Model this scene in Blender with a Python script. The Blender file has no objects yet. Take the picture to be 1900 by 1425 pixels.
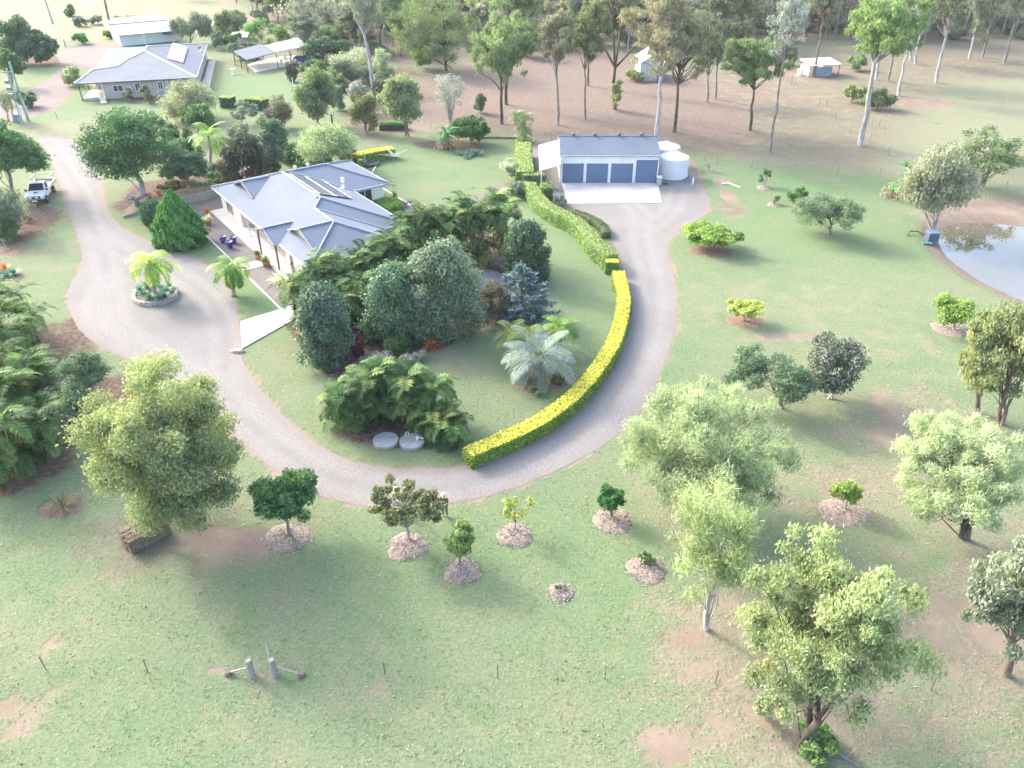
import bpy, bmesh, math, random
import numpy as np
from mathutils import Vector, Matrix
from mathutils.geometry import tessellate_polygon

# ------------------------------------------------------------------ camera, sky, sun, exposure
SC = bpy.context.scene
COL = SC.collection
F, PITCH, CAMH = 1446.0, math.radians(33), 32.0      # focal length in photo pixels, pitch below the horizon, height in m
cam = bpy.data.cameras.new('camera')
cam.sensor_fit = 'HORIZONTAL'; cam.sensor_width = 36.0; cam.lens = 36.0 * F / 1900.0
cam.clip_start = 0.5; cam.clip_end = 4000
camo = bpy.data.objects.new('camera', cam); COL.objects.link(camo)
camo.location = (0, 0, CAMH); camo.rotation_euler = (math.pi / 2 - PITCH, 0, 0)
SC.camera = camo

SUN_EL, SUN_AZ = math.radians(31), math.radians(-52)  # azimuth of the sun, clockwise from +Y
world = bpy.data.worlds.new('World'); SC.world = world; world.use_nodes = True
wn = world.node_tree; wn.nodes.clear()
wo = wn.nodes.new('ShaderNodeOutputWorld'); wb = wn.nodes.new('ShaderNodeBackground'); ws = wn.nodes.new('ShaderNodeTexSky')
ws.sky_type = 'NISHITA'; ws.sun_disc = False; ws.sun_elevation = SUN_EL; ws.sun_rotation = SUN_AZ
ws.air_density = 1.0; ws.dust_density = 5.0; ws.ozone_density = 1.0; ws.altitude = 50
wb.inputs[1].default_value = 0.15
wn.links.new(ws.outputs[0], wb.inputs[0]); wn.links.new(wb.outputs[0], wo.inputs[0])
sun = bpy.data.lights.new('sun', 'SUN'); sun.energy = 0.64; sun.angle = math.radians(5.0); sun.color = (1.0, 0.97, 0.92)
suno = bpy.data.objects.new('sun', sun); COL.objects.link(suno)
sd = Vector((math.sin(SUN_AZ) * math.cos(SUN_EL), math.cos(SUN_AZ) * math.cos(SUN_EL), math.sin(SUN_EL)))
suno.rotation_euler = sd.to_track_quat('Z', 'Y').to_euler(); suno.location = sd * 300
vs = SC.view_settings; vs.view_transform = 'Standard'; vs.look = 'None'; vs.exposure = 2.55; vs.gamma = 1.0; vs.use_curve_mapping = False
SC.cycles.use_denoising = True
SC.cycles.max_bounces = 8; SC.cycles.diffuse_bounces = 3; SC.cycles.transmission_bounces = 4
SC.cycles.transparent_max_bounces = 8; SC.cycles.volume_bounces = 1

# ------------------------------------------------------------------ survey: photo pixels -> metres on the flat site
def ray(px, py):
    u = (px - 950) / F; v = (py - 712.5) / F
    return (u, math.cos(PITCH) - v * math.sin(PITCH), -math.sin(PITCH) - v * math.cos(PITCH))
def G(px, py, z=0.0):
    r = ray(px, py); t = (CAMH - z) / -r[2]
    return Vector((r[0] * t, r[1] * t, z))
def HT(g, top):
    r = ray(*top); t = g[1] / r[1]
    return CAMH + r[2] * t, r[0] * t - g[0]
def mpp(g):                                           # metres per photo pixel at a ground point
    return (g[1] * math.cos(PITCH) + CAMH * math.sin(PITCH)) / F
def G2(pts, z=0.0): return [G(x, y, z) for x, y in pts]

# ------------------------------------------------------------------ object helpers
def put(o, parent=None):
    COL.objects.link(o)
    if parent is not None: o.parent = parent
    return o
def tag(o, label=None, cat=None, group=None, kind=None):
    if label: o['label'] = label
    if cat: o['category'] = cat
    if group: o['group'] = group
    if kind: o['kind'] = kind
    return o
def empty(name, loc, label=None, cat=None, rz=0, group=None):
    o = bpy.data.objects.new(name, None); o.empty_display_size = 0.3
    o.location = loc; o.rotation_euler = (0, 0, rz)
    COL.objects.link(o); return tag(o, label, cat, group)
class MB:
    def __init__(s): s.v = []; s.f = []
    def add(s, vs_, fs):
        n = len(s.v); s.v += [tuple(v) for v in vs_]; s.f += [tuple(i + n for i in f) for f in fs]; return s
    def box(s, x0, y0, z0, x1, y1, z1, m=None):
        vs_ = [(x, y, z) for z in (z0, z1) for y in (y0, y1) for x in (x0, x1)]
        if m is not None: vs_ = [m @ Vector(v) for v in vs_]
        return s.add(vs_, [(0, 2, 3, 1), (4, 5, 7, 6), (0, 1, 5, 4), (2, 6, 7, 3), (0, 4, 6, 2), (1, 3, 7, 5)])
    def tube(s, pts, rad, n=8, cap=True):
        pts = [Vector(p) for p in pts]
        if not hasattr(rad, '__len__'): rad = [rad] * len(pts)
        base = len(s.v); up = None
        for i, p in enumerate(pts):
            d = (pts[min(i + 1, len(pts) - 1)] - pts[max(i - 1, 0)]).normalized()
            a = Vector((0, 0, 1)) if abs(d.z) < 0.9 else Vector((1, 0, 0))
            if up is not None: a = up
            x = d.cross(a)
            if x.length < 1e-4: x = d.cross(Vector((0.3, 1, 0.2)))
            x.normalize(); y = x.cross(d); up = y
            for k in range(n):
                t = 2 * math.pi * k / n
                s.v.append(tuple(p + (x * math.cos(t) + y * math.sin(t)) * rad[i]))
        for i in range(len(pts) - 1):
            for k in range(n):
                a, b = base + i * n + k, base + i * n + (k + 1) % n
                s.f.append((a, b, b + n, a + n))
        if cap:
            s.f.append(tuple(base + k for k in reversed(range(n)))); s.f.append(tuple(base + (len(pts) - 1) * n + k for k in range(n)))
        return s
    def lathe(s, prof, c=(0, 0, 0), n=24):
        base = len(s.v)
        for r, z in prof:
            for k in range(n):
                t = 2 * math.pi * k / n
                s.v.append((c[0] + r * math.cos(t), c[1] + r * math.sin(t), c[2] + z))
        for i in range(len(prof) - 1):
            for k in range(n):
                a, b = base + i * n + k, base + i * n + (k + 1) % n
                s.f.append((a, b, b + n, a + n))
        s.f.append(tuple(base + k for k in reversed(range(n)))); s.f.append(tuple(base + (len(prof) - 1) * n + k for k in range(n)))
        return s
    def prism(s, poly, z0, z1):                       # closed slab from a 2-D outline
        n = len(poly); b = len(s.v)
        s.v += [(p[0], p[1], z0) for p in poly] + [(p[0], p[1], z1) for p in poly]
        for t in tessellate_polygon([[Vector((p[0], p[1], 0)) for p in poly]]):
            a = [Vector((poly[i][0], poly[i][1], 0)) for i in t]
            up = (a[1] - a[0]).cross(a[2] - a[0]).z > 0
            t = t if up else t[::-1]
            s.f.append(tuple(b + n + i for i in t)); s.f.append(tuple(b + i for i in t[::-1]))
        for i in range(n):
            j = (i + 1) % n; s.f.append((b + i, b + j, b + n + j, b + n + i))
        return s
    def slab(s, pts, th):                             # a 3-D planar polygon given thickness downwards
        n = len(pts); b = len(s.v)
        s.v += [tuple(p) for p in pts] + [(p[0], p[1], p[2] - th) for p in pts]
        s.f.append(tuple(b + i for i in range(n))); s.f.append(tuple(b + n + i for i in reversed(range(n))))
        for i in range(n):
            j = (i + 1) % n; s.f.append((b + j, b + i, b + n + i, b + n + j))
        return s
    def build(s, name, mat, parent=None, smooth=False, recalc=False):
        me = bpy.data.meshes.new(name); me.from_pydata(s.v, [], s.f)
        if recalc:
            bm = bmesh.new(); bm.from_mesh(me); bmesh.ops.recalc_face_normals(bm, faces=bm.faces); bm.to_mesh(me); bm.free()
        if mat: me.materials.append(mat)
        if smooth: me.polygons.foreach_set('use_smooth', [True] * len(me.polygons))
        me.update()
        return put(bpy.data.objects.new(name, me), parent)
def quadmesh(name, Q, tint, mat, parent=None, core=None):
    n = len(Q); me = bpy.data.meshes.new(name)
    v = Q.reshape(-1, 3).astype(np.float32); nf = n; loops = np.arange(4 * n, dtype=np.int32)
    tv = np.repeat(tint, 4).astype(np.float32)
    if core is not None and len(core.v):
        cv = np.array(core.v, np.float32); cf = np.array(core.f, np.int32).reshape(-1) + 4 * n
        v = np.vstack([v, cv]); loops = np.concatenate([loops, cf]); nf += len(core.f); tv = np.concatenate([tv, np.full(len(cv), 0.25, np.float32)])
    me.vertices.add(len(v)); me.vertices.foreach_set('co', v.ravel())
    me.loops.add(len(loops)); me.loops.foreach_set('vertex_index', loops)
    me.polygons.add(nf); me.polygons.foreach_set('loop_start', np.arange(nf, dtype=np.int32) * 4)
    me.polygons.foreach_set('loop_total', np.full(nf, 4, dtype=np.int32))
    at = me.attributes.new('tint', 'FLOAT', 'POINT'); at.data.foreach_set('value', tv)
    me.materials.append(mat); me.update(calc_edges=True)
    return put(bpy.data.objects.new(name, me), parent)
def copy_tree(o, parent=None):
    c = o.copy(); COL.objects.link(c)
    if parent is not None: c.parent = parent
    for ch in list(o.children): copy_tree(ch, c)
    return c

# ------------------------------------------------------------------ materials
def nodes(name):
    m = bpy.data.materials.new(name); m.use_nodes = True
    nt = m.node_tree; b = nt.nodes['Principled BSDF']; b.inputs['Specular IOR Level'].default_value = 0.3
    return m, nt, b
def nd(nt, typ, **kw):
    n = nt.nodes.new(typ)
    for k, v in kw.items():
        if k.startswith('i_'): n.inputs[k[2:].replace('_', ' ')].default_value = v
        else: setattr(n, k, v)
    return n
def mixc(nt, fac, a, b, mode='MIX'):
    n = nt.nodes.new('ShaderNodeMix'); n.data_type = 'RGBA'; n.blend_type = mode
    for i, x in ((0, fac), (6, a), (7, b)):
        if hasattr(x, 'links'): nt.links.new(x, n.inputs[i])
        else: n.inputs[i].default_value = x if i == 0 else tuple(x) + (1,) if len(x) == 3 else x
    return n.outputs[2]
def mth(nt, op, a, b=0.0, c=None, clamp=False):
    n = nt.nodes.new('ShaderNodeMath'); n.operation = op; n.use_clamp = clamp
    for i, x in ((0, a), (1, b), (2, c)):
        if x is None: continue
        if hasattr(x, 'links'): nt.links.new(x, n.inputs[i])
        else: n.inputs[i].default_value = x
    return n.outputs[0]
def noise(nt, co, scale, detail=3, rough=0.55):
    n = nd(nt, 'ShaderNodeTexNoise'); n.inputs['Scale'].default_value = scale; n.inputs['Detail'].default_value = detail; n.inputs['Roughness'].default_value = rough
    nt.links.new(co, n.inputs['Vector']); return n.outputs['Fac']
def sstep(nt, x, a, b):
    n = nt.nodes.new('ShaderNodeMapRange'); n.interpolation_type = 'SMOOTHSTEP'
    nt.links.new(x, n.inputs[0]); n.inputs[1].default_value = a; n.inputs[2].default_value = b
    return n.outputs[0]
def bump(nt, b, h, strength, dist):
    n = nt.nodes.new('ShaderNodeBump'); n.inputs['Strength'].default_value = strength; n.inputs['Distance'].default_value = dist
    nt.links.new(h, n.inputs['Height']); nt.links.new(n.outputs[0], b.inputs['Normal']); return n
def mat(name, col, rough=0.7, var=0.15, scale=1.5, metal=0.0, bmp=0.0, bscale=20, spec=0.3, coords='Object'):
    m, nt, b = nodes(name); tc = nd(nt, 'ShaderNodeTexCoord').outputs[coords]
    f = noise(nt, tc, scale, 5, 0.65)
    lo = [c * (1 - var) for c in col]; hi = [min(1, c * (1 + var)) for c in col]
    nt.links.new(mixc(nt, sstep(nt, f, 0.3, 0.7), lo, hi), b.inputs['Base Color'])
    b.inputs['Roughness'].default_value = rough; b.inputs['Metallic'].default_value = metal; b.inputs['Specular IOR Level'].default_value = spec
    if bmp: bump(nt, b, noise(nt, tc, bscale, 4), bmp, 0.05)
    return m
LEAFM = {}; LEAF_GAIN = 1.58
def leafmat(key, c1, c2, trans=0.35, rough=0.55, c3=None, p3=0.0):
    """tint attribute 0..1 runs from c1 to c2; the top p3 share of leaves takes c3 (new or dead leaves)."""
    if key in LEAFM: return LEAFM[key]
    c1, c2 = ([c[0] * LEAF_GAIN, c[1] * LEAF_GAIN, (c[2] + .10 * c[1]) * LEAF_GAIN] for c in (c1, c2))
    m, nt, b = nodes('foliage_' + key); at = nd(nt, 'ShaderNodeAttribute', attribute_name='tint')
    col = mixc(nt, sstep(nt, at.outputs['Fac'], 0.1, 0.9), c1, c2)
    if c3: col = mixc(nt, sstep(nt, at.outputs['Fac'], 1 - p3 - 0.03, 1 - p3 + 0.03), col, c3)
    oi = nd(nt, 'ShaderNodeObjectInfo')
    hs = nd(nt, 'ShaderNodeHueSaturation'); nt.links.new(col, hs.inputs['Color'])
    nt.links.new(mth(nt, 'MULTIPLY_ADD', oi.outputs['Random'], 0.3, 0.87), hs.inputs['Value'])
    nt.links.new(hs.outputs[0], b.inputs['Base Color'])
    b.inputs['Roughness'].default_value = rough; b.inputs['Specular IOR Level'].default_value = 0.14
    tr = nd(nt, 'ShaderNodeBsdfTranslucent')
    tcol = mixc(nt, 1.0, hs.outputs[0], (1.05, 1.12, 0.72), 'MULTIPLY'); nt.links.new(tcol, tr.inputs[0])
    mx = nd(nt, 'ShaderNodeMixShader'); mx.inputs[0].default_value = trans
    nt.links.new(b.outputs[0], mx.inputs[1]); nt.links.new(tr.outputs[0], mx.inputs[2])
    nt.links.new(mx.outputs[0], nt.nodes['Material Output'].inputs[0])
    LEAFM[key] = m; return m
def barkmat(name, c1, c2, scale=3.0):
    m, nt, b = nodes(name); tc = nd(nt, 'ShaderNodeTexCoord').outputs['Object']
    mp = nd(nt, 'ShaderNodeMapping'); mp.inputs['Scale'].default_value = (1, 1, 0.35); nt.links.new(tc, mp.inputs[0])
    f = noise(nt, mp.outputs[0], scale, 5, 0.7)
    nt.links.new(mixc(nt, sstep(nt, f, 0.35, 0.65), c1, c2), b.inputs['Base Color']); b.inputs['Roughness'].default_value = 0.85
    bump(nt, b, f, 0.5, 0.05); return m
def ribmat(name, col, axis=0, pitch=0.19, rough=0.4, metal=0.0, var=0.08, depth=0.03, spec=0.4):
    """ribbed metal sheet: ribs run across `axis` of the object"""
    m, nt, b = nodes(name); tc = nd(nt, 'ShaderNodeTexCoord').outputs['Object']
    sp = nd(nt, 'ShaderNodeSeparateXYZ'); nt.links.new(tc, sp.inputs[0])
    w = mth(nt, 'PINGPONG', sp.outputs[axis], pitch); w = sstep(nt, w, pitch * 0.25, pitch * 0.75)
    f = noise(nt, tc, 0.5, 5, 0.65)
    lo = [c * (1 - var) for c in col]; hi = [c * (1 + var) for c in col]
    c = mixc(nt, sstep(nt, f, 0.3, 0.7), lo, hi)
    nt.links.new(c, b.inputs['Base Color']); b.inputs['Roughness'].default_value = rough; b.inputs['Metallic'].default_value = metal; b.inputs['Specular IOR Level'].default_value = spec
    bump(nt, b, w, 1.0, depth); return m

WHITE = mat('white_paint', (0.78, 0.78, 0.76), 0.45, 0.06)
CREAM = mat('cream_wall', (0.72, 0.66, 0.58), 0.8, 0.06, 1.2)
CONC = mat('pale_concrete', (0.50, 0.47, 0.43), 0.85, 0.13, 0.8, bmp=0.15, bscale=15)
CONCB = mat('bright_concrete', (0.62, 0.60, 0.57), 0.85, 0.08, 0.8)
GLASS = mat('dark_glass', (0.035, 0.045, 0.055), 0.06, 0.1, spec=0.6)
STEEL = mat('grey_steel', (0.24, 0.25, 0.26), 0.45, 0.1, metal=0.3)
DARK = mat('dark_metal', (0.05, 0.055, 0.06), 0.5, 0.15)
TIMBER = mat('weathered_timber', (0.30, 0.27, 0.24), 0.9, 0.25, 6, bmp=0.3, bscale=30)
RUST = mat('rusty_iron', (0.17, 0.11, 0.085), 0.9, 0.25, 8)
RUBBER = mat('black_rubber', (0.03, 0.03, 0.03), 0.85, 0.1)
BLUEPOT = mat('glazed_blue', (0.05, 0.06, 0.30), 0.25, 0.15, 6, spec=0.5)
TERRA = mat('terracotta', (0.42, 0.19, 0.11), 0.85, 0.15, 8)
STRAW = mat('straw', (0.17, 0.135, 0.10), 0.95, 0.3, 7, bmp=0.6, bscale=25)
SOIL = mat('garden_soil', (0.17, 0.115, 0.085), 0.95, 0.3, 3, bmp=0.5, bscale=12)
MULCH = mat('mulch', (0.225, 0.185, 0.155), 0.95, 0.4, 6, bmp=0.9, bscale=14)
STONE = mat('bed_stone', (0.36, 0.33, 0.31), 0.9, 0.25, 4, bmp=0.5, bscale=9)
BARK_DARK = barkmat('dark_bark', (0.045, 0.038, 0.034), (0.13, 0.105, 0.09))
BARK_GREY = barkmat('grey_bark', (0.13, 0.115, 0.11), (0.26, 0.24, 0.23))
BARK_PALE = barkmat('pale_bark', (0.24, 0.225, 0.22), (0.44, 0.415, 0.40))
BARK_BROWN = barkmat('brown_bark', (0.10, 0.075, 0.06), (0.22, 0.17, 0.14))
PALMSTEM = barkmat('palm_stem', (0.22, 0.20, 0.16), (0.42, 0.40, 0.34))
CANESTEM = barkmat('cane_stem', (0.16, 0.17, 0.08), (0.35, 0.33, 0.17))

# ------------------------------------------------------------------ the setting: ground, driveways, paths, pond
def resample(poly, step, jit=0.0, seed=1, closed=True):
    rg = np.random.default_rng(seed); out = []
    n = len(poly)
    # Catmull-Rom so the traced edges run in smooth curves
    for i in range(n if closed else n - 1):
        p0, p1, p2, p3 = (poly[(i + k) % n] if closed else poly[min(max(i + k, 0), n - 1)] for k in (-1, 0, 1, 2))
        L = (p2 - p1).length; m = max(1, int(L / step))
        for k in range(m):
            t = k / m
            q = 0.5 * ((2 * p1) + (p2 - p0) * t + (2 * p0 - 5 * p1 + 4 * p2 - p3) * t * t + (3 * p1 - p0 - 3 * p2 + p3) * t ** 3)
            out.append(Vector((q.x + rg.normal() * jit, q.y + rg.normal() * jit, p1.z)))
    if not closed: out.append(poly[-1].copy())
    return out
def sheet(name, poly, z, m, kind='structure', label=None, cat=None):
    mb = MB(); mb.v = [(p[0], p[1], z) for p in poly]
    for t in tessellate_polygon([[Vector((p[0], p[1], 0)) for p in poly]]):
        a = [Vector((poly[i][0], poly[i][1], 0)) for i in t]
        mb.f.append(tuple(t) if (a[1] - a[0]).cross(a[2] - a[0]).z > 0 else tuple(t[::-1]))
    return tag(mb.build(name, m), label, cat, kind=kind)
def segdist(P, poly, closed=True):
    A = np.array([(p[0], p[1]) for p in poly]); B = np.roll(A, -1, 0)
    if not closed: A, B = A[:-1], B[:-1]
    d = np.full(len(P), 1e9)
    for a, b in zip(A, B):
        ab = b - a; t = np.clip(((P - a) @ ab) / max(ab @ ab, 1e-9), 0, 1)
        d = np.minimum(d, np.hypot(*(P - a - t[:, None] * ab).T))
    return d
def inside(P, poly):
    A = np.array([(p[0], p[1]) for p in poly]); B = np.roll(A, -1, 0); r = np.zeros(len(P), bool)
    for a, b in zip(A, B):
        c = ((a[1] > P[:, 1]) != (b[1] > P[:, 1]))
        with np.errstate(divide='ignore', invalid='ignore'):
            x = (b[0] - a[0]) * (P[:, 1] - a[1]) / (b[1] - a[1]) + a[0]
        r ^= c & (P[:, 0] < x)
    return r
def sm(x, a, b):
    t = np.clip((x - a) / (b - a), 0, 1); return t * t * (3 - 2 * t)

DRIVE_PX = [(70, 258), (82, 272), (95, 297), (108, 330), (122, 375), (140, 430), (152, 470), (148, 500), (132, 525), (124, 550), (130, 580),
    (150, 615), (190, 645), (250, 672), (320, 700), (385, 745), (440, 815), (480, 850), (520, 880), (560, 905), (600, 922), (660, 937), (720, 943), (780, 942),
    (850, 932), (920, 917), (1000, 888), (1080, 850), (1140, 812), (1188, 765), (1215, 715), (1235, 670), (1250, 620), (1257, 570), (1252, 520),
    (1241, 480), (1244, 450), (1262, 425), (1290, 410), (1312, 395), (1317, 376), (1306, 350), (1292, 328), (1282, 305), (1272, 286), (1230, 268),
    (1120, 255), (1030, 262), (992, 266), (992, 300), (1003, 335), (1022, 372), (1060, 386), (1100, 398), (1122, 424), (1140, 455), (1158, 505), (1171, 545), (1172, 592),
    (1158, 642), (1133, 692), (1092, 742), (1032, 791), (962, 832), (905, 853), (865, 863), (800, 870), (720, 868), (650, 855), (590, 825), (540, 785),
    (500, 745), (470, 705), (451, 670), (447, 640), (445, 610), (440, 580), (425, 540), (395, 500), (350, 477), (310, 463), (280, 450), (240, 430),
    (213, 410), (200, 390), (190, 350), (185, 305), (165, 280), (140, 263), (108, 254)]
DRIVE = resample(G2(DRIVE_PX), 0.45, 0.035, 3)
NDRIVE_PX = [(-30, 228), (-30, 190), (10, 178), (54, 166), (77, 153), (96, 144), (109, 131), (113, 119), (108, 105), (120, 90), (137, 85), (216, 81),
    (215, 96), (190, 122), (144, 129), (120, 142), (127, 157), (129, 173), (110, 192), (88, 205), (53, 215), (20, 222)]
NDRIVE = resample(G2(NDRIVE_PX), 1.2, 0.08, 4)
POND_PX = [(1778, 417), (1796, 416), (1830, 416), (1900, 423), (2010, 436), (2060, 480), (2040, 560), (1960, 575), (1900, 557), (1865, 541), (1836, 527), (1813, 514),
    (1787, 496), (1766, 479), (1752, 461), (1747, 439), (1756, 424)]
WATER_Z = -0.45
POND = resample(G2(POND_PX, WATER_Z), 0.7, 0.05, 5)
GARDEN_BED = resample(G2([(520, 580), (556, 640), (590, 688), (650, 702), (720, 690), (775, 662), (830, 640), (880, 612), (935, 602), (1000, 580), (1015, 530), (1015, 470), (985, 425), (930, 425), (860, 440), (800, 470), (700, 520), (600, 560)]), 0.6, 0.05, 8)
E1 = Vector((0.58481938, -0.81116354, 0)); E2 = Vector((0.81116354, 0.58481938, 0)); HA = Vector((-33.334, 85.032, 0))
def HS(s, t, z=0.0): return HA + E1 * s + E2 * t + Vector((0, 0, z))    # main house frame: s along its front, t into its depth

def axis(lo, hi, step, far_lo, far_hi):
    a = list(np.arange(lo, hi + step / 2, step)); d = step; x = hi
    while x < far_hi: d *= 1.06; x += d; a.append(x)
    d = step; x = lo; b = []
    while x > far_lo: d *= 1.06; x -= d; b.append(x)
    return np.array(b[::-1] + a)
XS = axis(-62, 78, 0.5, -900, 900); YS = axis(8, 125, 0.5, -60, 1800)
XX, YY = np.meshgrid(XS, YS); PG = np.stack([XX.ravel(), YY.ravel()], 1); NG = len(PG)
dp = segdist(PG, POND); ins = inside(PG, POND); sdp = np.where(ins, -dp, dp)
ZG = -1.1 * (1 - sm(sdp, -2.5, 2.6)) + 0.55 * np.exp(-((sdp - 6) / 2.5) ** 2) * (PG[:, 1] > 84) * (PG[:, 0] > 50) * sm(PG[:, 1], 84, 92)
dirt = np.zeros(NG); dry = np.zeros(NG); lush = np.zeros(NG); lit = np.zeros(NG)
def pxs(P):
    zc = P[:, 1] * math.cos(PITCH) + CAMH * math.sin(PITCH); yc = P[:, 1] * math.sin(PITCH) - CAMH * math.cos(PITCH)
    with np.errstate(divide='ignore', invalid='ignore'): return 950 + F * P[:, 0] / zc, 712.5 - F * yc / zc
def spot(arr, x, y, rx, ry, v=1.0, rot=0.0, hard=2.0):
    """soft patch on the ground centred where the photo shows it; radii in metres"""
    g = G(x, y); d = PG - np.array((g.x, g.y)); c, s_ = math.cos(rot), math.sin(rot)
    a = d[:, 0] * c + d[:, 1] * s_; b = -d[:, 0] * s_ + d[:, 1] * c
    arr[:] = np.maximum(arr, v * np.exp(-((a / rx) ** 2 + (b / ry) ** 2) ** hard))
def region(arr, poly, v, soft):
    pl = G2(poly); d = segdist(PG, pl); i = inside(PG, pl); s_ = np.where(i, -d, d)
    arr[:] = np.maximum(arr, v * (1 - sm(s_, -soft, soft)))
# back paddock and forest floor
region(dirt, [(620, 235), (720, 190), (760, 150), (840, 120), (1000, 90), (1180, 95), (1330, 150), (1420, 200), (1430, 265), (1300, 290), (1280, 268), (1000, 258), (880, 235), (760, 255), (660, 245)], 0.8, 7)
region(lit, [(640, 235), (760, 150), (1000, 95), (1330, 120), (1500, 160), (1560, 260), (1400, 300), (1290, 290), (1000, 262), (880, 240)], 1.0, 8)
region(lit, [(380, 105), (560, 112), (760, 140), (1000, 92), (1300, 100), (1700, 88), (2100, 95), (2600, -120), (300, -150), (500, 20)], 0.8, 12)
region(dirt, [(600, 112), (760, 140), (1000, 92), (1300, 95), (1700, 80), (2100, 85), (2600, -120), (900, -150), (560, 20)], 0.5, 12)
region(dry, [(1270, 130), (1500, 100), (1950, 110), (2200, 300), (1900, 352), (1640, 330), (1290, 292), (1400, 230)], 1.0, 8)
region(lit, [(1270, 130), (1500, 95), (1950, 90), (1760, 170), (1700, 260), (1640, 330), (1290, 292)], .9, 10)
region(dirt, [(1270, 130), (1500, 95), (1760, 90), (1700, 170), (1600, 240), (1560, 300), (1290, 292)], .42, 10)
region(dry, [(-300, 95), (220, 80), (420, 60), (560, -40), (-500, -60)], 0.8, 15)
for x, y, rx, ry, v in [(1480, 135, 14, 10, .8), (1430, 180, 10, 8, .7), (1700, 190, 8, 5, .8), (1380, 165, 9, 7, .8), (1540, 180, 12, 3, .6), (1800, 130, 30, 3.5, .6), (420, 32, 22, 8, .9), (300, 60, 10, 8, .4), (230, 55, 6, 8, .5), (180, 70, 8, 5, .5)]: spot(dirt, x, y, rx, ry, v)
for x, y, rx, ry, v in [(960, 165, 22, 6, .9), (900, 155, 14, 6, .9), (1040, 170, 10, 4, .7), (760, 225, 9, 3, .6), (700, 262, 3, 5, .5)]: spot(dirt, x, y, rx, ry, v, 0, 1.2)
# right lawn bare patches
for x, y, rx, ry, v in [(1470, 625, 4.6, .9, .75), (1415, 620, 1.0, 1.2, .6), (1430, 650, 1.2, .6, .5), (1645, 765, 1.8, 3.4, .75), (1655, 815, 2.2, 2.2, .7), (1720, 730, 3.0, 2.6, .5), (1590, 870, 2.0, 1.4, .55), (1500, 930, 2.6, 1.8, .55), (1620, 890, 2.0, .8, .5),
    (1570, 645, 2.2, .6, .45), (1280, 1190, 2.2, 1.4, .8), (1400, 1230, 2.6, 3.2, .55), (1240, 1390, 1.8, 1.5, .85), (1300, 1360, 1.3, 1.6, .6), (1420, 1310, 2.4, 2.4, .5), (1780, 1130, 3.4, 3.4, .65), (1850, 1200, 3.0, 2.8, .6), (1720, 1200, 2.2, 2.2, .6), (1370, 1120, 2.0, 1.4, .5),
    (1260, 990, 1.2, 2.4, .5), (1700, 690, 2.4, 2.0, .35), (1900, 680, 5, 1.8, .4), (1660, 1080, 2.0, 1.6, .35), (1310, 1085, 2.2, 1.0, .4)]: spot(dirt, x, y, rx, ry, v, 0, 1.1)
for x, y, rx, ry in [(1350, 1180, 5.5, 5.5), (1480, 1330, 5.5, 5), (1800, 1120, 6.5, 6.5), (1600, 900, 7, 5), (1690, 790, 8, 7), (1260, 940, 4, 5)]: spot(dry, x, y, rx, ry, .8, 0, 1); spot(lit, x, y, rx, ry, .5, 0, 1)
for x, y, rx, ry, v in [(1500, 1320, 10, 6, .55), (1800, 1200, 9, 9, .6), (1700, 850, 8, 8, .3), (1400, 1150, 6, 5, .4), (1850, 1000, 6, 7, .35)]: spot(dry, x, y, rx, ry, .85, 0, 1); spot(lit, x, y, rx, ry, .55, 0, 1); spot(dirt, x, y, rx, ry, v * .9, 0, 1)
for x, y, rx, ry, v in [(1330, 1200, 5, 4.5, .6), (1420, 1330, 6, 4, .58), (1800, 1160, 7, 6, .62), (1600, 1290, 5, 4, .5), (1550, 900, 6, 3, .5), (1690, 780, 5, 5, .5), (440, 1025, 5, 2.4, .55), (670, 1290, 3, 2.2, .45), (50, 1320, 3, 2, .52), (1750, 1350, 5, 3, .45), (230, 1050, 4, 2, .45)]: spot(dirt, x, y, rx, ry, v, .3, 1)
region(lit, [(1450, 95), (2050, 55), (2100, 140), (1700, 160), (1500, 185)], .9, 8); region(dirt, [(1450, 95), (2050, 55), (2100, 105), (1700, 140), (1500, 165)], .5, 8)
# lower left patches
for x, y, rx, ry, v in [(430, 1000, 4.0, 1.5, .85), (330, 1010, 3.5, 1.6, .6), (230, 1000, 2.4, 1.5, .5), (440, 905, 1.6, 1.0, .55), (102, 1190, .55, .7, .8), (15, 1310, 1.0, .9, .85), (25, 1358, 1.3, .6, .75), (375, 1085, .9, .7, .6), (5, 1215, 1.0, 1.0, .5), (555, 1210, 1.2, .5, .35), (470, 1250, 1.7, .35, .7),
    (400, 1245, .5, .5, .8), (180, 1150, .8, .6, .45), (690, 1170, .6, 1.6, .35), (680, 1300, 1.4, 1.4, .35), (1020, 1135, .5, .4, .5), (345, 905, 3.5, 3.0, .5), (145, 1100, 1.0, .8, .3), (120, 1365, 1.0, .5, .5), (60, 1010, 2.0, 1.0, .25)]: spot(dirt, x, y, rx, ry, v, 0, 1.1)
for x, y, rx, ry in [(400, 985, 6.5, 3.2), (200, 1000, 4.5, 2.8), (300, 1030, 7, 3)]: spot(lit, x, y, rx, ry, .7, 0, 1)
for x, y, rx, ry, v in [(100, 1150, 9, 5, .5), (500, 1330, 6, 5, .4), (250, 1380, 6, 3, .4), (800, 1330, 6, 4, .35), (1350, 560, 14, 9, .55), (1550, 560, 12, 9, .55), (1650, 640, 12, 7, .55), (1200, 1250, 7, 5, .35), (250, 240, 14, 14, .8), (100, 240, 10, 8, .8), (130, 480, 5, 9, .35), (430, 240, 10, 10, .6), (730, 160, 8, 8, .6), (560, 690, 4, 5, .35), (1310, 600, 3, 12, .4)]: spot(dry, x, y, rx, ry, v, 0, 1)
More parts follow.
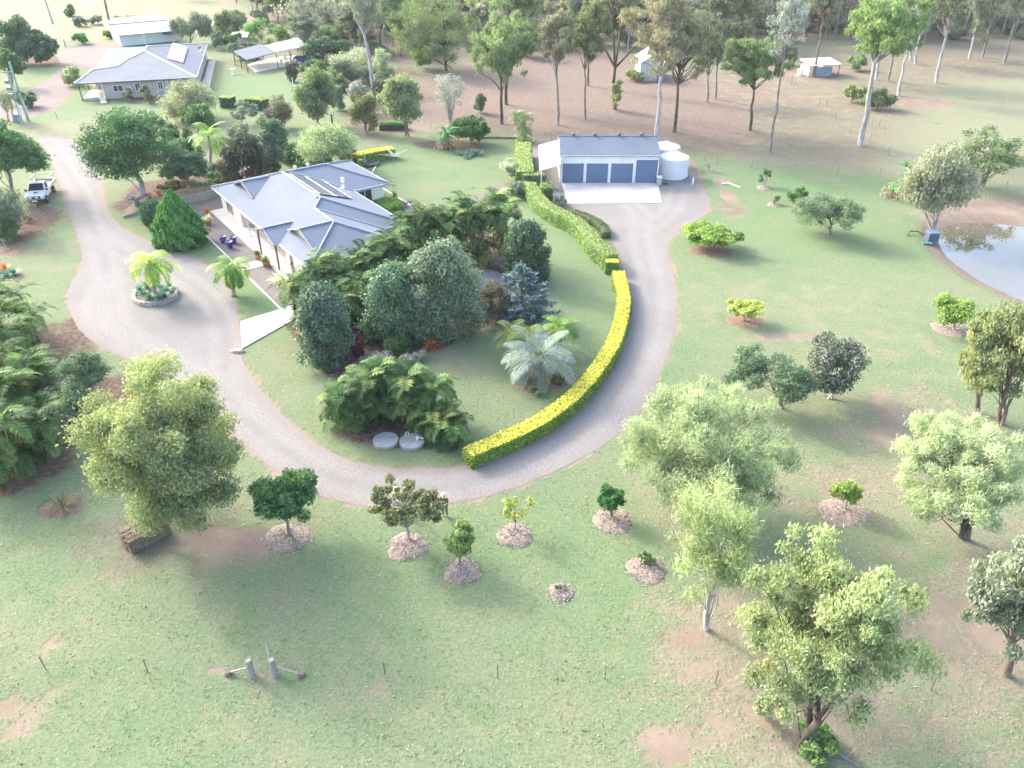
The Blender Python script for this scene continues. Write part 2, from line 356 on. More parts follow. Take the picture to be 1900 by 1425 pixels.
for x, y, rx, ry, v in [(470, 165, 14, 16, .9), (800, 310, 14, 10, .8), (1600, 340, 26, 6, 1.0), (1450, 400, 12, 9, .8), (1560, 450, 14, 6, .7), (1280, 440, 4, 6, .7), (1080, 430, 10, 22, .5), (480, 560, 5, 6, 1.0), (250, 420, 6, 5, .7), (390, 460, 5, 4, .8), (1000, 610, 8, 9, .45), (700, 900, 9, 3, .3), (900, 1000, 9, 5, .5), (1100, 1030, 7, 6, .5), (700, 1060, 8, 5, .35), (180, 640, 3, 10, .4), (1850, 230, 12, 10, .55), (1720, 240, 14, 6, .5), (1500, 215, 7, 10, .4), (150, 185, 5, 9, .8), (100, 130, 8, 12, .6)]: spot(lush, x, y, rx, ry, v, 0, 1)
# trodden, washed edges beside the gravel; pond bank; small washed-out gully beside the gravel apron
dd = segdist(PG, DRIVE); di = inside(PG, DRIVE)
dirt = np.maximum(dirt, np.where(di, 1, 0.38 * (1 - sm(dd, 0.1, 1.2))))
dn = segdist(PG, NDRIVE); dirt = np.maximum(dirt, 0.7 * (1 - sm(dn, 0.2, 1.8)))
dirt = np.maximum(dirt, 0.95 * (1 - sm(sdp, 1.2, 2.6))); lit = np.maximum(lit, 0.6 * (1 - sm(sdp, 2, 4)))
region(dirt, [(1700, 400), (1750, 372), (1830, 366), (2050, 372), (2050, 430), (1900, 420), (1780, 415), (1740, 430)], .8, 2.5)
region(dry, [(1690, 395), (1750, 360), (1830, 345), (2050, 350), (2050, 440), (1780, 415), (1740, 430)], .9, 3)
for x, y, rx, ry in [(1337, 338, 1.2, 1.6), (1350, 362, 1.1, 2.8), (1285, 312, .8, 5)]: spot(dirt, x, y, rx, ry, .95)
spot(dry, 1358, 388, 2.2, 3.0, 1.0); spot(lit, 1358, 388, 2.2, 3.0, 1.0)
gb = np.where(inside(PG, GARDEN_BED), -1, 1) * segdist(PG, GARDEN_BED)
soil = 1 - sm(gb, -0.4, 0.4)
for x, y, rx, ry in [(20, 720, 4.5, 14), (40, 860, 4, 4), (740, 800, 5, 2.2), (20, 420, 6, 8), (330, 350, 8, 5), (270, 380, 5, 3), (450, 330, 10, 5), (170, 760, 4, 6), (955, 350, 2.5, 3), (830, 268, 6, 3), (110, 940, 1.5, 1.1), (310, 180, 8, 4), (670, 140, 14, 12), (60, 115, 10, 8)]: spot(soil, x, y, rx, ry, .85, 0, 1.5)

me = bpy.data.meshes.new('ground'); nx, ny = len(XS), len(YS)
ii = (np.arange(ny - 1)[:, None] * nx + np.arange(nx - 1)[None, :]).ravel()
quads = np.stack([ii, ii + 1, ii + 1 + nx, ii + nx], 1).astype(np.int32)
me.vertices.add(NG); me.vertices.foreach_set('co', np.stack([PG[:, 0], PG[:, 1], ZG], 1).astype(np.float32).ravel())
me.loops.add(quads.size); me.loops.foreach_set('vertex_index', quads.ravel())
me.polygons.add(len(quads)); me.polygons.foreach_set('loop_start', np.arange(len(quads), dtype=np.int32) * 4); me.polygons.foreach_set('loop_total', np.full(len(quads), 4, np.int32))
me.polygons.foreach_set('use_smooth', np.ones(len(quads), bool))
for nm, arr in (('dirt', dirt), ('dry', dry), ('lush', lush), ('litter', lit), ('soil', soil)):
    a = me.attributes.new(nm, 'FLOAT', 'POINT'); a.data.foreach_set('value', np.clip(arr, 0, 1).astype(np.float32))
me.update(calc_edges=True)
gm, nt, b = nodes('lawn_and_earth'); geo = nd(nt, 'ShaderNodeNewGeometry').outputs['Position']
def attr(n): return nd(nt, 'ShaderNodeAttribute', attribute_name=n).outputs['Fac']
n_big = noise(nt, geo, 0.07, 5, 0.6); n_mid = noise(nt, geo, 0.45, 5, 0.65); n_sm = noise(nt, geo, 2.6, 4, 0.65); n_fine = noise(nt, geo, 9.0, 3, 0.6)
brk = mth(nt, 'ADD', mth(nt, 'MULTIPLY', mth(nt, 'SUBTRACT', n_mid, 0.5), 1.3), mth(nt, 'MULTIPLY', mth(nt, 'SUBTRACT', n_sm, 0.5), 0.8))
def edge(a, lo=0.35, hi=0.6): return sstep(nt, mth(nt, 'ADD', attr(a), mth(nt, 'MULTIPLY', brk, 0.85)), lo, hi)
grass = mixc(nt, sstep(nt, n_big, 0.35, 0.65), (0.136, 0.190, 0.108), (0.166, 0.197, 0.120))
grass = mixc(nt, mth(nt, 'MULTIPLY', sstep(nt, n_mid, 0.42, 0.72), 0.6), grass, (0.215, 0.215, 0.130))
grass = mixc(nt, mth(nt, 'MULTIPLY', sstep(nt, noise(nt, geo, 0.22, 4, 0.6), 0.55, 0.75), 0.55), grass, (0.110, 0.185, 0.085))
grass = mixc(nt, mth(nt, 'MULTIPLY', attr('lush'), 0.8), grass, (0.118, 0.200, 0.092))
grass = mixc(nt, mth(nt, 'MULTIPLY', edge('dry', 0.3, 0.85), 0.75), grass, (0.245, 0.226, 0.162))
grass = mixc(nt, mth(nt, 'MULTIPLY', sstep(nt, n_sm, 0.35, 0.7), 0.35), grass, (0.095, 0.130, 0.062))
grass = mixc(nt, mth(nt, 'MULTIPLY', sstep(nt, noise(nt, geo, 0.13, 6, 0.7), 0.52, 0.66), 0.5), grass, (0.205, 0.190, 0.130))
grass = mixc(nt, mth(nt, 'MULTIPLY', sstep(nt, noise(nt, geo, 0.31, 5, 0.65), 0.56, 0.70), 0.55), grass, (0.095, 0.165, 0.060))
tuft = noise(nt, geo, 5.5, 5, 0.75)
grass = mixc(nt, mth(nt, 'MULTIPLY', sstep(nt, tuft, 0.58, 0.36), 0.50), grass, (0.075, 0.105, 0.050))
grass = mixc(nt, mth(nt, 'MULTIPLY', sstep(nt, tuft, 0.56, 0.72), 0.45), grass, (0.26, 0.28, 0.17))
earth = mixc(nt, sstep(nt, n_mid, 0.35, 0.7), (0.185, 0.138, 0.110), (0.235, 0.19, 0.155))
earth = mixc(nt, mth(nt, 'MULTIPLY', sstep(nt, n_fine, 0.4, 0.75), 0.5), earth, (0.16, 0.11, 0.09))
col = mixc(nt, edge('dirt', .28, .78), grass, earth)
n_lit = noise(nt, geo, 1.5, 6, 0.8)
brown = mixc(nt, sstep(nt, n_fine, 0.35, 0.7), (0.085, 0.066, 0.060), (0.20, 0.162, 0.135))
brown = mixc(nt, mth(nt, 'MULTIPLY', sstep(nt, n_lit, 0.52, 0.66), 0.65), brown, (0.275, 0.235, 0.185))
brown = mixc(nt, mth(nt, 'MULTIPLY', sstep(nt, n_lit, 0.46, 0.32), 0.6), brown, (0.075, 0.055, 0.052))
brown = mixc(nt, mth(nt, 'MULTIPLY', edge('dry', .4, .9), mth(nt, 'MULTIPLY', sstep(nt, n_mid, .45, .62), .6)), brown, (0.20, 0.195, 0.105))
col = mixc(nt, mth(nt, 'MULTIPLY', edge('litter', 0.3, 0.95), 0.72), col, brown)
soilc = mixc(nt, sstep(nt, n_sm, 0.35, 0.7), (0.07, 0.052, 0.042), (0.17, 0.125, 0.10))
col = mixc(nt, edge('soil', 0.4, 0.6), col, soilc)
vor = nd(nt, 'ShaderNodeTexVoronoi', feature='F1'); vor.inputs['Scale'].default_value = 2.3; vor.inputs['Randomness'].default_value = 1.0; nt.links.new(geo, vor.inputs['Vector'])
fleck = mth(nt, 'MULTIPLY', sstep(nt, vor.outputs['Distance'], 0.16, 0.09), mth(nt, 'ADD', mth(nt, 'MULTIPLY', attr('litter'), 0.8), 0.0, clamp=True))
fleck = mth(nt, 'MULTIPLY', fleck, sstep(nt, noise(nt, geo, 0.8, 3), 0.45, 0.6))
col = mixc(nt, fleck, col, (0.42, 0.36, 0.28))
vor2 = nd(nt, 'ShaderNodeTexVoronoi', feature='F1'); vor2.inputs['Scale'].default_value = 0.75; nt.links.new(geo, vor2.inputs['Vector'])
col = mixc(nt, mth(nt, 'MULTIPLY', sstep(nt, vor2.outputs['Distance'], 0.05, 0.03), 0.4), col, (0.50, 0.47, 0.40))
nt.links.new(col, b.inputs['Base Color']); b.inputs['Roughness'].default_value = 0.95; b.inputs['Specular IOR Level'].default_value = 0.1
hgt = mth(nt, 'ADD', mth(nt, 'MULTIPLY', tuft, 1.0), mth(nt, 'MULTIPLY', n_fine, 0.4))
hgt = mth(nt, 'MULTIPLY', hgt, mth(nt, 'MULTIPLY_ADD', edge('dirt'), -0.7, 1.0))
bump(nt, b, hgt, 0.6, 0.12)
me.materials.append(gm); tag(put(bpy.data.objects.new('ground', me)), kind='structure')

def gravelmat(name, c1, c2, c3):
    m, nt, b = nodes(name); geo = nd(nt, 'ShaderNodeNewGeometry').outputs['Position']
    a = noise(nt, geo, 0.16, 5, 0.65); f = noise(nt, geo, 9.0, 5, 0.75); g = noise(nt, geo, 1.1, 4, 0.65)
    c = mixc(nt, sstep(nt, a, 0.38, 0.62), c1, c2)
    c = mixc(nt, mth(nt, 'MULTIPLY', sstep(nt, g, 0.45, 0.75), 0.45), c, c3)
    c = mixc(nt, mth(nt, 'MULTIPLY', sstep(nt, f, 0.60, 0.38), 0.5), c, [x * 0.5 for x in c1])
    c = mixc(nt, mth(nt, 'MULTIPLY', sstep(nt, f, 0.62, 0.75), 0.35), c, [min(1, x * 1.5) for x in c1])
    nt.links.new(c, b.inputs['Base Color']); b.inputs['Roughness'].default_value = 0.95; b.inputs['Specular IOR Level'].default_value = 0.15
    bump(nt, b, f, 0.6, 0.05); return m
GRAVEL = gravelmat('driveway_gravel', (0.205, 0.198, 0.200), (0.235, 0.232, 0.240), (0.235, 0.212, 0.200))
PINKG = gravelmat('pink_gravel', (0.185, 0.155, 0.148), (0.21, 0.178, 0.170), (0.17, 0.145, 0.135))
YARDG = gravelmat('yard_gravel', (0.165, 0.150, 0.150), (0.185, 0.170, 0.168), (0.155, 0.138, 0.13))
from mathutils.geometry import delaunay_2d_cdt
def drive_sheet():
    """gravel drive as a fine triangulation, so that the wheel lines and the thin edges can follow its course"""
    bp = [Vector((p.x, p.y)) for p in DRIVE]; n = len(bp); lo = np.min(DRIVE, 0); hi = np.max(DRIVE, 0)
    gx, gy = np.meshgrid(np.arange(lo[0], hi[0], .5), np.arange(lo[1], hi[1], .5)); Pg = np.stack([gx.ravel(), gy.ravel()], 1)
    Pg = Pg[inside(Pg, DRIVE)]; Pg = Pg[segdist(Pg, DRIVE) > .28]
    vs_, es, fs, _, _, _ = delaunay_2d_cdt(bp + [Vector(p) for p in Pg], [(i, (i + 1) % n) for i in range(n)], [], 1, 1e-5)
    P = np.array([(v.x, v.y) for v in vs_]); me = bpy.data.meshes.new('driveway'); me.from_pydata([(v.x, v.y, .012) for v in vs_], [], [tuple(f) for f in fs])
    tr = np.zeros(len(P))
    for line in ([(92, 262), (120, 310), (150, 360), (168, 420), (190, 470), (200, 520), (215, 600), (300, 665), (400, 720), (470, 790), (550, 850), (640, 893), (740, 908), (860, 898), (950, 870), (1040, 830), (1110, 775), (1165, 710), (1198, 640), (1212, 570), (1205, 510), (1190, 450), (1190, 400), (1170, 380)],
                 [(168, 420), (230, 470), (330, 510), (400, 570), (420, 640), (410, 720)], [(200, 520), (180, 560), (200, 620), (300, 665)], [(1190, 430), (1240, 395), (1260, 350)]):
        c = resample(G2(line), 1.0, 0, 1, False); d = segdist(P, c, False); k = 1 - sm(np.abs(d - .85), .25, .75); tr = np.maximum(tr, k)
    ed = 1 - sm(segdist(P, DRIVE), .1, 1.0)
    for nm, a in (('track', tr), ('edge', ed)): at = me.attributes.new(nm, 'FLOAT', 'POINT'); at.data.foreach_set('value', a.astype(np.float32))
    m, nt, b = nodes('driveway_gravel_tracks'); geo = nd(nt, 'ShaderNodeNewGeometry').outputs['Position']
    a = noise(nt, geo, 0.16, 5, 0.65); f = noise(nt, geo, 7.0, 6, 0.8); g = noise(nt, geo, 1.1, 5, 0.7)
    A = lambda q: nd(nt, 'ShaderNodeAttribute', attribute_name=q).outputs['Fac']
    c = mixc(nt, sstep(nt, a, 0.38, 0.62), (.180, .175, .166), (.203, .198, .190))
    c = mixc(nt, mth(nt, 'MULTIPLY', sstep(nt, g, 0.45, 0.75), 0.45), c, (.185, .174, .168))
    c = mixc(nt, mth(nt, 'MULTIPLY', A('track'), mth(nt, 'MULTIPLY_ADD', a, .8, .15)), c, (.238, .231, .223))
    c = mixc(nt, mth(nt, 'MULTIPLY', A('edge'), mth(nt, 'MULTIPLY', sstep(nt, g, .4, .62), .7)), c, (.25, .185, .16))
    c = mixc(nt, mth(nt, 'MULTIPLY', sstep(nt, f, 0.56, 0.36), 0.6), c, (.095, .093, .098))
    c = mixc(nt, mth(nt, 'MULTIPLY', sstep(nt, f, 0.60, 0.74), 0.5), c, (.34, .33, .33))
    nt.links.new(c, b.inputs['Base Color']); b.inputs['Roughness'].default_value = .95; b.inputs['Specular IOR Level'].default_value = .12
    bump(nt, b, f, .6, .05); me.materials.append(m); tag(put(bpy.data.objects.new('driveway', me)), kind='structure')
drive_sheet()
sheet('road', NDRIVE, 0.012, PINKG)
# far dirt track: two wheel strips
for k, off in enumerate((-1.0, 1.0)):
    c = resample(G2([(-60, 84), (20, 57), (52, 44), (80, 34), (113, 22), (150, 10), (185, 0), (230, -14)]), 4, 0.2, 9 + k, closed=False)
    L = []; R = []
    for i, p in enumerate(c):
        d = (c[min(i + 1, len(c) - 1)] - c[max(i - 1, 0)]).normalized(); n = Vector((-d.y, d.x, 0))
        L.append(p + n * (off + 0.75)); R.append(p + n * (off - 0.75))
    sheet('track', L + R[::-1], 0.012, PINKG)
# paths and slabs
pu = G2([(936, 338), (915, 350), (890, 361), (860, 372), (815, 378), (785, 384)]); pl = G2([(800, 392), (840, 383), (870, 379), (900, 367), (925, 356), (940, 350)])
sheet('path', resample(pu, 0.5, 0.0, 1, False) + resample(pl, 0.5, 0, 1, False), 0.02, YARDG)
yard = [HS(9.2, 17.4), HS(9.2, 19.5)] + G2([(703, 345), (766, 383), (786, 384), (800, 392), (796, 402), (770, 428), (720, 455)]) + [HS(24, 9), HS(12, 11)]
sheet('garden_path', yard, 0.008, YARDG)
sheet('forecourt', [HS(-4.2, 3), HS(-4.2, -3.3), HS(15.4, -3.3), HS(15.4, -0.72), HS(-1.1, -0.72), HS(-1.1, 3)], 0.008, YARDG)
sheet('forecourt', [HS(17.0, -3.3), HS(27.2, -3.3), HS(28.5, -0.72), HS(17.0, -0.72)], 0.008, YARDG)
def cslab(name, poly, z0, z1, m): return tag(MB().prism(poly, z0, z1).build(name, m), kind='structure')
cslab('footpath', [HS(-1.1, -0.7), HS(26.5, -0.7), HS(26.5, 1.9), HS(-1.1, 1.9)], 0.0, 0.07, CONC)
cslab('footpath', [HS(15.42, -3.35), HS(16.98, -3.35), HS(16.98, -0.72), HS(15.42, -0.72)], 0.0, 0.065, CONC)
cslab('footpath', G2([(447, 598), (524, 574), (585, 556), (600, 572), (556, 588), (449, 648)]), 0.0, 0.10, CONCB)
cslab('kerb', [HS(-4.3, -3.42), HS(15.4, -3.42), HS(15.4, -3.31), HS(-4.3, -3.31)], 0.0, 0.09, CONCB)
cslab('kerb', [HS(17.0, -3.42), HS(27.2, -3.42), HS(27.2, -3.31), HS(17.0, -3.31)], 0.0, 0.09, CONCB)
for a, c_ in (((690, 322), (703, 298)), ((702, 345), (766, 384))):
    p, q = G(*a), G(*c_); n = (q - p).normalized(); n = Vector((-n.y, n.x, 0)) * 0.06
    cslab('kerb', [p - n, q - n, q + n, p + n], 0, 0.09, CONCB)
# water
wm, nt, b = nodes('pond_water'); geo = nd(nt, 'ShaderNodeNewGeometry').outputs['Position']
nt.links.new(mixc(nt, sstep(nt, noise(nt, geo, 0.15, 3), 0.3, 0.7), (0.095, 0.086, 0.062), (0.125, 0.115, 0.09)), b.inputs['Base Color'])
b.inputs['Roughness'].default_value = 0.02; b.inputs['IOR'].default_value = 1.6; b.inputs['Specular IOR Level'].default_value = 1.0
bump(nt, b, noise(nt, geo, 1.4, 3), 0.05, 0.02)
sheet('water', [p + (p - G(1850, 480)).normalized() * 0.9 for p in POND], WATER_Z, wm)

# grass tufts standing on the near lawn
rg = np.random.default_rng(33); n = 36000
u = rg.uniform(0, 1, n); gy = 13 + 42 * u ** 1.25; gx = rg.uniform(-1, 1, n) * (gy * math.cos(PITCH) + CAMH * math.sin(PITCH)) * .70
P = np.stack([gx, gy], 1); ix = np.clip(np.searchsorted(XS, gx), 0, nx - 1); iy = np.clip(np.searchsorted(YS, gy), 0, ny - 1); bare = np.maximum(dirt, soil).reshape(ny, nx)[iy, ix]
ok = (bare < .35 + rg.uniform(0, .3, n)) & ~inside(P, DRIVE) & ~inside(P, GARDEN_BED) & (np.sin(gx * 1.7 + np.sin(gy * 1.3) * 2) + np.sin(gy * 2.1 + gx * .6) + rg.normal(size=n) * 1.2 > -.6)
TUFT_XY = P[ok]; TUFT_DRY = dry.reshape(ny, nx)[iy, ix][ok]

# ------------------------------------------------------------------ buildings
ROOFM = {}
def roofmat(name, col, ribdir, rough=0.85):
    """ribbed steel sheet; ribs run along ribdir (world XY), bumped across it"""
    m, nt, b = nodes(name); geo = nd(nt, 'ShaderNodeNewGeometry').outputs['Position']
    dv = nd(nt, 'ShaderNodeVectorMath', operation='DOT_PRODUCT'); nt.links.new(geo, dv.inputs[0]); dv.inputs[1].default_value = (-ribdir[1], ribdir[0], 0)
    w = sstep(nt, mth(nt, 'PINGPONG', dv.outputs['Value'], 0.15), 0.05, 0.10)
    f = noise(nt, geo, 0.35, 5, 0.65); g = noise(nt, geo, 2.5, 4, 0.6)
    c = mixc(nt, sstep(nt, f, 0.3, 0.7), [x * 0.93 for x in col], [x * 1.06 for x in col])
    c = mixc(nt, mth(nt, 'MULTIPLY', w, 0.30), c, [x * 0.62 for x in col])
    c = mixc(nt, mth(nt, 'MULTIPLY', sstep(nt, g, 0.5, 0.8), 0.12), c, (0.25, 0.24, 0.22))
    nt.links.new(c, b.inputs['Base Color']); b.inputs['Roughness'].default_value = rough; b.inputs['Metallic'].default_value = 0.0; b.inputs['Specular IOR Level'].default_value = 0.05
    bump(nt, b, w, 0.35, 0.03); return m
RC = (0.155, 0.180, 0.226)
R_T = roofmat('blue_grey_roof_across', RC, E2); R_S = roofmat('blue_grey_roof_along', RC, E1)
CAPM = mat('roof_flashing', (0.19, 0.22, 0.27), 0.45, 0.06, metal=0.15)
EAVE = mat('eave_fascia', (0.26, 0.30, 0.37), 0.5, 0.06)
ORANGE = mat('gable_paint', (0.62, 0.46, 0.28), 0.7, 0.06)

HS0 = HS(0, 0)
house = empty('house', HS(12, 6), 'large house with blue-grey hipped metal roof and solar panels above the front gravel', 'house')
house.rotation_euler = (0, 0, 0)
def hl(s, t, z=0.0): return HS(s, t, z) - house.location        # house-local point (no rotation)
K, ZE = 0.345, 2.72
def rp(s, t, d): return hl(s, t, ZE + K * d)
planes = [
    (R_S, [(-1, 0, 0), (5.25, 6.25, 6.25), (4.25, 7.25, 5.25), (4.25, 11.75, 5.25), (-1, 17, 0)]),
    (R_T, [(-1, 0, 0), (26, 0, 0), (21.05, 4.95, 4.95), (16.55, 4.95, 4.95), (15.25, 6.25, 6.25), (5.25, 6.25, 6.25)]),
    (R_T, [(-1, 17, 0), (4.25, 11.75, 5.25), (9.5, 17, 0)]),
    (R_S, [(9.5, 17, 0), (4.25, 11.75, 5.25), (4.25, 7.25, 5.25), (9.5, 12.5, 0)]),
    (R_T, [(9.5, 12.5, 0), (4.25, 7.25, 5.25), (5.25, 6.25, 6.25), (15.25, 6.25, 6.25), (21.5, 12.5, 0)]),
    (R_S, [(21.5, 12.5, 0), (15.25, 6.25, 6.25), (16.55, 4.95, 4.95), (21.5, 9.9, 0)]),
    (R_T, [(21.5, 9.9, 0), (16.55, 4.95, 4.95), (21.05, 4.95, 4.95), (26, 9.9, 0)]),
    (R_S, [(26, 9.9, 0), (21.05, 4.95, 4.95), (26, 0, 0)])]
for m, pl in planes:
    pts = [rp(*p) for p in pl]
    n = Vector((0, 0, 0))
    for i in range(len(pts)): n += pts[i].cross(pts[(i + 1) % len(pts)])
    if n.z < 0: pts = pts[::-1]
    MB().slab(pts, 0.05).build('roof', m, house)
# ridge, hip and valley flashings
fl = MB()
for a, c in [((-1, 0, 0), (5.25, 6.25, 6.25)), ((5.25, 6.25, 6.25), (15.25, 6.25, 6.25)), ((15.25, 6.25, 6.25), (21.5, 12.5, 0)), ((15.25, 6.25, 6.25), (16.55, 4.95, 4.95)), ((16.55, 4.95, 4.95), (21.05, 4.95, 4.95)),
             ((21.05, 4.95, 4.95), (26, 9.9, 0)), ((21.05, 4.95, 4.95), (26, 0, 0)), ((4.25, 11.75, 5.25), (9.5, 17, 0)), ((4.25, 11.75, 5.25), (-1, 17, 0)), ((4.25, 11.75, 5.25), (4.25, 7.25, 5.25)), ((5.25, 6.25, 6.25), (4.25, 7.25, 5.25)),
             ((4.25, 7.25, 5.25), (9.5, 12.5, 0)), ((16.55, 4.95, 4.95), (21.5, 9.9, 0))]:
    fl.tube([rp(*a) + Vector((0, 0, 0.02)), rp(*c) + Vector((0, 0, 0.02))], 0.13, 6)
fl.build('roof_flashing', CAPM, house)
# gutters round the eaves
ev = [(-1, 0), (26, 0), (26, 9.9), (21.5, 9.9), (21.5, 12.5), (9.5, 12.5), (9.5, 17), (-1, 17)]
gt = MB()
for i in range(len(ev)):
    a, c = ev[i], ev[(i + 1) % len(ev)]
    gt.tube([hl(a[0], a[1], ZE - 0.06), hl(c[0], c[1], ZE - 0.06)], 0.10, 6)
gt.build('gutter', EAVE, house)
MB().prism([hl(s, t) for s, t in [(-0.9, .1), (25.9, .1), (25.9, 9.8), (21.4, 9.8), (21.4, 12.4), (9.4, 12.4), (9.4, 16.9), (-0.9, 16.9)]], ZE - 0.17, ZE - 0.12).build('soffit', WHITE, house)
# walls with the recessed front
wo_ = [(-0.4, 0.65), (5.9, 0.65), (5.9, 1.9), (18.6, 1.9), (18.6, 0.65), (25.4, 0.65), (25.4, 9.3), (20.9, 9.3), (20.9, 11.9), (8.9, 11.9), (8.9, 16.4), (-0.4, 16.4)]
wallo = MB().prism([hl(s, t) for s, t in wo_], 0.0, ZE - 0.17).build('wall', CREAM, house)
def opening(s0, t0, s1, t1, z0, z1, out, name='window', panes=2):
    """a window or door standing proud of the wall between two plan points; out = outward normal"""
    a, c = hl(s0, t0), hl(s1, t1); u = (c - a); L = u.length; u.normalize(); o_ = out
    def P(x, z, d): return a + u * x + Vector((0, 0, z)) + o_ * d
    f = MB()
    for x0, x1, zz0, zz1 in [(0, L, z0, z0 + .06), (0, L, z1 - .06, z1)] + [(L * k / panes - (.03 if k else 0), L * k / panes + (.03 if k < panes else 0), z0 + .062, z1 - .062) for k in range(panes + 1)]:
        pts = [P(x, z, d) for d in (0.0, .07) for z in (zz0, zz1) for x in (x0, x1)]
        f.add(pts, [(0, 2, 3, 1), (4, 5, 7, 6), (0, 1, 5, 4), (2, 6, 7, 3), (0, 4, 6, 2), (1, 3, 7, 5)])
    w = MB()
    pts = [P(x, z, d) for d in (0.0, .035) for z in (z0 + .03, z1 - .03) for x in (.03, L - .03)]
    w.add(pts, [(0, 2, 3, 1), (4, 5, 7, 6), (0, 1, 5, 4), (2, 6, 7, 3), (0, 4, 6, 2), (1, 3, 7, 5)])
    wi = w.build(name, GLASS, house, recalc=True); f.build('frame', WHITE, wi, recalc=True)
o1 = -E2; o2 = E1
opening(1.4, .65, 3.4, .65, 0.5, 2.1, o1, 'window', 3)
opening(7.0, 1.9, 8.8, 1.9, 0.9, 2.1, o1); opening(10.2, 1.9, 12.0, 1.9, 0.9, 2.1, o1); opening(13.2, 1.9, 14.6, 1.9, 0.1, 2.2, o1, 'door', 2)
opening(16.2, 1.9, 17.8, 1.9, 0.7, 2.1, o1); opening(19.6, .65, 20.4, .65, 0.8, 2.1, o1, 'window', 1); opening(22.6, .65, 24.2, .65, 0.8, 2.1, o1)
opening(8.9, 12.3, 8.9, 14.9, 0.15, 2.35, o2, 'window', 3)
opening(20.9, 9.9, 20.9, 11.4, 0.9, 2.2, o2); opening(25.4, 3, 25.4, 6, 0.9, 2.2, o2, 'window', 3)
# two gablets and the porch gable
def gablet(s0, tf, tb, half, face=True, zr=None):
    zr = zr if zr else ZE + K * tb + 0.03
    dz = zr - (ZE + K * tf); run = half
    r0, r1 = hl(s0, tf - .45, zr), hl(s0, tb, zr)
    zlow = zr - K * run
    for sg in (-1, 1):
        lo = hl(s0 + sg * run, tf - .45, zlow); tv = max(tf - .45, (zlow - ZE) / K); lo2 = hl(s0 + sg * run, tv, zlow)
        pts = [r0, r1, lo2, lo] if (lo2 - lo).length > 0.05 else [r0, r1, lo]
        n = (pts[1] - pts[0]).cross(pts[2] - pts[0])
        if n.z < 0: pts = pts[::-1]
        MB().slab(pts, 0.04).build('roof', R_S, house)
    cap = MB(); cap.tube([r0 + Vector((0, 0, .03)), r1 + Vector((0, 0, .03))], 0.11, 6)
    for sg in (-1, 1): cap.tube([r0 + Vector((0, 0, .02)), hl(s0 + sg * run, tf - .45, zlow + .02)], 0.07, 6)
    cap.build('roof_flashing', CAPM, house)
    if face:
        zb = ZE + K * tf - .02; hw = (zr - .06 - zb) / K
        tri = [hl(s0 - hw, tf, zb), hl(s0 + hw, tf, zb), hl(s0, tf, zr - .06)]
        MB().slab(tri, 0.0).f
        g = MB(); g.add(tri + [p + E2 * .06 for p in tri], [(0, 1, 2), (5, 4, 3), (0, 3, 4, 1), (1, 4, 5, 2), (2, 5, 3, 0)])
        g.build('gable_panel', ORANGE, house, recalc=True)
gablet(4.4, 2.3, 4.95, 2.9)
gablet(20.9, 1.9, 4.95, 3.0)
gablet(16.6, -0.1, 2.45, 2.55, face=False)
pm = mat('porch_post_paint', (0.13, 0.065, 0.055), 0.6, 0.1)
for s_, t_ in ((14.2, -0.35), (18.9, -0.35)):
    p = hl(s_, t_); MB().box(p.x - .07, p.y - .07, .07, p.x + .07, p.y + .07, 2.62).build('post', pm, house)
for s_ in (9.0, 11.6):
    p = hl(s_, 0.35); MB().box(p.x - .06, p.y - .06, .07, p.x + .06, p.y + .06, 2.55).build('post', WHITE, house)
# solar panels on the rear-facing slope by the ridge
SOLM, nt, b = nodes('solar_cells'); tc = nd(nt, 'ShaderNodeTexCoord').outputs['Object']
bk = nd(nt, 'ShaderNodeTexBrick'); bk.offset = 0; bk.inputs['Scale'].default_value = 1; bk.inputs['Brick Width'].default_value = .16; bk.inputs['Row Height'].default_value = .16; bk.inputs['Mortar Size'].default_value = .008
bk.inputs['Color1'].default_value = (.07, .075, .11, 1); bk.inputs['Color2'].default_value = (.085, .09, .125, 1); bk.inputs['Mortar'].default_value = (.2, .2, .22, 1)
nt.links.new(tc, bk.inputs[0]); nt.links.new(bk.outputs[0], b.inputs['Base Color']); b.inputs['Roughness'].default_value = .12; b.inputs['Specular IOR Level'].default_value = .8
kz = math.atan(K)
for r_ in range(2):
    for c_ in range(7):
        # panels lie on the t = 12.5 slope: d = 12.5 - t
        s0 = 6.2 + c_ * 1.12; t0 = 6.75 + r_ * 1.75
        def pp(s, t): return hl(s, t, ZE + K * (12.5 - t) + .13)
        q = [pp(s0, t0), pp(s0, t0 + 1.65), pp(s0 + 1.05, t0 + 1.65), pp(s0 + 1.05, t0)]
        n = (q[1] - q[0]).cross(q[2] - q[0])
        if n.z < 0: q = q[::-1]
        pn = MB().slab(q, .04).build('solar_panel', SOLM, house)
        fr = MB()
        for i in range(4): fr.tube([q[i], q[(i + 1) % 4]], .035, 4)
        fr.build('frame', STEEL, pn)
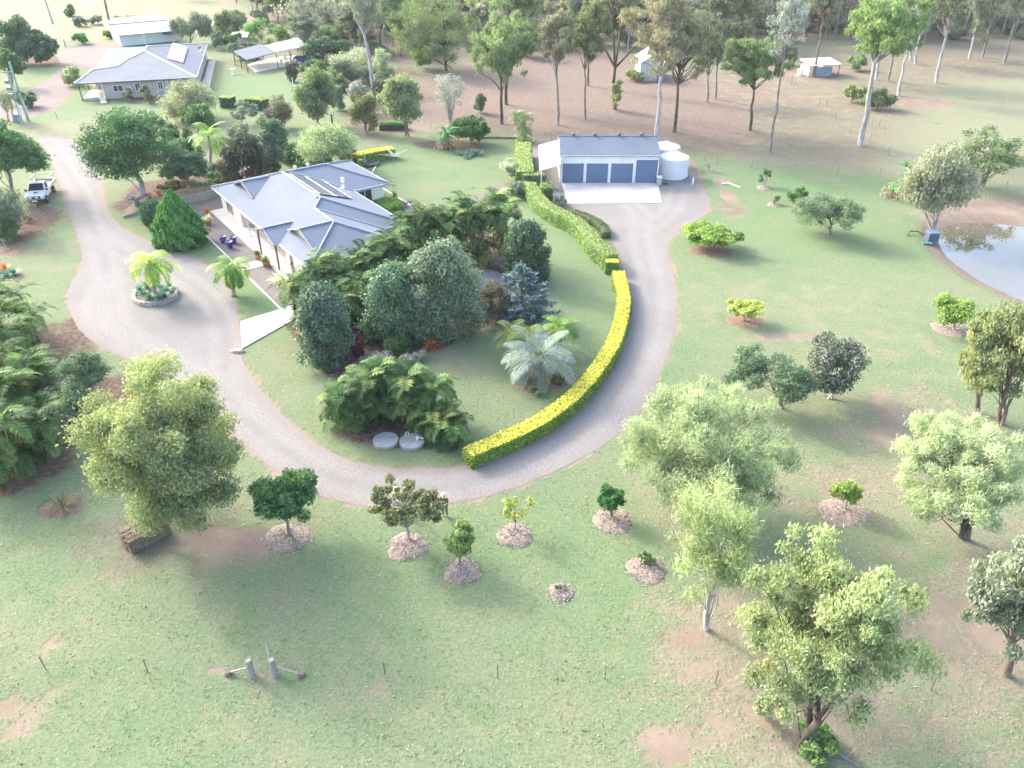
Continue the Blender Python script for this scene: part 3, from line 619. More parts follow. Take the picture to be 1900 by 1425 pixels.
# roof-top bits: antenna, small mast, whirly vents
an = MB(); a0 = rp(11.6, 10.4, 2.1)
an.tube([a0, a0 + Vector((0, 0, 1.5))], .03, 6); an.tube([a0 + Vector((.5, .3, 0)), a0 + Vector((0, 0, .8))], .02, 5); an.tube([a0 + Vector((-.4, .3, .1)), a0 + Vector((0, 0, .8))], .02, 5)
an.box(a0.x - .18, a0.y - .06, a0.z + 1.2, a0.x + .18, a0.y + .06, a0.z + 1.75)
for k in range(6): an.tube([a0 + Vector((-.35 + .03 * k, -1.2 + .25 * k, .95)), a0 + Vector((.35 - .03 * k, -1.2 + .25 * k, .95))], .012, 4)
an.tube([a0 + Vector((0, -1.3, .95)), a0 + Vector((0, .1, .95))], .02, 5); an.build('antenna', WHITE, house)
for s_, t_, d_ in ((14.6, 6.0, 6.0), (1.3, 9.2, 2.3), (2.2, 10.4, 3.2)):
    p = rp(s_, t_, d_); MB().tube([p, p + Vector((0, 0, .35))], .06, 8).lathe([(.06, .3), (.2, .38), (.2, .5), (.05, .6)], p, 10).build('roof_vent', WHITE, house)

# four-bay shed
GX0, GX1, GY0, GY1 = 6.0, 18.12, 95.4, 102.6
shed = empty('garage_shed', (12, 99, 0), 'white shed with four blue roller doors and ridge vents facing the gravel', 'shed')
SW = ribmat('white_ribbed_wall', (0.72, 0.71, 0.70), 0, 0.2, 0.5); SR = roofmat('steel_blue_roof', (0.13, 0.158, 0.20), (0, 1)); DOORM = ribmat('blue_roller_slats', (0.095, 0.155, 0.255), 2, 0.10, 0.45, var=0.05, depth=0.02)
def sl(x, y, z=0.0): return Vector((x - 12, y - 99, z))
w = MB(); w.prism([sl(GX0, GY0), sl(GX1, GY0), sl(GX1, GY1), sl(GX0, GY1)], 0, 3.5)
ym = (GY0 + GY1) / 2
w.add([sl(GX0, GY0, 3.5), sl(GX0, GY1, 3.5), sl(GX0, ym, 4.75), sl(GX0 + .1, GY0, 3.5), sl(GX0 + .1, GY1, 3.5), sl(GX0 + .1, ym, 4.75)], [(0, 2, 1), (3, 4, 5), (0, 3, 5, 2), (1, 2, 5, 4)])
w.add([sl(GX1 - .1, GY0, 3.5), sl(GX1 - .1, GY1, 3.5), sl(GX1 - .1, ym, 4.75), sl(GX1, GY0, 3.5), sl(GX1, GY1, 3.5), sl(GX1, ym, 4.75)], [(0, 2, 1), (3, 4, 5), (0, 3, 5, 2), (1, 2, 5, 4)])
w.build('wall', SW, shed)
for sg in (0, 1):
    y0 = GY0 - .15 if sg == 0 else GY1 + .15; z0 = 3.5 - .052 + .06
    pts = [sl(GX0 - .12, y0, z0), sl(GX1 + .12, y0, z0), sl(GX1 + .12, ym, 4.83), sl(GX0 - .12, ym, 4.83)]
    if sg: pts = pts[::-1]
    MB().slab(pts, .05).build('roof', SR, shed)
MB().tube([sl(GX0 - .13, ym, 4.84), sl(GX1 + .13, ym, 4.84)], .1, 6).build('roof_flashing', CAPM, shed)
MB().box(*sl(GX0 - .13, GY0 - .30, 3.36), *sl(GX1 + .13, GY0 - .16, 3.5)).build('gutter', EAVE, shed)
for x0, x1, h in ((6.25, 8.88, 2.5), (9.22, 11.9, 2.5), (12.24, 14.98, 2.5), (15.32, 18.0, 2.93)):
    d = MB().box(*sl(x0, GY0 - .05, .02), *sl(x1, GY0 - .003, h)).build('roller_door', DOORM, shed)
    MB().box(*sl(x0 - .1, GY0 - .09, 0), *sl(x0 - .003, GY0 - .004, h + .1)).box(*sl(x1 + .003, GY0 - .09, 0), *sl(x1 + .1, GY0 - .004, h + .1)).box(*sl(x0, GY0 - .09, h + .004), *sl(x1, GY0 - .004, h + .1)).build('frame', WHITE, d)
    MB().box(*sl(x0 + .02, GY0 - .075, .02), *sl(x1 - .02, GY0 - .052, .10)).build('bottom_rail', STEEL, d)
for x in (7.7, 10.4, 13.45, 16.25):
    p = sl(x, ym, 4.8)
    MB().lathe([(.13, 0), (.13, .12), (.24, .17), (.27, .29), (.22, .40), (.08, .46)], p, 14).build('roof_vent', SR, shed, smooth=True)
for x in (GX0 - .05, GX1 - .05): MB().tube([sl(x, GY0 - .2, 3.4), sl(x, GY0 - .08, 3.2), sl(x, GY0 - .08, .1)], .05, 6).build('downpipe', WHITE, shed)
# lean-to on the side of the shed
LR = ribmat('pale_lean_to_sheet', (0.74, 0.74, 0.73), 1, 0.2, 0.5)
MB().slab([sl(3.3, 92.4, 2.55), sl(GX0 - .13, 93.4, 3.0), sl(GX0 - .13, 103.6, 3.0), sl(3.5, 102.9, 2.55)], .07).build('lean_to_roof', LR, shed)
for x, y in ((3.55, 92.9), (3.6, 97.6), (3.65, 102.4)): MB().box(*sl(x - .05, y - .05, 0), *sl(x + .05, y + .05, 2.47)).build('post', WHITE, shed)
cslab('apron', [G(1043, 343)] + [Vector((6.1, 95.3, 0)), Vector((18.2, 95.3, 0)), G(1228, 377), G(1053, 378.5)], 0.0, 0.07, mat('apron_concrete', (0.52, 0.46, 0.43), 0.8, 0.16, 0.5))
# rain tanks
TW = ribmat('tank_plastic', (0.73, 0.73, 0.75), 2, 0.09, 0.5, depth=0.03, var=0.05)
def tank(x, y, lab):
    t = empty('water_tank', (x, y, 0), lab, 'water tank', group='rainwater tanks beside the shed')
    MB().lathe([(1.78, 0), (1.80, .05), (1.80, 2.45), (1.76, 2.52)], n=48).build('wall', TW, t)
    r = MB(); r.lathe([(1.77, 2.5), (1.74, 2.56), (.35, 3.0), (.3, 3.06)], n=48)
    for k in range(16):
        a = k * math.pi / 8; r.tube([(1.7 * math.cos(a), 1.7 * math.sin(a), 2.585), (.36 * math.cos(a), .36 * math.sin(a), 3.02)], .035, 5)
    r.build('roof', WHITE, t)
    MB().lathe([(.28, 3.05), (.28, 3.12), (.2, 3.14)], n=20).build('hatch', WHITE, t)
    MB().tube([(1.83, -.3, 0), (1.83, -.3, 2.5), (1.6, -.3, 2.72)], .05, 6).build('pipe', WHITE, t)
tank(20.5, 98.1, 'front round white rain tank on the gravel beside the shed'); tank(20.2, 102.6, 'rear round white rain tank half hidden behind another tank')

# neighbour's house, traced roof; terrain there is read as flat
NA = Vector((-73.8, 137.75, 0)); N1 = Vector((0.96658, 0.25636, 0)); N2 = Vector((-0.25636, 0.96658, 0))
nh = empty('house', NA + N1 * 10 + N2 * 15, 'neighbour brick house with pale grey hip roof and corner verandah', 'house')
def nl(s, t, z=0.0): return NA + N1 * s + N2 * t + Vector((0, 0, z)) - nh.location
NR = roofmat('light_grey_roof', (0.165, 0.182, 0.21), N2); NR2 = roofmat('light_grey_roof_shaded', (0.13, 0.152, 0.19), N1)  # same roof; side slopes take a darker copy, their shade painted in
BRICK, nt, b = nodes('pale_brick'); tc = nd(nt, 'ShaderNodeTexCoord').outputs['Object']
bk = nd(nt, 'ShaderNodeTexBrick'); bk.inputs['Scale'].default_value = 1; bk.inputs['Brick Width'].default_value = .5; bk.inputs['Row Height'].default_value = .17; bk.inputs['Mortar Size'].default_value = .02
bk.inputs['Color1'].default_value = (.40, .36, .32, 1); bk.inputs['Color2'].default_value = (.46, .41, .37, 1); bk.inputs['Mortar'].default_value = (.5, .48, .45, 1)
mp = nd(nt, 'ShaderNodeMapping'); mp.inputs['Rotation'].default_value = (math.pi / 2, 0, 0); nt.links.new(tc, mp.inputs[0]); nt.links.new(mp.outputs[0], bk.inputs[0])
nt.links.new(bk.outputs[0], b.inputs['Base Color']); b.inputs['Roughness'].default_value = .9
q0, q1, q2, q3, q4 = (2.0, 6.6, 3.75), (6.0, 7.6, 3.95), (7.0, 11.0, 4.3), (9.8, 15.5, 5.0), (9.7, 20.5, 5.0)
ei, bl, br = (1.3, 14.3, 2.9), (.4, 33.6, 2.9), (19.5, 34.4, 2.9)
def npl(m, pts):
    pts = [nl(*p) for p in pts]; n = Vector((0, 0, 0))
    for i in range(len(pts)): n += pts[i].cross(pts[(i + 1) % len(pts)])
    if n.z < 0: pts = pts[::-1]
    MB().slab(pts, .06).build('roof', m, nh)
npl(NR, [(0, 0, 2.9), (19.6, 0, 2.9), q3, q2, q1, q0]); npl(NR2, [(0, 0, 2.9), q0, (.6, 12.6, 2.9)]); npl(NR, [q0, q1, (1.3, 12.6, 3.05), (.6, 12.6, 2.9)])
npl(NR2, [(19.6, 0, 2.9), br, q4, q3]); npl(NR2, [q2, q3, q4, bl, ei]); npl(NR, [q1, q2, ei, (1.3, 12.6, 3.05)]); npl(NR, [q4, br, bl])
fl = MB()
for a, c in ((q3, (19.6, 0, 2.9)), (q3, q2), (q2, q1), (q1, q0), (q0, (0, 0, 2.9)), (q3, q4), (q4, br)): fl.tube([nl(*a) + Vector((0, 0, .03)), nl(*c) + Vector((0, 0, .03))], .14, 6)
fl.build('roof_flashing', mat('pale_flashing', (.5, .5, .52), .5, .05), nh)
gt = MB()
for a, c in (((0, 0), (19.6, 0)), ((19.6, 0), (19.5, 34.4)), ((0, 0), (.6, 12.6)), ((1.3, 14.3), (.4, 33.6))): gt.tube([nl(*a, 2.82), nl(*c, 2.82)], .12, 6)
gt.build('gutter', mat('grey_gutter', (.12, .14, .16), .5, .05), nh)
MB().prism([nl(4.2, .7), nl(18.9, .7), nl(18.8, 33.6), nl(1.8, 33), nl(1.8, 7), nl(4.2, 7)], 0, 2.78).build('wall', BRICK, nh)
def nwin(s, w_, z0, z1):
    a = nl(s, .7); f = MB()
    def bx(m, x0, x1, zz0, zz1, d):
        pts = [a + N1 * x + Vector((0, 0, z)) - N2 * dd for dd in (0, d) for z in (zz0, zz1) for x in (x0, x1)]
        m.add(pts, [(0, 2, 3, 1), (4, 5, 7, 6), (0, 1, 5, 4), (2, 6, 7, 3), (0, 4, 6, 2), (1, 3, 7, 5)])
    g = MB(); bx(g, .08, w_ - .08, z0 + .08, z1 - .08, .03); gl = g.build('window', GLASS, nh, recalc=True)
    for x0, x1, q, r in ((0, w_, z0, z0 + .1), (0, w_, z1 - .1, z1), (0, .1, z0 + .102, z1 - .102), (w_ - .1, w_, z0 + .102, z1 - .102), (w_ / 2 - .04, w_ / 2 + .04, z0 + .102, z1 - .102)): bx(f, x0, x1, q, r, .07)
    f.build('frame', WHITE, gl, recalc=True)
nwin(5.6, 1.7, 1.1, 2.2); nwin(9.2, .9, 1.0, 2.4); nwin(12.9, .8, 1.1, 2.4); nwin(15.6, 1.2, 1.1, 2.2)
a = nl(8.0, .7); MB().box(a.x, a.y - .35, 1.2, a.x + .7, a.y - .02, 1.8).build('air_conditioner', WHITE, nh)
MB().prism([nl(.6, .4), nl(4.15, .4), nl(4.15, 6.9), nl(.6, 6.9)], 0, .4).build('verandah_floor', CONC, nh)
for s_, t_ in ((.5, .3), (.6, 6.6), (4.1, .3)): p = nl(s_, t_); MB().box(p.x - .07, p.y - .07, 0, p.x + .07, p.y + .07, 2.8).build('post', DARK if s_ < 1 else WHITE, nh)
rl = MB()
for k in range(12):
    p = nl(.65 + k * .2, .42); rl.box(p.x - .02, p.y - .02, .4, p.x + .02, p.y + .02, 1.25)
rl.tube([nl(.6, .42, 1.27), nl(3.0, .42, 1.27)], .035, 5); rl.tube([nl(3.2, .2, 1.2), nl(3.9, -2.6, .9)], .04, 5); rl.tube([nl(4.0, .2, 1.2), nl(4.7, -2.6, .9)], .04, 5)
rl.build('railing', WHITE, nh)
rp_ = MB(); rp_.slab([nl(3.1, .3, .42), nl(3.9, -2.7, .12), nl(4.8, -2.6, .12), nl(4.1, .3, .42)], .1); rp_.build('ramp', CONC, nh, recalc=True)
# raised white solar heater panel, and the dish on its mast
def on_right(s, t): # height of the right-hand slope
    return 2.9 + (19.6 - s) * (5.0 - 2.9) / 9.8
pp = [nl(s, t, on_right(s, t) + .25) for s, t in ((13.6, 27), (16.3, 25), (16.7, 9.8), (14.0, 11.5))]
pn = MB().slab(pp, .12).build('solar_panel', mat('white_panel', (.8, .8, .8), .3, .03, spec=.6), nh, recalc=True)
dsh = MB(); p = nl(19.3, 19.5, on_right(19.3, 0)); dsh.tube([p, p + Vector((0, 0, 1.1))], .05, 6)
dsh.build('mast', WHITE, nh)
dm = MB(); n_ = 20
M = Matrix.Translation(p + Vector((0, 0, 1.3))) @ Matrix.Rotation(math.radians(-35), 4, 'Z') @ Matrix.Rotation(math.radians(58), 4, 'X')
prof = [(.02, 0), (.4, .06), (.75, .2), (.78, .22), (.75, .24), (.4, .10), (.02, .04)]
tmp = MB().lathe(prof, n=n_); dm.add([M @ Vector(v) for v in tmp.v], tmp.f); dm.build('satellite_dish', DARK, nh, smooth=True)
cslab('footpath', [NA + N1 * 19.5 + N2 * 2, NA + N1 * 20.9 + N2 * 2, NA + N1 * 20.6 + N2 * 31, NA + N1 * 19.3 + N2 * 31], 0, .06, CONC)

# neighbour's blue-white shed behind
bs = empty('farm_shed', (-86, 200, 0), 'long pale blue metal shed standing behind the neighbour house', 'shed')
def gz(x, y, z): return G(x, y, z) - bs.location
BSM = ribmat('pale_blue_sheet', (.22, .29, .33), 0, .3, .6)
a, b_, c, d = G(224, 86), G(333, 76), G(316, 38), G(216, 50)
bx, by = (b_ - a).normalized(), None; nrm = Vector((-bx.y, bx.x, 0)); Lx = (b_ - a).length; Dp = 20
def bl_(x, y, z): return a + bx * x + nrm * y + Vector((0, 0, z)) - bs.location
MB().prism([bl_(.2, .2, 0), bl_(Lx - .2, .2, 0), bl_(Lx - .2, Dp - .2, 0), bl_(.2, Dp - .2, 0)], 0, 2.6).build('wall', mat('cream_blue_wall', (.6, .66, .68), .6, .05), bs)
MB().slab([bl_(-.1, -1.2, 2.45), bl_(Lx + .1, -1.2, 2.45), bl_(Lx + .1, 9, 3.3), bl_(-.1, 9, 3.3)], .1).build('roof', BSM, bs)
MB().slab([bl_(-.1, 9.1, 3.5), bl_(Lx + .1, 9.1, 3.5), bl_(Lx + .1, 13, 4.2), bl_(-.1, 13, 4.2)], .1).build('roof', BSM, bs)
MB().slab([bl_(-.1, 13.1, 4.25), bl_(Lx + .1, 13.1, 4.25), bl_(Lx + .1, Dp, 3.4), bl_(-.1, Dp, 3.4)], .1).build('roof', BSM, bs)
MB().prism([bl_(.3, 9.2, 0), bl_(Lx - .3, 9.2, 0), bl_(Lx - .3, 9.4, 0), bl_(.3, 9.4, 0)], 2.6, 3.45).build('wall', mat('blue_wall_sheet', (.45, .56, .64), .6, .05), bs)
for x0, x1, mm in ((9.5, 13.5, mat('navy_awning', (.09, .15, .30), .7, .1)), (14.2, 19.5, WHITE)):
    MB().slab([bl_(x0, -1.0, 1.7), bl_(x1, -1.0, 1.7), bl_(x1, .15, 2.3), bl_(x0, .15, 2.3)], .06).build('awning', mm, bs)
MB().box(*bl_(5, .1, 0), *bl_(5.9, .25, 2.1)).build('door', WHITE, bs)

# pavilion: two skillion roofs on posts over slabs
pv = empty('pavilion', (-49, 168, 0), 'open garden pavilion with two skillion roofs on thin dark posts', 'pavilion')
PO = pv.location
def pvp(x, y, z=2.6): return G(x, y, z) - PO
PR = roofmat('pavilion_roof', (.12, .145, .175), (0.4, 0.9)); PRW = roofmat('pavilion_roof_white', (.26, .275, .29), (0.4, 0.9))
MB().slab([pvp(432, 95, 2.4), pvp(458, 111, 2.4), pvp(512, 97, 2.9), pvp(484, 81.5, 2.9)], .12).build('roof', PR, pv)
MB().slab([pvp(489, 84.5, 3.1), pvp(512.5, 96.5, 3.0), pvp(571, 85.5, 2.5), pvp(553, 69, 2.5)], .12).build('roof', PRW, pv)
for x, y, h in ((437, 120.5, 2.3), (449, 127, 2.35), (460.5, 135.5, 2.3), (516.7, 128, 2.85), (540, 113, 2.6), (565, 107, 2.4), (489, 107, 2.75), (553, 96, 2.4)):
    p = G(x, y) - PO; MB().box(p.x - .07, p.y - .07, 0, p.x + .07, p.y + .07, h).build('post', DARK, pv)
cslab('patio', G2([(458, 121), (474, 134.5), (513, 127), (560, 117), (548, 103), (489, 110)]), 0, .06, CONCB)
def chair(x, y, rz, lab):
    o = empty('garden_chair', G(x, y, .06), lab, 'chair', rz, 'white chairs around the pavilion table')
    s = MB().box(-.25, -.25, .4, .25, .25, .46); s.build('seat', WHITE, o); MB().box(-.25, .22, .47, .25, .28, 1.0).build('backrest', WHITE, o)
    for sx in (-.21, .21):
        for sy in (-.21, .21): MB().box(sx - .03, sy - .03, 0, sx + .03, sy + .03, .397).build('leg', WHITE, o)
    return o
tb = empty('garden_table', G(531, 116, .06), 'round white table under the pavilion roof', 'table')
MB().lathe([(.9, .70), (.93, .73), (.9, .76)], n=24).build('table_top', WHITE, tb); MB().lathe([(.3, 0), (.3, .05), (.07, .1), (.07, .70)], n=12).build('pedestal', WHITE, tb)
for x, y, r in ((520, 117, 1.9), (524, 119, 2.8), (543, 115, -1.2), (547, 118, -2.2), (530, 112, .2), (540, 110.5, -.3)): chair(x, y, r, 'white chair drawn up to the round pavilion table')
sp = tag(MB().box(-1.6, -1.1, 0, 1.6, 1.1, .5).box(-1.6, -1.1, .5, -1.4, 1.1, .75).box(1.4, -1.1, .5, 1.6, 1.1, .75).box(-1.398, -1.1, .5, 1.398, -.9, .75).box(-1.398, .9, .5, 1.398, 1.1, .75).build('spa_tub', mat('navy_tub', (.05, .09, .16), .4, .1)), 'dark blue square tub with white rim at the pavilion end', 'tub'); sp.location = G(560, 113)
bb = empty('bird_bath', G(433, 138), 'white pedestal bird bath on the neighbour lawn', 'bird bath')
MB().lathe([(.28, 0), (.28, .08), (.12, .2), (.1, .8), (.16, .9)], n=16).build('pedestal', WHITE, bb); MB().lathe([(.15, .9), (.48, 1.0), (.5, 1.06), (.42, 1.04), (.1, .98)], n=20).build('bowl', WHITE, bb)

# tin shed in the trees, chicken shelter
ts = empty('tin_shed', G(1208, 150), 'small silver tin shed half hidden among the gums', 'shed')
TIN = ribmat('weathered_tin', (.50, .53, .56), 0, .15, .5)
MB().prism([(-2.2, 0), (2.2, 0), (2.2, 7), (-2.2, 7)], 0, 3.2).add([(-2.2, 0, 3.2), (2.2, 0, 3.2), (0, 0, 4.6), (-2.2, .1, 3.2), (2.2, .1, 3.2), (0, .1, 4.6)], [(0, 1, 2), (5, 4, 3), (0, 2, 5, 3), (1, 4, 5, 2)]).build('wall', TIN, ts)
for sg in (-1, 1):
    pts = [Vector((sg * 2.4, -.3, 3.12)), Vector((0, -.3, 4.68)), Vector((0, 7.3, 4.68)), Vector((sg * 2.4, 7.3, 3.12))]
    MB().slab(pts if sg < 0 else pts[::-1], .05).build('roof', ribmat('pale_tin_roof', (.66, .67, .67), 1, .15, .5), ts, recalc=True)
MB().box(1.2, -.45, 0, 1.75, -.06, 1.5).build('drum', mat('blue_drum', (.03, .05, .35), .4, .1), ts)
MB().box(-.9, -.04, .05, .9, -.002, 2.2).build('door', ribmat('shed_door', (.45, .48, .5), 0, .15, .5), ts)
ck = empty('animal_shelter', G(1524, 142), 'low shelter with white flat roof and grey-blue front in the paddock', 'shelter', rz=.12)
MB().box(-1.6, 0, 0, 1.9, .12, 1.7).build('front_panel', mat('blue_grey_panel', (.20, .27, .33), .6, .1), ck)
MB().box(-2.6, .1, 0, -1.62, 4, 1.6).build('wall', WHITE, ck); MB().box(1.2, 1.5, 0, 2.2, 4, 1.7).build('wall', WHITE, ck)
MB().slab([Vector((-3.0, -.7, 2.15)), Vector((3.2, -.7, 2.35)), Vector((3.3, 4.6, 2.6)), Vector((-2.8, 4.6, 2.4))], .09).build('roof', ribmat('white_sheet', (.70, .69, .66), 0, .2, .5), ck)
for x, y in ((-2.8, -.5), (3.0, -.5), (3.0, 4.3), (-2.6, 4.3)): MB().box(x - .06, y - .06, 0, x + .06, y + .06, 2.15).build('post', RUST, ck)
MB().lathe([(.55, 0), (.6, .1), (.6, 1.1), (.5, 1.2)], (-3.6, 1.5, 0), 16).build('drum', WHITE, ck)
# little white structures behind the neighbour garden
for (x, y, w_, lab) in ((408, 62, 6.5, 'long white roofed stall behind the small trees past the neighbour house'), (448, 84, 4.0, 'small white open frame shed with pale roof beside the pavilion')):
    o = empty('garden_shed', G(x, y), lab, 'shed')
    MB().slab([Vector((-w_ / 2, -1.5, 2.0)), Vector((w_ / 2, -1.5, 2.0)), Vector((w_ / 2, 2, 2.5)), Vector((-w_ / 2, 2, 2.5))], .08).build('roof', WHITE, o)
    MB().box(-w_ / 2 + .2, 1.6, 0, w_ / 2 - .2, 1.75, 2.2).build('wall', mat('pale_back_wall', (.6, .6, .58), .7, .1), o)
    for sx in (-w_ / 2 + .1, w_ / 2 - .1): MB().box(sx - .06, -1.4, 0, sx + .06, -1.28, 1.93).build('post', WHITE, o)

# ------------------------------------------------------------------ vegetation
def nrm(a): return a / np.maximum(np.linalg.norm(a, axis=-1, keepdims=True), 1e-9)
def leaves(rg, P, N, L, W, droop=0.0, spread=0.8, ax=None):
    """diamond leaves at points P with preferred normals N"""
    n = len(P); N = nrm(N + rg.normal(size=(n, 3)) * spread)
    A = nrm(np.cross(N, rg.normal(size=(n, 3)))) if ax is None else nrm(ax + rg.normal(size=(n, 3)) * 0.35)
    A = nrm(A * (1 - droop) + np.array([0, 0, -1.0]) * droop)
    S = nrm(np.cross(N, A)); l = (L * rg.uniform(.6, 1.3, n))[:, None]; w = (W * rg.uniform(.7, 1.3, n))[:, None]
    return np.stack([P - A * l * .5, P - A * l * .05 + S * w * .5, P + A * l * .5, P - A * l * .05 - S * w * .5], 1)
def blobs(rg, C, R, nb, rb, low=-0.75, core=0.35, flat=1.0, lobes=0):
    """centres and radii of leaf clumps, grouped in uneven lobes, spread through an ellipsoid"""
    out = []; R = np.array(R, float); m = lobes or max(5, int(nb / 7)); LB = []
    while len(LB) < m:
        d = nrm(rg.normal(size=3))
        if d[2] < low or (LB and max(d @ e for e, _, _ in LB) > .93 and rg.uniform() < .8): continue
        LB.append((d, rg.uniform(.42, .68), rg.uniform(.30, .46)))
    while len(out) < nb:
        d, q, k = LB[len(out) % m]; r = rb * rg.uniform(.6, 1.2)
        e = nrm(rg.normal(size=3)); p = d * q + e * k * rg.uniform(.45, 1) ** .5
        n_ = np.linalg.norm(p)
        if p[2] < low or (len(out) > nb * .85 and n_ > .5): p = e * rg.uniform(core, .7)
        lim = 1 - .75 * r / R
        p = p / max(1, np.linalg.norm(p / np.maximum(lim, .15)))
        out.append((C + p * R, r))
    return out
def fill(rg, bl, n, L, W, droop, flat=1.0, shell=0.45, up=0.35, spread=.8, squash=1.0):
    tot = sum(r * r for _, r in bl); Qs = []; T = []
    for c, r in bl:
        k = max(4, int(n * r * r / tot)); d = nrm(rg.normal(size=(k, 3)))
        p = c + d * np.array([1, 1, flat]) * (r * rg.uniform(0, 1, k) ** shell * np.where(rg.uniform(0, 1, k) < .16, rg.uniform(1, 1.5, k), 1))[:, None]
        N = d + np.array([0, 0, up])
        Qs.append(leaves(rg, p, N, L, W, droop, spread)); T.append(np.clip(rg.uniform() * .45 + rg.uniform(0, .55, k), 0, 1))
    return np.concatenate(Qs), np.concatenate(T)
def bend(a, b, sag, n, rg, wob=0.0):
    a, b = Vector(a), Vector(b); L = (b - a).length; out = []
    for i in range(n + 1):
        t = i / n; p = a.lerp(b, t); p.z += sag * L * 4 * t * (1 - t)
        if 0 < i < n: p += Vector(rg.normal(size=3)) * wob * L
        out.append(p)
    return out
def trunk_mesh(rg, top, r0, bl, nlimb, stems=1, fork=0.35, bark=None, parent=None, lean=0.0, twigs=0, rfrac=.3):
    mb = MB(); top = Vector(top)
    for s in range(stems):
        off = Vector((rg.normal(), rg.normal(), 0)) * (0.0 if stems == 1 else r0 * 1.2)
        tp = top + (Vector((rg.normal(), rg.normal(), 0)) * top.z * (.16 if stems > 1 else .0))
        pts = bend(off, tp, 0, 6, rg, .018)
        rr = r0 if stems == 1 else r0 * .65
        mb.tube([pts[0] + Vector((0, 0, -.1))] + pts, [rr * 1.45] + [rr * (1.15 - .8 * i / 6) for i in range(7)], 8)
        k = nlimb // stems; order = rg.permutation(len(bl))[:k]
        for j in order:
            c, r = bl[j]; t = rg.uniform(fork, .95); q = pts[min(6, int(t * 6))]
            if c[2] < q.z * .8: q = pts[min(6, max(1, int(6 * fork)))]
            lp = bend(q, Vector(c), .05, 4, rg, .03); lr = rr * rfrac * rg.uniform(.7, 1.2) + .012
            mb.tube(lp, [lr * (1 - .75 * i / 4) for i in range(5)], 5, cap=False)
            for _ in range(twigs):
                e = Vector(c) + Vector(rg.normal(size=3)) * r * .8
                mb.tube([lp[3], lp[3].lerp(e, .6), e], [lr * .4, lr * .25, lr * .1], 4, cap=False)
    return mb.build('trunk', bark, parent, smooth=True)
ST = {  # nb, rb, leaves, L, W, droop, flat, low, core, shell, limbs, stems, trunk r (share of height), bark
    'gum':    dict(nb=62, rb=.24, n=30000, L=.30, W=.12, droop=.45, flat=.85, low=-.7, core=.3, shell=.5, limbs=22, tr=.020),
    'gumopen':dict(nb=46, rb=.235, n=22000, L=.32, W=.10, droop=.6, flat=.8, low=-.75, core=.25, shell=.6, limbs=30, tr=.020),
    'dense':  dict(nb=70, rb=.22, n=12000, L=.22, W=.13, droop=.15, flat=.9, low=-.8, core=.55, shell=.35, limbs=10, tr=.02),
    'feather':dict(nb=48, rb=.22, n=12000, L=.30, W=.07, droop=.25, flat=.5, low=-.6, core=.3, shell=.6, limbs=22, tr=.022),
    'umbrella':dict(nb=50, rb=.22, n=9000, L=.34, W=.16, droop=.1, flat=.38, low=-.25, core=.45, shell=.5, limbs=16, tr=.025),
    'weep':   dict(nb=70, rb=.22, n=34000, L=.30, W=.055, droop=.5, flat=.95, low=-.7, core=.25, shell=.7, limbs=40, tr=.022),
    'wispy':  dict(nb=44, rb=.26, n=15000, L=.40, W=.05, droop=.5, flat=1.15, low=-.95, core=.1, shell=.75, limbs=36, tr=.012),
    'sparse': dict(nb=30, rb=.17, n=2600, L=.26, W=.16, droop=.3, flat=.7, low=-.6, core=.5, shell=.5, limbs=26, tr=.022),
    'bush':   dict(nb=40, rb=.28, n=7000, L=.26, W=.13, droop=.15, flat=.9, low=-.9, core=.4, shell=.45, limbs=8, tr=.03),
}
def L_(key, c1, c2, **k): return leafmat(key, c1, c2, **k)
GUM1 = L_('gum_yellow_green', (.11, .14, .06), (.24, .268, .115), trans=.42)
GUM2 = L_('gum_olive', (.11, .145, .065), (.25, .285, .135), trans=.4, c3=(.34, .19, .09), p3=.05)
GUMB = L_('gum_bluish', (.06, .085, .05), (.13, .15, .085), trans=.38)
GUMG = L_('gum_mid_green', (.07, .11, .05), (.165, .21, .09), trans=.38)
GUMR = L_('gum_rusty', (.12, .125, .075), (.23, .215, .13), trans=.36)
PALE = L_('pale_weeping', (.185, .235, .125), (.315, .375, .21), trans=.45)
WISP = L_('yellow_wispy', (.15, .19, .085), (.27, .32, .15), trans=.45)
GREYG = L_('grey_green', (.08, .11, .075), (.17, .20, .13), trans=.33)
FEATH = L_('feathery_green', (.065, .115, .06), (.135, .19, .10), trans=.35)
DKG = L_('dark_green', (.032, .07, .036), (.085, .14, .065), trans=.28)
DKB = L_('dark_blue_green', (.045, .088, .052), (.115, .17, .095), trans=.22, rough=.45)
MIDG = L_('mid_green', (.035, .085, .025), (.09, .165, .045), trans=.35)
BRIG = L_('bright_green', (.05, .125, .03), (.12, .23, .05), trans=.4)
LIME = L_('lime_green', (.10, .18, .03), (.24, .32, .06), trans=.45)
YELG = L_('yellow_green', (.18, .22, .04), (.32, .36, .07), trans=.45)
REDD = L_('dark_reddish', (.03, .045, .03), (.085, .085, .055), trans=.25, c3=(.24, .10, .06), p3=.12)
BLUEC = L_('blue_conifer', (.035, .075, .075), (.10, .165, .155), trans=.12, rough=.6)
CONE = L_('clipped_conifer', (.03, .095, .015), (.085, .20, .035), trans=.25)
PURP = L_('purple_leaf', (.06, .015, .025), (.14, .04, .055), trans=.3)
ORNG = L_('orange_leaf', (.35, .10, .04), (.50, .26, .06), trans=.35)
SILV = L_('silver_green', (.14, .165, .14), (.26, .28, .23), trans=.25)
OLIVE = L_('olive_bush', (.08, .095, .035), (.16, .17, .07), trans=.35)
BROWNB = L_('brown_bush', (.07, .075, .045), (.15, .14, .08), trans=.3)
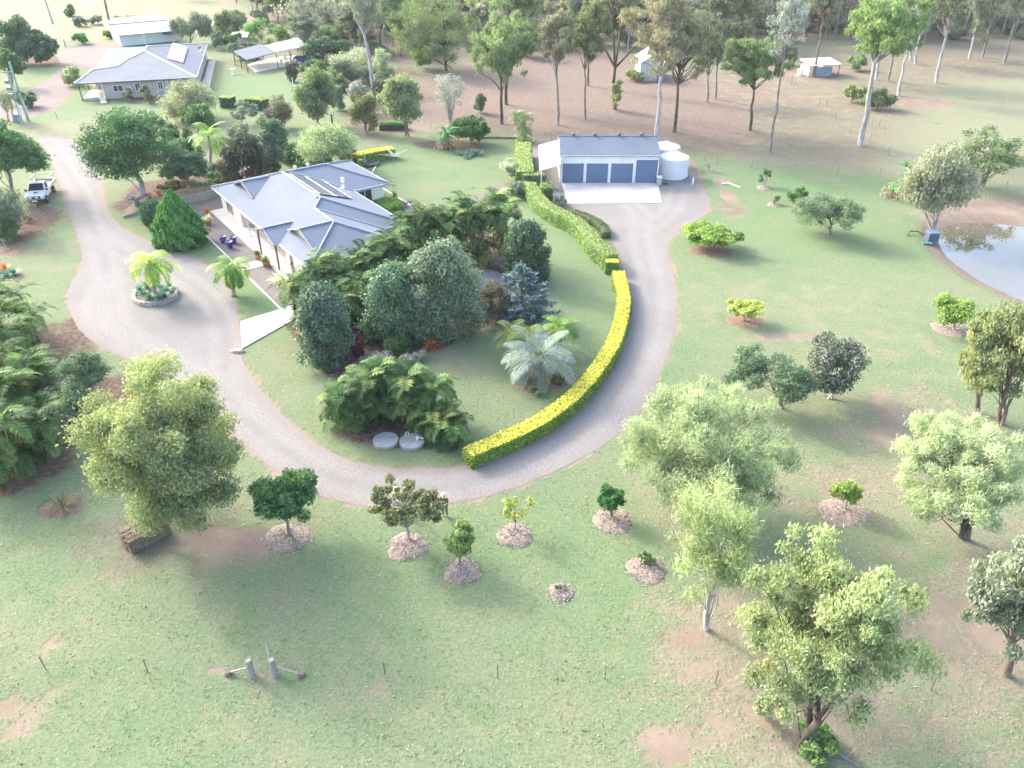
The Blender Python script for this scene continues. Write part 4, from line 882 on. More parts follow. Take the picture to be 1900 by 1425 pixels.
PALMG = L_('palm_green', (.014, .045, .011), (.115, .19, .05), trans=.35, rough=.62, c3=(.33, .30, .09), p3=.04)  # wide dark-to-bright range paints lit and unlit fronds into the leaf colour
PALMY = L_('palm_yellow', (.11, .19, .025), (.36, .42, .05), trans=.45, rough=.4)
PALML = L_('palm_lime', (.07, .15, .025), (.20, .29, .05), trans=.42, rough=.4)
PALMB = L_('palm_blue_grey', (.10, .145, .11), (.25, .30, .235), trans=.28, rough=.6)
BANAN = L_('banana_leaf', (.05, .14, .04), (.13, .26, .07), trans=.45, rough=.4)
AGAVE = L_('agave_leaf', (.05, .12, .08), (.13, .22, .15), trans=.2, rough=.4)
CREAMV = L_('cream_striped_leaf', (.32, .34, .17), (.55, .55, .32), trans=.3)
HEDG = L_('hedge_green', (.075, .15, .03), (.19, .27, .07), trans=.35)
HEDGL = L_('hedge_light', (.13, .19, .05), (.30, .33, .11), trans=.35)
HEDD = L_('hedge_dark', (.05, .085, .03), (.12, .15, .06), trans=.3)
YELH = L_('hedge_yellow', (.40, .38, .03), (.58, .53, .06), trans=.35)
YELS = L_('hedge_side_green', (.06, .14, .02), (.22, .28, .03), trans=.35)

def tree(name, label, cat, base, box, style, leaf, seed, bark=BARK_GREY, n=None, stems=1, group=None, lscale=1.0, hbase=None, bottom=None, **ov):
    """base: where the stem meets the ground in the photo; box: the crown's extent there"""
    rg = np.random.default_rng(seed); g = G(*base); s = mpp(g); st = dict(ST[style]); st.update(ov)
    x0, y0, x1, y1 = box; cx, cy = (x0 + x1) / 2, (y0 + y1) / 2
    hc, dx = HT(g, (cx, cy)); a = math.atan2(CAMH - hc, g.y)
    dist = math.hypot(CAMH - hc, g.y); s2 = (g.y * math.cos(PITCH) + (CAMH - hc) * math.sin(PITCH)) / F
    rx = (x1 - x0) / 2 * s2; E = (y1 - y0) / 2 * s2
    rz = math.sqrt(max(E * E - (rx * math.sin(a)) ** 2, (.32 * rx) ** 2)) / math.cos(a)
    if bottom is not None or hc - rz < .15:
        lo = bottom if bottom is not None else .15
        rz = min(rz, max(.3, hc - lo))
    o = empty(name, g, label, cat, group=group)
    o['category'] = cat
    C = np.array([dx, 0, hc]); R = (rx * 1.07, rx * 1.07, rz * 1.05); rm = (rx * rx * rz) ** (1 / 3)
    bl = blobs(rg, C, R, st['nb'], rm * st['rb'] * 1.25, st['low'], st['core'], st['flat'], st.get('lobes', 0))
    Q, T = fill(rg, bl, n or st['n'], st['L'] * lscale, st['W'] * lscale, st['droop'], st['flat'], st['shell'])
    quadmesh('crown', Q, T, leaf, o)
    H = hc + rz
    trunk_mesh(rg, (dx * .8, 0, hc + rz * .25), max(.03, H * st['tr']), bl, st['limbs'], stems, .35 if hc - rz > .25 * H else .15, bark, o, twigs=st.get('twigs', 0), rfrac=st.get('rfrac', .23))
    return o
def bed(label, x, y, rx, ry=None, m=MULCH, h=.16, seed=1, chips=620, rim=True):
    g = G(x, y); rg = np.random.default_rng(seed); ry = ry or rx
    mb = MB(); prof = [(1.0, .005), (.93, .05), (.75, .11), (.5, .14), (.25, .16), (.02, .165)]; n = 36; wob = 1 + .08 * np.sin(np.arange(n) * 2 * math.pi / n * 3 + seed) + rg.normal(size=n) * .04
    for q, z in prof:
        for k in range(n):
            t = 2 * math.pi * k / n; mb.v.append((rx * q * wob[k] * math.cos(t), ry * q * wob[k] * math.sin(t), z * h / .165 + (rg.normal() * .018 if q < .98 else 0)))
    for i in range(len(prof) - 1):
        for k in range(n):
            a, b2 = i * n + k, i * n + (k + 1) % n; mb.f.append((a, b2, b2 + n, a + n))
    o = mb.build('mulch_bed', m, smooth=True); o.location = g; tag(o, label, 'garden bed')
    if chips:
        q = np.sqrt(rg.uniform(0, 1, chips)); t = rg.uniform(0, 2 * math.pi, chips)
        q = q * np.where(rg.uniform(0, 1, chips) < .2, 1.14, .97); P = np.stack([q * rx * np.cos(t), q * ry * np.sin(t), h * np.maximum(0, 1 - q ** 2) + .03], 1)
        quadmesh('mulch_chips', leaves(rg, P, np.tile([0, 0, 1.0], (chips, 1)), .13, .06, 0, .6), rg.uniform(0, 1, chips), L_('dry_chips', (.13, .105, .08), (.29, .25, .20), trans=.05), o)['kind'] = 'stuff'
    return o

# --- palms
def frond(rg, c, az, el, L, arch, nl, ll, lw, vee=.5, hang=.35):
    """one feather frond: rachis arc with leaflets both sides -> quads"""
    n = 8; pts = [np.array(c, float)]; e = el; d = np.array([math.cos(az), math.sin(az), 0])
    for i in range(n):
        pts.append(pts[-1] + (d * math.cos(e) + np.array([0, 0, 1]) * math.sin(e)) * L / n); e -= arch / n
    pts = np.array(pts); t = np.linspace(.10, .99, nl); f = t * n; i = np.minimum(f.astype(int), n - 1); u = (f - i)[:, None]
    p = pts[i] * (1 - u) + pts[i + 1] * u; T = nrm(pts[i + 1] - pts[i]); S = nrm(np.cross(T, [0, 0, 1.0])); U = np.cross(S, T)
    ls = (ll * np.sin(np.pi * (t * .85 + .12)) ** .6)[:, None] * rg.uniform(.85, 1.15, (nl, 1)); Q = []
    for sg in (-1, 1):
        A = nrm(S * sg + T * .55 + U * vee - np.array([0, 0, hang])); B = nrm(np.cross(A, U) + rg.normal(size=(nl, 3)) * .25)
        tip = p + A * ls - np.array([0, 0, 1]) * ls * hang * .6; mid = p + A * ls * .45
        Q.append(np.stack([p, mid + B * lw, tip, mid - B * lw], 1))
    w = S * (.02 + .025 * (1 - t))[:, None] * L / 2.5
    Q.append(np.stack([p[:-1] - w[:-1], p[1:] - w[1:], p[1:] + w[1:], p[:-1] + w[:-1]], 1))
    return np.concatenate(Q)
def palm_crown(rg, top, nf, L, arch, leaf, parent, nl=20, ll=.55, lw=.06, emin=-.35, emax=1.25, vee=.45, hang=.4, lit=.5):
    Q = []; T = []
    for k in range(nf):
        az = k * 2.399 + rg.normal() * .2; el = emax + (emin - emax) * (k / max(1, nf - 1)) ** .9 + rg.normal() * .08
        q = frond(rg, top, az, el, L * rg.uniform(.8, 1.1), arch * rg.uniform(.8, 1.25), nl, ll, min(lw, .045), vee, hang); Q.append(q); T.append(np.full(len(q), rg.uniform(0, 1)) * rg.uniform(.75, 1.1, len(q)))
    return np.concatenate(Q), np.clip(np.concatenate(T), 0, 1)
def palm(label, base, top_px, nf, L, leaf, seed, r=.13, arch=1.6, stem=PALMSTEM, shaft=True, **k):
    rg = np.random.default_rng(seed); g = G(*base); h, dx = HT(g, top_px); o = empty('palm_tree', g, label, 'palm')
    mb = MB(); pts = bend((0, 0, 0), (dx, 0, h), 0, 8, rg, .006)
    mb.tube(pts, [r * (1.5 if i == 0 else 1.1 - .035 * i) for i in range(9)], 10).build('trunk', stem, o, smooth=True)
    if shaft: MB().tube([pts[-1] + Vector((0, 0, -.05)), pts[-1] + Vector((0, 0, .75))], [r * .95, r * .4], 10).build('crown_shaft', L_('crown_shaft', (.08, .14, .04), (.13, .2, .06)), o, smooth=True)
    Q, T = palm_crown(rg, (dx, 0, h + (.6 if shaft else 0)), nf, L, arch, leaf, o, **k); quadmesh('crown', Q, T, leaf, o); return o
def palm_clump(label, base, stems, hmin, hmax, spread, seed, leaf=None, L=2.0, nf=7, low=0, group=None, lean=.18, r=.05, ll=.5, lw=.055, arch=1.9):
    rg = np.random.default_rng(seed); g = G(*base); o = empty('palm_clump', g, label, 'palm', group=group); leaf = leaf or PALMG
    Q = []; T = []
    for k in range(stems + low):
        a = rg.uniform(0, 6.28); q = spread * math.sqrt(rg.uniform(0, 1)); x, y = q * math.cos(a), q * math.sin(a)
        h = rg.uniform(hmin, hmax) if k < stems else rg.uniform(.3, hmin * .8)
        tx, ty = x + math.cos(a) * h * lean * rg.uniform(.2, 1.2), y + math.sin(a) * h * lean * rg.uniform(.2, 1.2)
        pts = bend((x, y, 0), (tx, ty, h), 0, 5, rg, .01)
        MB().tube(pts, [r * 1.3, r * 1.1, r, r, r * .95, r * .9], 7).build('stem', CANESTEM, o, smooth=True)
        q_, t_ = palm_crown(rg, (tx, ty, h), nf, L * rg.uniform(.8, 1.1), arch, leaf, o, nl=22, ll=ll * 1.1, lw=lw * .55, emin=.1, emax=1.45, hang=.28); Q.append(q_); T.append(t_)
    quadmesh('crown', np.concatenate(Q), np.concatenate(T), leaf, o); return o
def banana(label, base, h, nleaf, seed, stems=3, dead=True):
    rg = np.random.default_rng(seed); o = empty('banana_plant', G(*base), label, 'banana plant'); Q = []; T = []
    for s in range(stems):
        x, y = rg.normal() * .5, rg.normal() * .5; hh = h * rg.uniform(.6, 1)
        MB().tube([(x, y, 0), (x * 1.1, y * 1.1, hh * .6)], [.16, .09], 9).build('stem', L_('banana_stem', (.15, .14, .06), (.22, .2, .09)), o, smooth=True)
        for k in range(nleaf):
            az = k * 2.4 + rg.normal() * .3; e = rg.uniform(.2, 1.25); L = hh * rg.uniform(.55, .75); n = 7; d = np.array([math.cos(az), math.sin(az), 0]); p = np.array([x * 1.1, y * 1.1, hh * .58]); side = np.array([-d[1], d[0], 0])
            tt = rg.uniform()
            for i in range(n):
                q = p + (d * math.cos(e) + np.array([0, 0, 1]) * math.sin(e)) * L / n
                w0 = .30 * math.sin(math.pi * min(1, (i + .3) / n)) ** .7; w1 = .30 * math.sin(math.pi * min(1, (i + 1.25) / (n + .3))) ** .7
                dr = np.array([0, 0, -.35])
                for sg in (-1, 1): Q.append([p, q, q + (side * sg + dr) * w1, p + (side * sg + dr) * w0]); T.append(tt)
                p = q; e -= 1.9 / n
    quadmesh('crown', np.array(Q), np.clip(np.array(T), 0, 1), BANAN, o)
    if dead:
        n = 160; P = rg.normal(size=(n, 3)) * np.array([.7, .7, .35]) + np.array([0, 0, .45]); quadmesh('dead_leaves', leaves(rg, P, rg.normal(size=(n, 3)), .7, .16, .6), rg.uniform(0, 1, n), L_('dead_leaf', (.17, .12, .09), (.33, .26, .2), trans=.2), o)
    return o
def rosette(name, label, cat, base, n, L, W, leaf, seed, h=0.05, emin=.15, emax=1.3, z0=0.0, parent_loc=None, group=None):
    rg = np.random.default_rng(seed); g = parent_loc if parent_loc is not None else G(*base); o = bpy.data.objects
    Q = []; T = []
    for k in range(n):
        az = k * 2.4 + rg.normal() * .1; el = emax + (emin - emax) * k / n; d = np.array([math.cos(az) * math.cos(el), math.sin(az) * math.cos(el), math.sin(el)]); sd_ = np.array([-math.sin(az), math.cos(az), 0]); p = np.array([0, 0, h]); l = L * rg.uniform(.8, 1.1)
        m_ = p + d * l * .5; e_ = p + d * l + np.array([0, 0, -.18 * l]); tt = rg.uniform()
        Q += [[p - sd_ * W * .3, p + sd_ * W * .3, m_ + sd_ * W * .5, m_ - sd_ * W * .5], [m_ - sd_ * W * .5, m_ + sd_ * W * .5, e_ + sd_ * .01, e_ - sd_ * .01]]; T += [tt, tt]
    ob = quadmesh(name, np.array(Q), np.array(T), leaf); ob.location = (g[0], g[1], z0); return tag(ob, label, cat, group)
def shrub(name, label, cat, base, box, leaf, seed, n=5000, L=.22, W=.12, nb=34, rb=.3, up=.35, flat=.9, droop=.1, core=.5, shell=.4, z0=0.0, group=None, ax=None):
    """stemless bush: clumps from the ground up, one mesh; base = its foot, box its extent in the photo"""
    rg = np.random.default_rng(seed); g = G(*base); x0, y0, x1, y1 = box; hc, dx = HT(g, ((x0 + x1) / 2, (y0 + y1) / 2)); s2 = mpp(g)
    a = math.atan2(CAMH - hc, g.y); rx = (x1 - x0) / 2 * s2; E = (y1 - y0) / 2 * s2
    top, _ = HT(g, ((x0 + x1) / 2, y0)); H = max(.25, (2 * E - rx * math.sin(a) * .9) / math.cos(a))
    C = np.array([dx, 0, H * .50]); R = (rx * 1.14, rx * 1.14, H * .56); rm = (rx * rx * H * .5) ** (1 / 3)
    bl = [(np.array([c[0], c[1], max(c[2], r * .55)]), r) for c, r in blobs(rg, C, R, nb, rm * rb, -.95, core, flat)]
    Q, T = fill(rg, bl, n, L, W, droop, flat, shell, up)
    ob = quadmesh(name, Q, T, leaf); ob.location = g; return tag(ob, label, cat, group)
def profile_bush(name, label, base, prof, leaf, seed, n, L, W, upness=.6, cat='shrub', stem=None, jitter=.06):
    """clipped bush: leaves laid over a turned outline prof [(radius, z)] with a closed inner body"""
    rg = np.random.default_rng(seed); g = G(*base); pr = np.array(prof); seg = np.hypot(*np.diff(pr, axis=0).T); rad = (pr[:-1, 0] + pr[1:, 0]) / 2; w = seg * np.maximum(rad, .05); w /= w.sum()
    i = rg.choice(len(seg), n, p=w); u = rg.uniform(0, 1, n); r = pr[i, 0] * (1 - u) + pr[i + 1, 0] * u; z = pr[i, 1] * (1 - u) + pr[i + 1, 1] * u; t = rg.uniform(0, 2 * math.pi, n)
    lump = 1 + jitter * (np.sin(t * 5 + seed) * np.sin(z * 2.7) + np.sin(t * 11 + z * 4)) + rg.normal(size=n) * jitter * .6
    P = np.stack([r * lump * np.cos(t), r * lump * np.sin(t), z], 1); dz = (pr[i + 1, 1] - pr[i, 1]) / seg[i]; dr = (pr[i + 1, 0] - pr[i, 0]) / seg[i]
    N = np.stack([dz * np.cos(t), dz * np.sin(t), -dr], 1); ax = N * (1 - upness) + np.array([0, 0, upness])
    Q = leaves(rg, P, N + np.array([0, 0, .1]), L, W, 0, .55, ax)
    core = MB(); m = 20
    for rr, zz in prof:
        for k in range(m): core.v.append((rr * .86 * math.cos(2 * math.pi * k / m), rr * .86 * math.sin(2 * math.pi * k / m), zz * .97))
    for a in range(len(prof) - 1):
        for k in range(m): core.f.append((a * m + k, a * m + (k + 1) % m, (a + 1) * m + (k + 1) % m, (a + 1) * m + k))
    ob = quadmesh(name, Q, rg.uniform(0, 1, n), leaf, core=core); ob.location = g; return tag(ob, label, cat)
def hedge(label, pts_px, ztop, width, seed, top, side, L=.16, W=.10, dens=75, foot=0.0, wob=.05, name='hedge'):
    """clipped hedge along a line traced on its top; leaves cover top, sides and ends of a solid body"""
    rg = np.random.default_rng(seed); c = [Vector((p.x, p.y, 0)) for p in G2(pts_px, ztop)]
    c = resample(c, .35, .02, seed, closed=False) if len(c) > 2 else [c[0].lerp(c[1], k / max(1, int((c[1] - c[0]).length / .35))) for k in range(max(1, int((c[1] - c[0]).length / .35)) + 1)]
    g = c[len(c) // 2].copy(); o = empty(name, g, label, 'hedge'); hw = width / 2; P = [[], []]; N = [[], []]
    S = []
    for i, p in enumerate(c):
        d = (c[min(i + 1, len(c) - 1)] - c[max(i - 1, 0)]).normalized(); S.append(Vector((-d.y, d.x, 0)))
    body = MB()
    for i, p in enumerate(c):
        q = p - g; s_ = S[i]; w = hw * .88
        body.v += [tuple(q - s_ * w * .92), tuple(q - s_ * w + Vector((0, 0, ztop * .93))), tuple(q + s_ * w + Vector((0, 0, ztop * .93))), tuple(q + s_ * w * .92)]
        if i:
            a, b2 = 4 * (i - 1), 4 * i
            body.f += [(a, b2, b2 + 1, a + 1), (a + 1, b2 + 1, b2 + 2, a + 2), (a + 2, b2 + 2, b2 + 3, a + 3)]
    body.f += [(0, 1, 2, 3), (4 * len(c) - 1, 4 * len(c) - 2, 4 * len(c) - 3, 4 * len(c) - 4)]
    for i in range(len(c) - 1):
        a, b2 = c[i] - g, c[i + 1] - g; l = (b2 - a).length; s_ = S[i]
        for kind, area in ((0, l * width), (1, 2 * l * ztop)):
            k = int(area * dens); u = rg.uniform(0, 1, k)[:, None]; q = np.array(a) * (1 - u) + np.array(b2) * u
            if kind == 0:
                v = rg.uniform(-1, 1, k)[:, None]; P[0].append(q + np.array(s_) * v * hw + np.array([0, 0, 1]) * (ztop * (1 + rg.normal(size=(k, 1)) * wob * .5))); N[0].append(np.tile([0, 0, 1.0], (k, 1)) + np.array(s_) * v * .3)
            else:
                sg = np.sign(rg.uniform(-1, 1, k))[:, None]; z = rg.uniform(foot, 1, k)[:, None]; P[1].append(q + np.array(s_) * sg * hw * (1 + rg.normal(size=(k, 1)) * wob) + np.array([0, 0, 1]) * z * ztop); N[1].append(np.array(s_) * sg + np.array([0, 0, .35]))
    for e, sg in ((0, -1), (-1, 1)):
        k = int(width * ztop * dens); d = (c[1] - c[0]).normalized() if e == 0 else (c[-1] - c[-2]).normalized(); q = np.array(c[e] - g); s_ = np.array(S[e])
        P[1].append(q + np.array(d) * sg * .05 + s_ * rg.uniform(-hw, hw, (k, 1)) + np.array([0, 0, 1]) * rg.uniform(foot, 1, (k, 1)) * ztop + rg.normal(size=(k, 3)) * .03); N[1].append(np.tile(np.array(d) * sg, (k, 1)) + np.array([0, 0, .3]))
    for j, (nm, m) in enumerate((('top_growth', top), ('side_growth', side))):
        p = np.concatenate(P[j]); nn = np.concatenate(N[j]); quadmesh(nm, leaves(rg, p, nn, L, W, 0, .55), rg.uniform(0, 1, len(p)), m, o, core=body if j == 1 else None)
    return o

# --- trees of the front lawn
tree('gum_tree', 'big round gum with yellow-green crown above the hay bales', 'tree', (292, 990), (150, 662, 438, 1000), 'gum', GUM1, 11, BARK_BROWN, stems=2, n=84000, L=.22, W=.085, nb=140, rb=.16, limbs=30, bottom=.1, lobes=44, low=-.95, twigs=1)
tree('feather_tree', 'grey-green feathery tree between the left palms and the round gum', 'tree', (172, 850), (85, 652, 225, 810), 'feather', FEATH, 12, BARK_BROWN, n=15000)
tree('shade_tree', 'small dark green tree on a bare trunk beside the red dirt patch', 'tree', (537, 993), (462, 863, 593, 978), 'dense', MIDG, 13, BARK_GREY, n=11000, nb=60, bottom=.9)
tree('frangipani_tree', 'sparse spreading tree with bare grey branches over the bend of the gravel drive', 'tree', (757, 1003), (678, 872, 834, 1000), 'sparse', OLIVE, 14, BARK_PALE, n=2900, nb=70, rb=.12, limbs=60, bottom=.6, lobes=20)
tree('fruit_tree', 'small upright light green tree on a mulch circle below the sparse tree', 'tree', (853, 1050), (822, 965, 881, 1043), 'dense', L_('fruit_leaf', (.09, .15, .035), (.2, .26, .07), trans=.4), 15, BARK_GREY, n=3600, nb=40, L=.2, W=.11)
tree('sapling', 'thin young tree with few yellow leaves on a mulch circle', 'tree', (957, 985), (920, 912, 994, 972), 'sparse', YELG, 16, BARK_GREY, n=620, nb=22, limbs=20, L=.2, W=.1, tr=.014)
tree('fruit_tree', 'compact dark green round-headed tree on a mulch circle near the drive edge', 'tree', (1135, 962), (1107, 888, 1163, 953), 'dense', L_('citrus_leaf', (.02, .075, .015), (.06, .15, .03), trans=.3), 17, BARK_BROWN, n=4200, nb=40, L=.18, W=.11)
tree('sapling', 'tiny dark green sapling on a wide mulch circle beside the wispy tree', 'tree', (1200, 1046), (1184, 1023, 1217, 1048), 'dense', MIDG, 18, BARK_BROWN, n=650, nb=16, L=.17, W=.1)
tree('sapling', 'smallest sapling, a few leaves on the lowest small mulch circle', 'tree', (1041, 1097), (1030, 1082, 1053, 1101), 'sparse', OLIVE, 19, BARK_BROWN, n=110, nb=9, L=.16, W=.08, limbs=6)
tree('weeping_tree', 'huge pale green weeping tree beside the drive, largest on the right lawn', 'tree', (1283, 950), (1146, 690, 1468, 968), 'weep', PALE, 20, BARK_GREY, n=62000, nb=200, rb=.13, limbs=90, stems=3, bottom=.3, lobes=90, low=-.9, twigs=2)
tree('feather_tree', 'flat-topped bluish feathery tree just behind the huge weeping tree', 'tree', (1452, 757), (1343, 636, 1514, 755), 'feather', FEATH, 21, BARK_BROWN, n=15000, nb=60, stems=2)
tree('shade_tree', 'round grey-green tree with short whitish trunks behind the weeping tree', 'tree', (1537, 738), (1487, 618, 1616, 727), 'dense', L_('grey_dark_leaf', (.055, .075, .05), (.13, .145, .10), trans=.25), 22, BARK_PALE, n=11000, nb=70, stems=2, bottom=1.0)
tree('wispy_tree', 'slender wispy yellow-green tree with pale trunk in front of the weeping tree', 'tree', (1310, 1167), (1240, 866, 1418, 1125), 'wispy', WISP, 23, BARK_PALE, n=9500, nb=60, rb=.2, lobes=20, bottom=1.6, twigs=1)
tree('gum_tree', 'tall open gum with dark trunk and tan-flecked leaves at the lower right', 'tree', (1490, 1362), (1368, 952, 1722, 1350), 'gumopen', GUM2, 24, BARK_DARK, n=42000, nb=130, rb=.12, rfrac=.15, limbs=70, L=.22, W=.075, tr=.021, stems=2, bottom=1.6, lobes=48, flat=.8, low=-.9, twigs=1)
tree('fruit_tree', 'small bright green tree alone among dry grass right of the weeping tree', 'tree', (1567, 945), (1544, 883, 1609, 940), 'bush', LIME, 25, BARK_PALE, n=2300, nb=30, L=.24, W=.13)
tree('weeping_tree', 'pale feathery weeping tree with dark forked trunk at the right edge', 'tree', (1777, 998), (1666, 750, 1908, 985), 'weep', L_('pale_blue_green', (.185, .225, .13), (.31, .35, .20), trans=.45), 26, BARK_DARK, n=36000, nb=150, rb=.13, limbs=80, lobes=70, stems=3, bottom=1.4, twigs=2)
tree('gum_tree', 'narrow olive gum on dark trunk left of its twin at the right edge', 'tree', (1812, 765), (1770, 560, 1852, 752), 'gumopen', GUM1, 27, BARK_BROWN, n=13000, nb=40)
tree('gum_tree', 'broad olive gum cut by the right edge above the pale weeping tree', 'tree', (1852, 785), (1812, 545, 1945, 800), 'gumopen', GUM1, 28, BARK_BROWN, n=18000, nb=48, stems=2)
tree('gum_tree', 'grey-green gum with reddish trunk cut by the right edge, low in the photo', 'tree', (1868, 1252), (1804, 1003, 1975, 1218), 'gumopen', L_('grey_gum', (.13, .165, .11), (.27, .30, .21), trans=.38), 29, BARK_BROWN, n=13000, nb=90, rb=.15, lobes=34, L=.28, W=.10)
shrub('undergrowth_bush', 'green weeds and suckers round the foot of the tall open gum', 'bush', (1515, 1385), (1455, 1340, 1560, 1400), L_('weed_leaf', (.06, .12, .03), (.14, .22, .06), trans=.4), 30, 2600, .2, .1, 26)
shrub('leafy_shrub', 'thin pale shrub beneath the left side of the tall open gum', 'bush', (1440, 1340), (1400, 1285, 1475, 1350), GUM2, 31, 900, .26, .08, 22)
# --- upper right lawn
tree('umbrella_tree', 'low umbrella-shaped tree with yellow-green top beside the gravel apron', 'tree', (1324, 464), (1264, 409, 1386, 468), 'umbrella', L_('umbrella_leaf', (.07, .15, .03), (.24, .31, .05), trans=.4), 32, BARK_BROWN, n=11000, nb=60, stems=2, rb=.24)
tree('feather_tree', 'rounded grey-green feathery tree alone on the lawn left of the pond', 'tree', (1541, 437), (1473, 344, 1601, 441), 'feather', FEATH, 33, BARK_BROWN, n=15000, nb=70, flat=.7, bottom=.3)
tree('umbrella_tree', 'little flat yellow-green tree on the open right lawn', 'tree', (1380, 595), (1335, 552, 1423, 592), 'umbrella', YELG, 34, BARK_GREY, n=3200, nb=34, stems=3)
tree('fruit_tree', 'light green bushy tree by the bare strip below the pond', 'tree', (1769, 612), (1730, 545, 1809, 606), 'bush', LIME, 35, BARK_PALE, n=6500, nb=50)
shrub('leafy_shrub', 'low green bush touching the left of the lone feathery tree', 'bush', (1478, 371), (1461, 343, 1502, 372), BRIG, 36, 1500, .26, .14, 24)
tree('sapling', 'young tree on a mulch circle near the wire fence right of the tanks', 'tree', (1419, 347), (1404, 312, 1439, 343), 'sparse', MIDG, 37, BARK_PALE, n=900, nb=24, L=.24, W=.14)
tree('sapling', 'very small sapling on a mulch circle left of the lone feathery tree', 'tree', (1438, 379), (1427, 360, 1449, 376), 'sparse', MIDG, 38, BARK_GREY, n=420, nb=16, L=.2, W=.12)
tree('bare_shrub', 'small leafless grey shrub on the grass right of the tanks', 'shrub', (1315, 318), (1300, 295, 1330, 318), 'sparse', SILV, 39, BARK_PALE, n=160, nb=34, limbs=34, L=.16, W=.06, stems=3)
tree('paperbark_tree', 'grey-green tree with white trunks on the bank at the head of the pond', 'tree', (1731, 430), (1668, 258, 1812, 425), 'gumopen', L_('paperbark_leaf', (.12, .135, .085), (.24, .25, .165), trans=.35), 40, BARK_PALE, n=20000, nb=70, stems=3, bottom=.5, L=.36, W=.14)
tree('gum_tree', 'leaning forked gum with half bare crown behind the pond', 'tree', (1817, 347), (1765, 235, 1935, 335), 'sparse', GUMG, 41, BARK_BROWN, n=5200, nb=52, limbs=52, stems=3, L=.42, W=.16, tr=.03)
banana('yellow-green banana plant on the lawn left of the pond tree', (1657, 366), 2.6, 8, 42, 3); banana('darker banana plant close behind the yellow-green banana plant', (1692, 344), 3.6, 8, 43, 3, False)
# --- along the front drive, upper left
tree('poinciana_tree', 'wide spreading dark green tree with grey trunk right of the gravel drive', 'tree', (265, 360), (148, 186, 334, 352), 'umbrella', L_('poinciana_leaf', (.025, .07, .028), (.075, .145, .05), trans=.3), 50, BARK_PALE, n=26000, nb=170, rb=.19, flat=.6, low=-.85, limbs=24, L=.36, W=.16, core=.35, tr=.028, lobes=26, bottom=1.2)
tree('poinciana_tree', 'dark spreading tree behind the white utility cut by the left edge', 'tree', (22, 365), (-50, 222, 83, 338), 'umbrella', L_('poinciana_leaf2', (.025, .075, .028), (.08, .155, .045), trans=.3), 51, BARK_GREY, n=19000, nb=120, rb=.19, flat=.6, low=-.85, L=.36, W=.16, core=.35, lobes=22, bottom=1.2)
tree('bushy_tree', 'dark rounded tree nearest the pink gravel drive at the upper left', 'tree', (75, 118), (35, 55, 106, 118), 'dense', DKG, 52, n=9000, L=.6, W=.3, bottom=.2)
tree('bushy_tree', 'taller dark tree behind the rounded one at the upper left', 'tree', (28, 118), (-10, 28, 62, 112), 'dense', DKG, 53, n=9000, L=.6, W=.3, bottom=.2)
tree('bushy_tree', 'lighter leafy tree just behind the two green poles', 'tree', (22, 160), (0, 90, 46, 150), 'bush', MIDG, 54, n=4500, L=.5, W=.25, bottom=.3)
shrub('leafy_shrub', 'dark round garden bush inside the loop of pink gravel', 'bush', (50, 199), (27, 163, 70, 200), DKG, 55, 3000, .42, .22)
palm('slim palm behind the green poles at the left edge', (16, 225), (7, 182), 12, 2.6, PALMG, 56, .13, 1.8, shaft=False, nl=14, ll=.8, lw=.10)
palm('second slim palm touching the green poles', (26, 226), (16, 178), 12, 2.4, PALMG, 57, .11, 1.8, shaft=False, nl=14, ll=.8, lw=.10)
shrub('leafy_shrub', 'grey-green bush left of the utility bonnet', 'bush', (30, 435), (-20, 345, 62, 440), GREYG, 58, 6500, .28, .12, 60)
shrub('leafy_shrub', 'rounded light bush cut by the left edge below the utility', 'bush', (0, 448), (-30, 396, 26, 446), MIDG, 59, 3000, .26, .13, 40)
tree('sapling', 'thin white curved stem rising from the mulch at the left edge', 'tree', (11, 458), (-25, 425, 10, 450), 'sparse', MIDG, 60, BARK_PALE, n=500, nb=14)
rosette('cordyline', 'red spiky cordyline in the shade below the utility', 'plant', (53, 412), 40, 1.0, .12, L_('red_leaf', (.20, .03, .03), (.36, .09, .07), trans=.3), 61, .2)
rosette('agave', 'blue-green rosette plant in the small bed at the left edge', 'plant', (26, 510), 44, 1.0, .16, AGAVE, 62); rosette('agave', 'second rosette tucked behind in the small left bed', 'plant', (14, 517), 44, .9, .16, AGAVE, 63)
rosette('bromeliad', 'orange bromeliad in the small bed at the left edge', 'plant', (11, 503), 36, .8, .14, ORNG, 64, .2); banana('small banana plant above the left garden bed', (2, 505), 2.2, 7, 65, 1, False)
# left edge palms
for i, (x, y, st_, h0, h1, lab) in enumerate([(5, 622, 7, 2.6, 4.2, 'uppermost palm clump of the left edge thicket'), (45, 668, 6, 2.2, 3.6, 'palm clump at the lawn side of the left thicket, upper half'), (2, 720, 8, 3.2, 5.2, 'tall palm clump at the very left edge of the thicket'), (62, 745, 6, 2.2, 3.8, 'palm clump of the left thicket next to the feathery tree'),
        (20, 800, 8, 3.2, 5.0, 'middle palm clump of the left thicket with arching fronds'), (70, 838, 6, 2.0, 3.4, 'low palm clump right of centre in the left thicket'), (8, 880, 7, 2.6, 4.2, 'lowest palm clump of the left thicket above the shaded lawn')]):
    palm_clump(lab, (x, y), st_, h0, h1, 1.2, 70 + i, PALMG, 2.5, 8, 4, 'palm thicket at the left edge', ll=.6, lw=.075)
rosette('clivia', 'straggly strap-leaved plant in a round red bed under the palms', 'plant', (118, 945), 26, 1.3, .10, OLIVE, 79, .1, .3, 1.2)
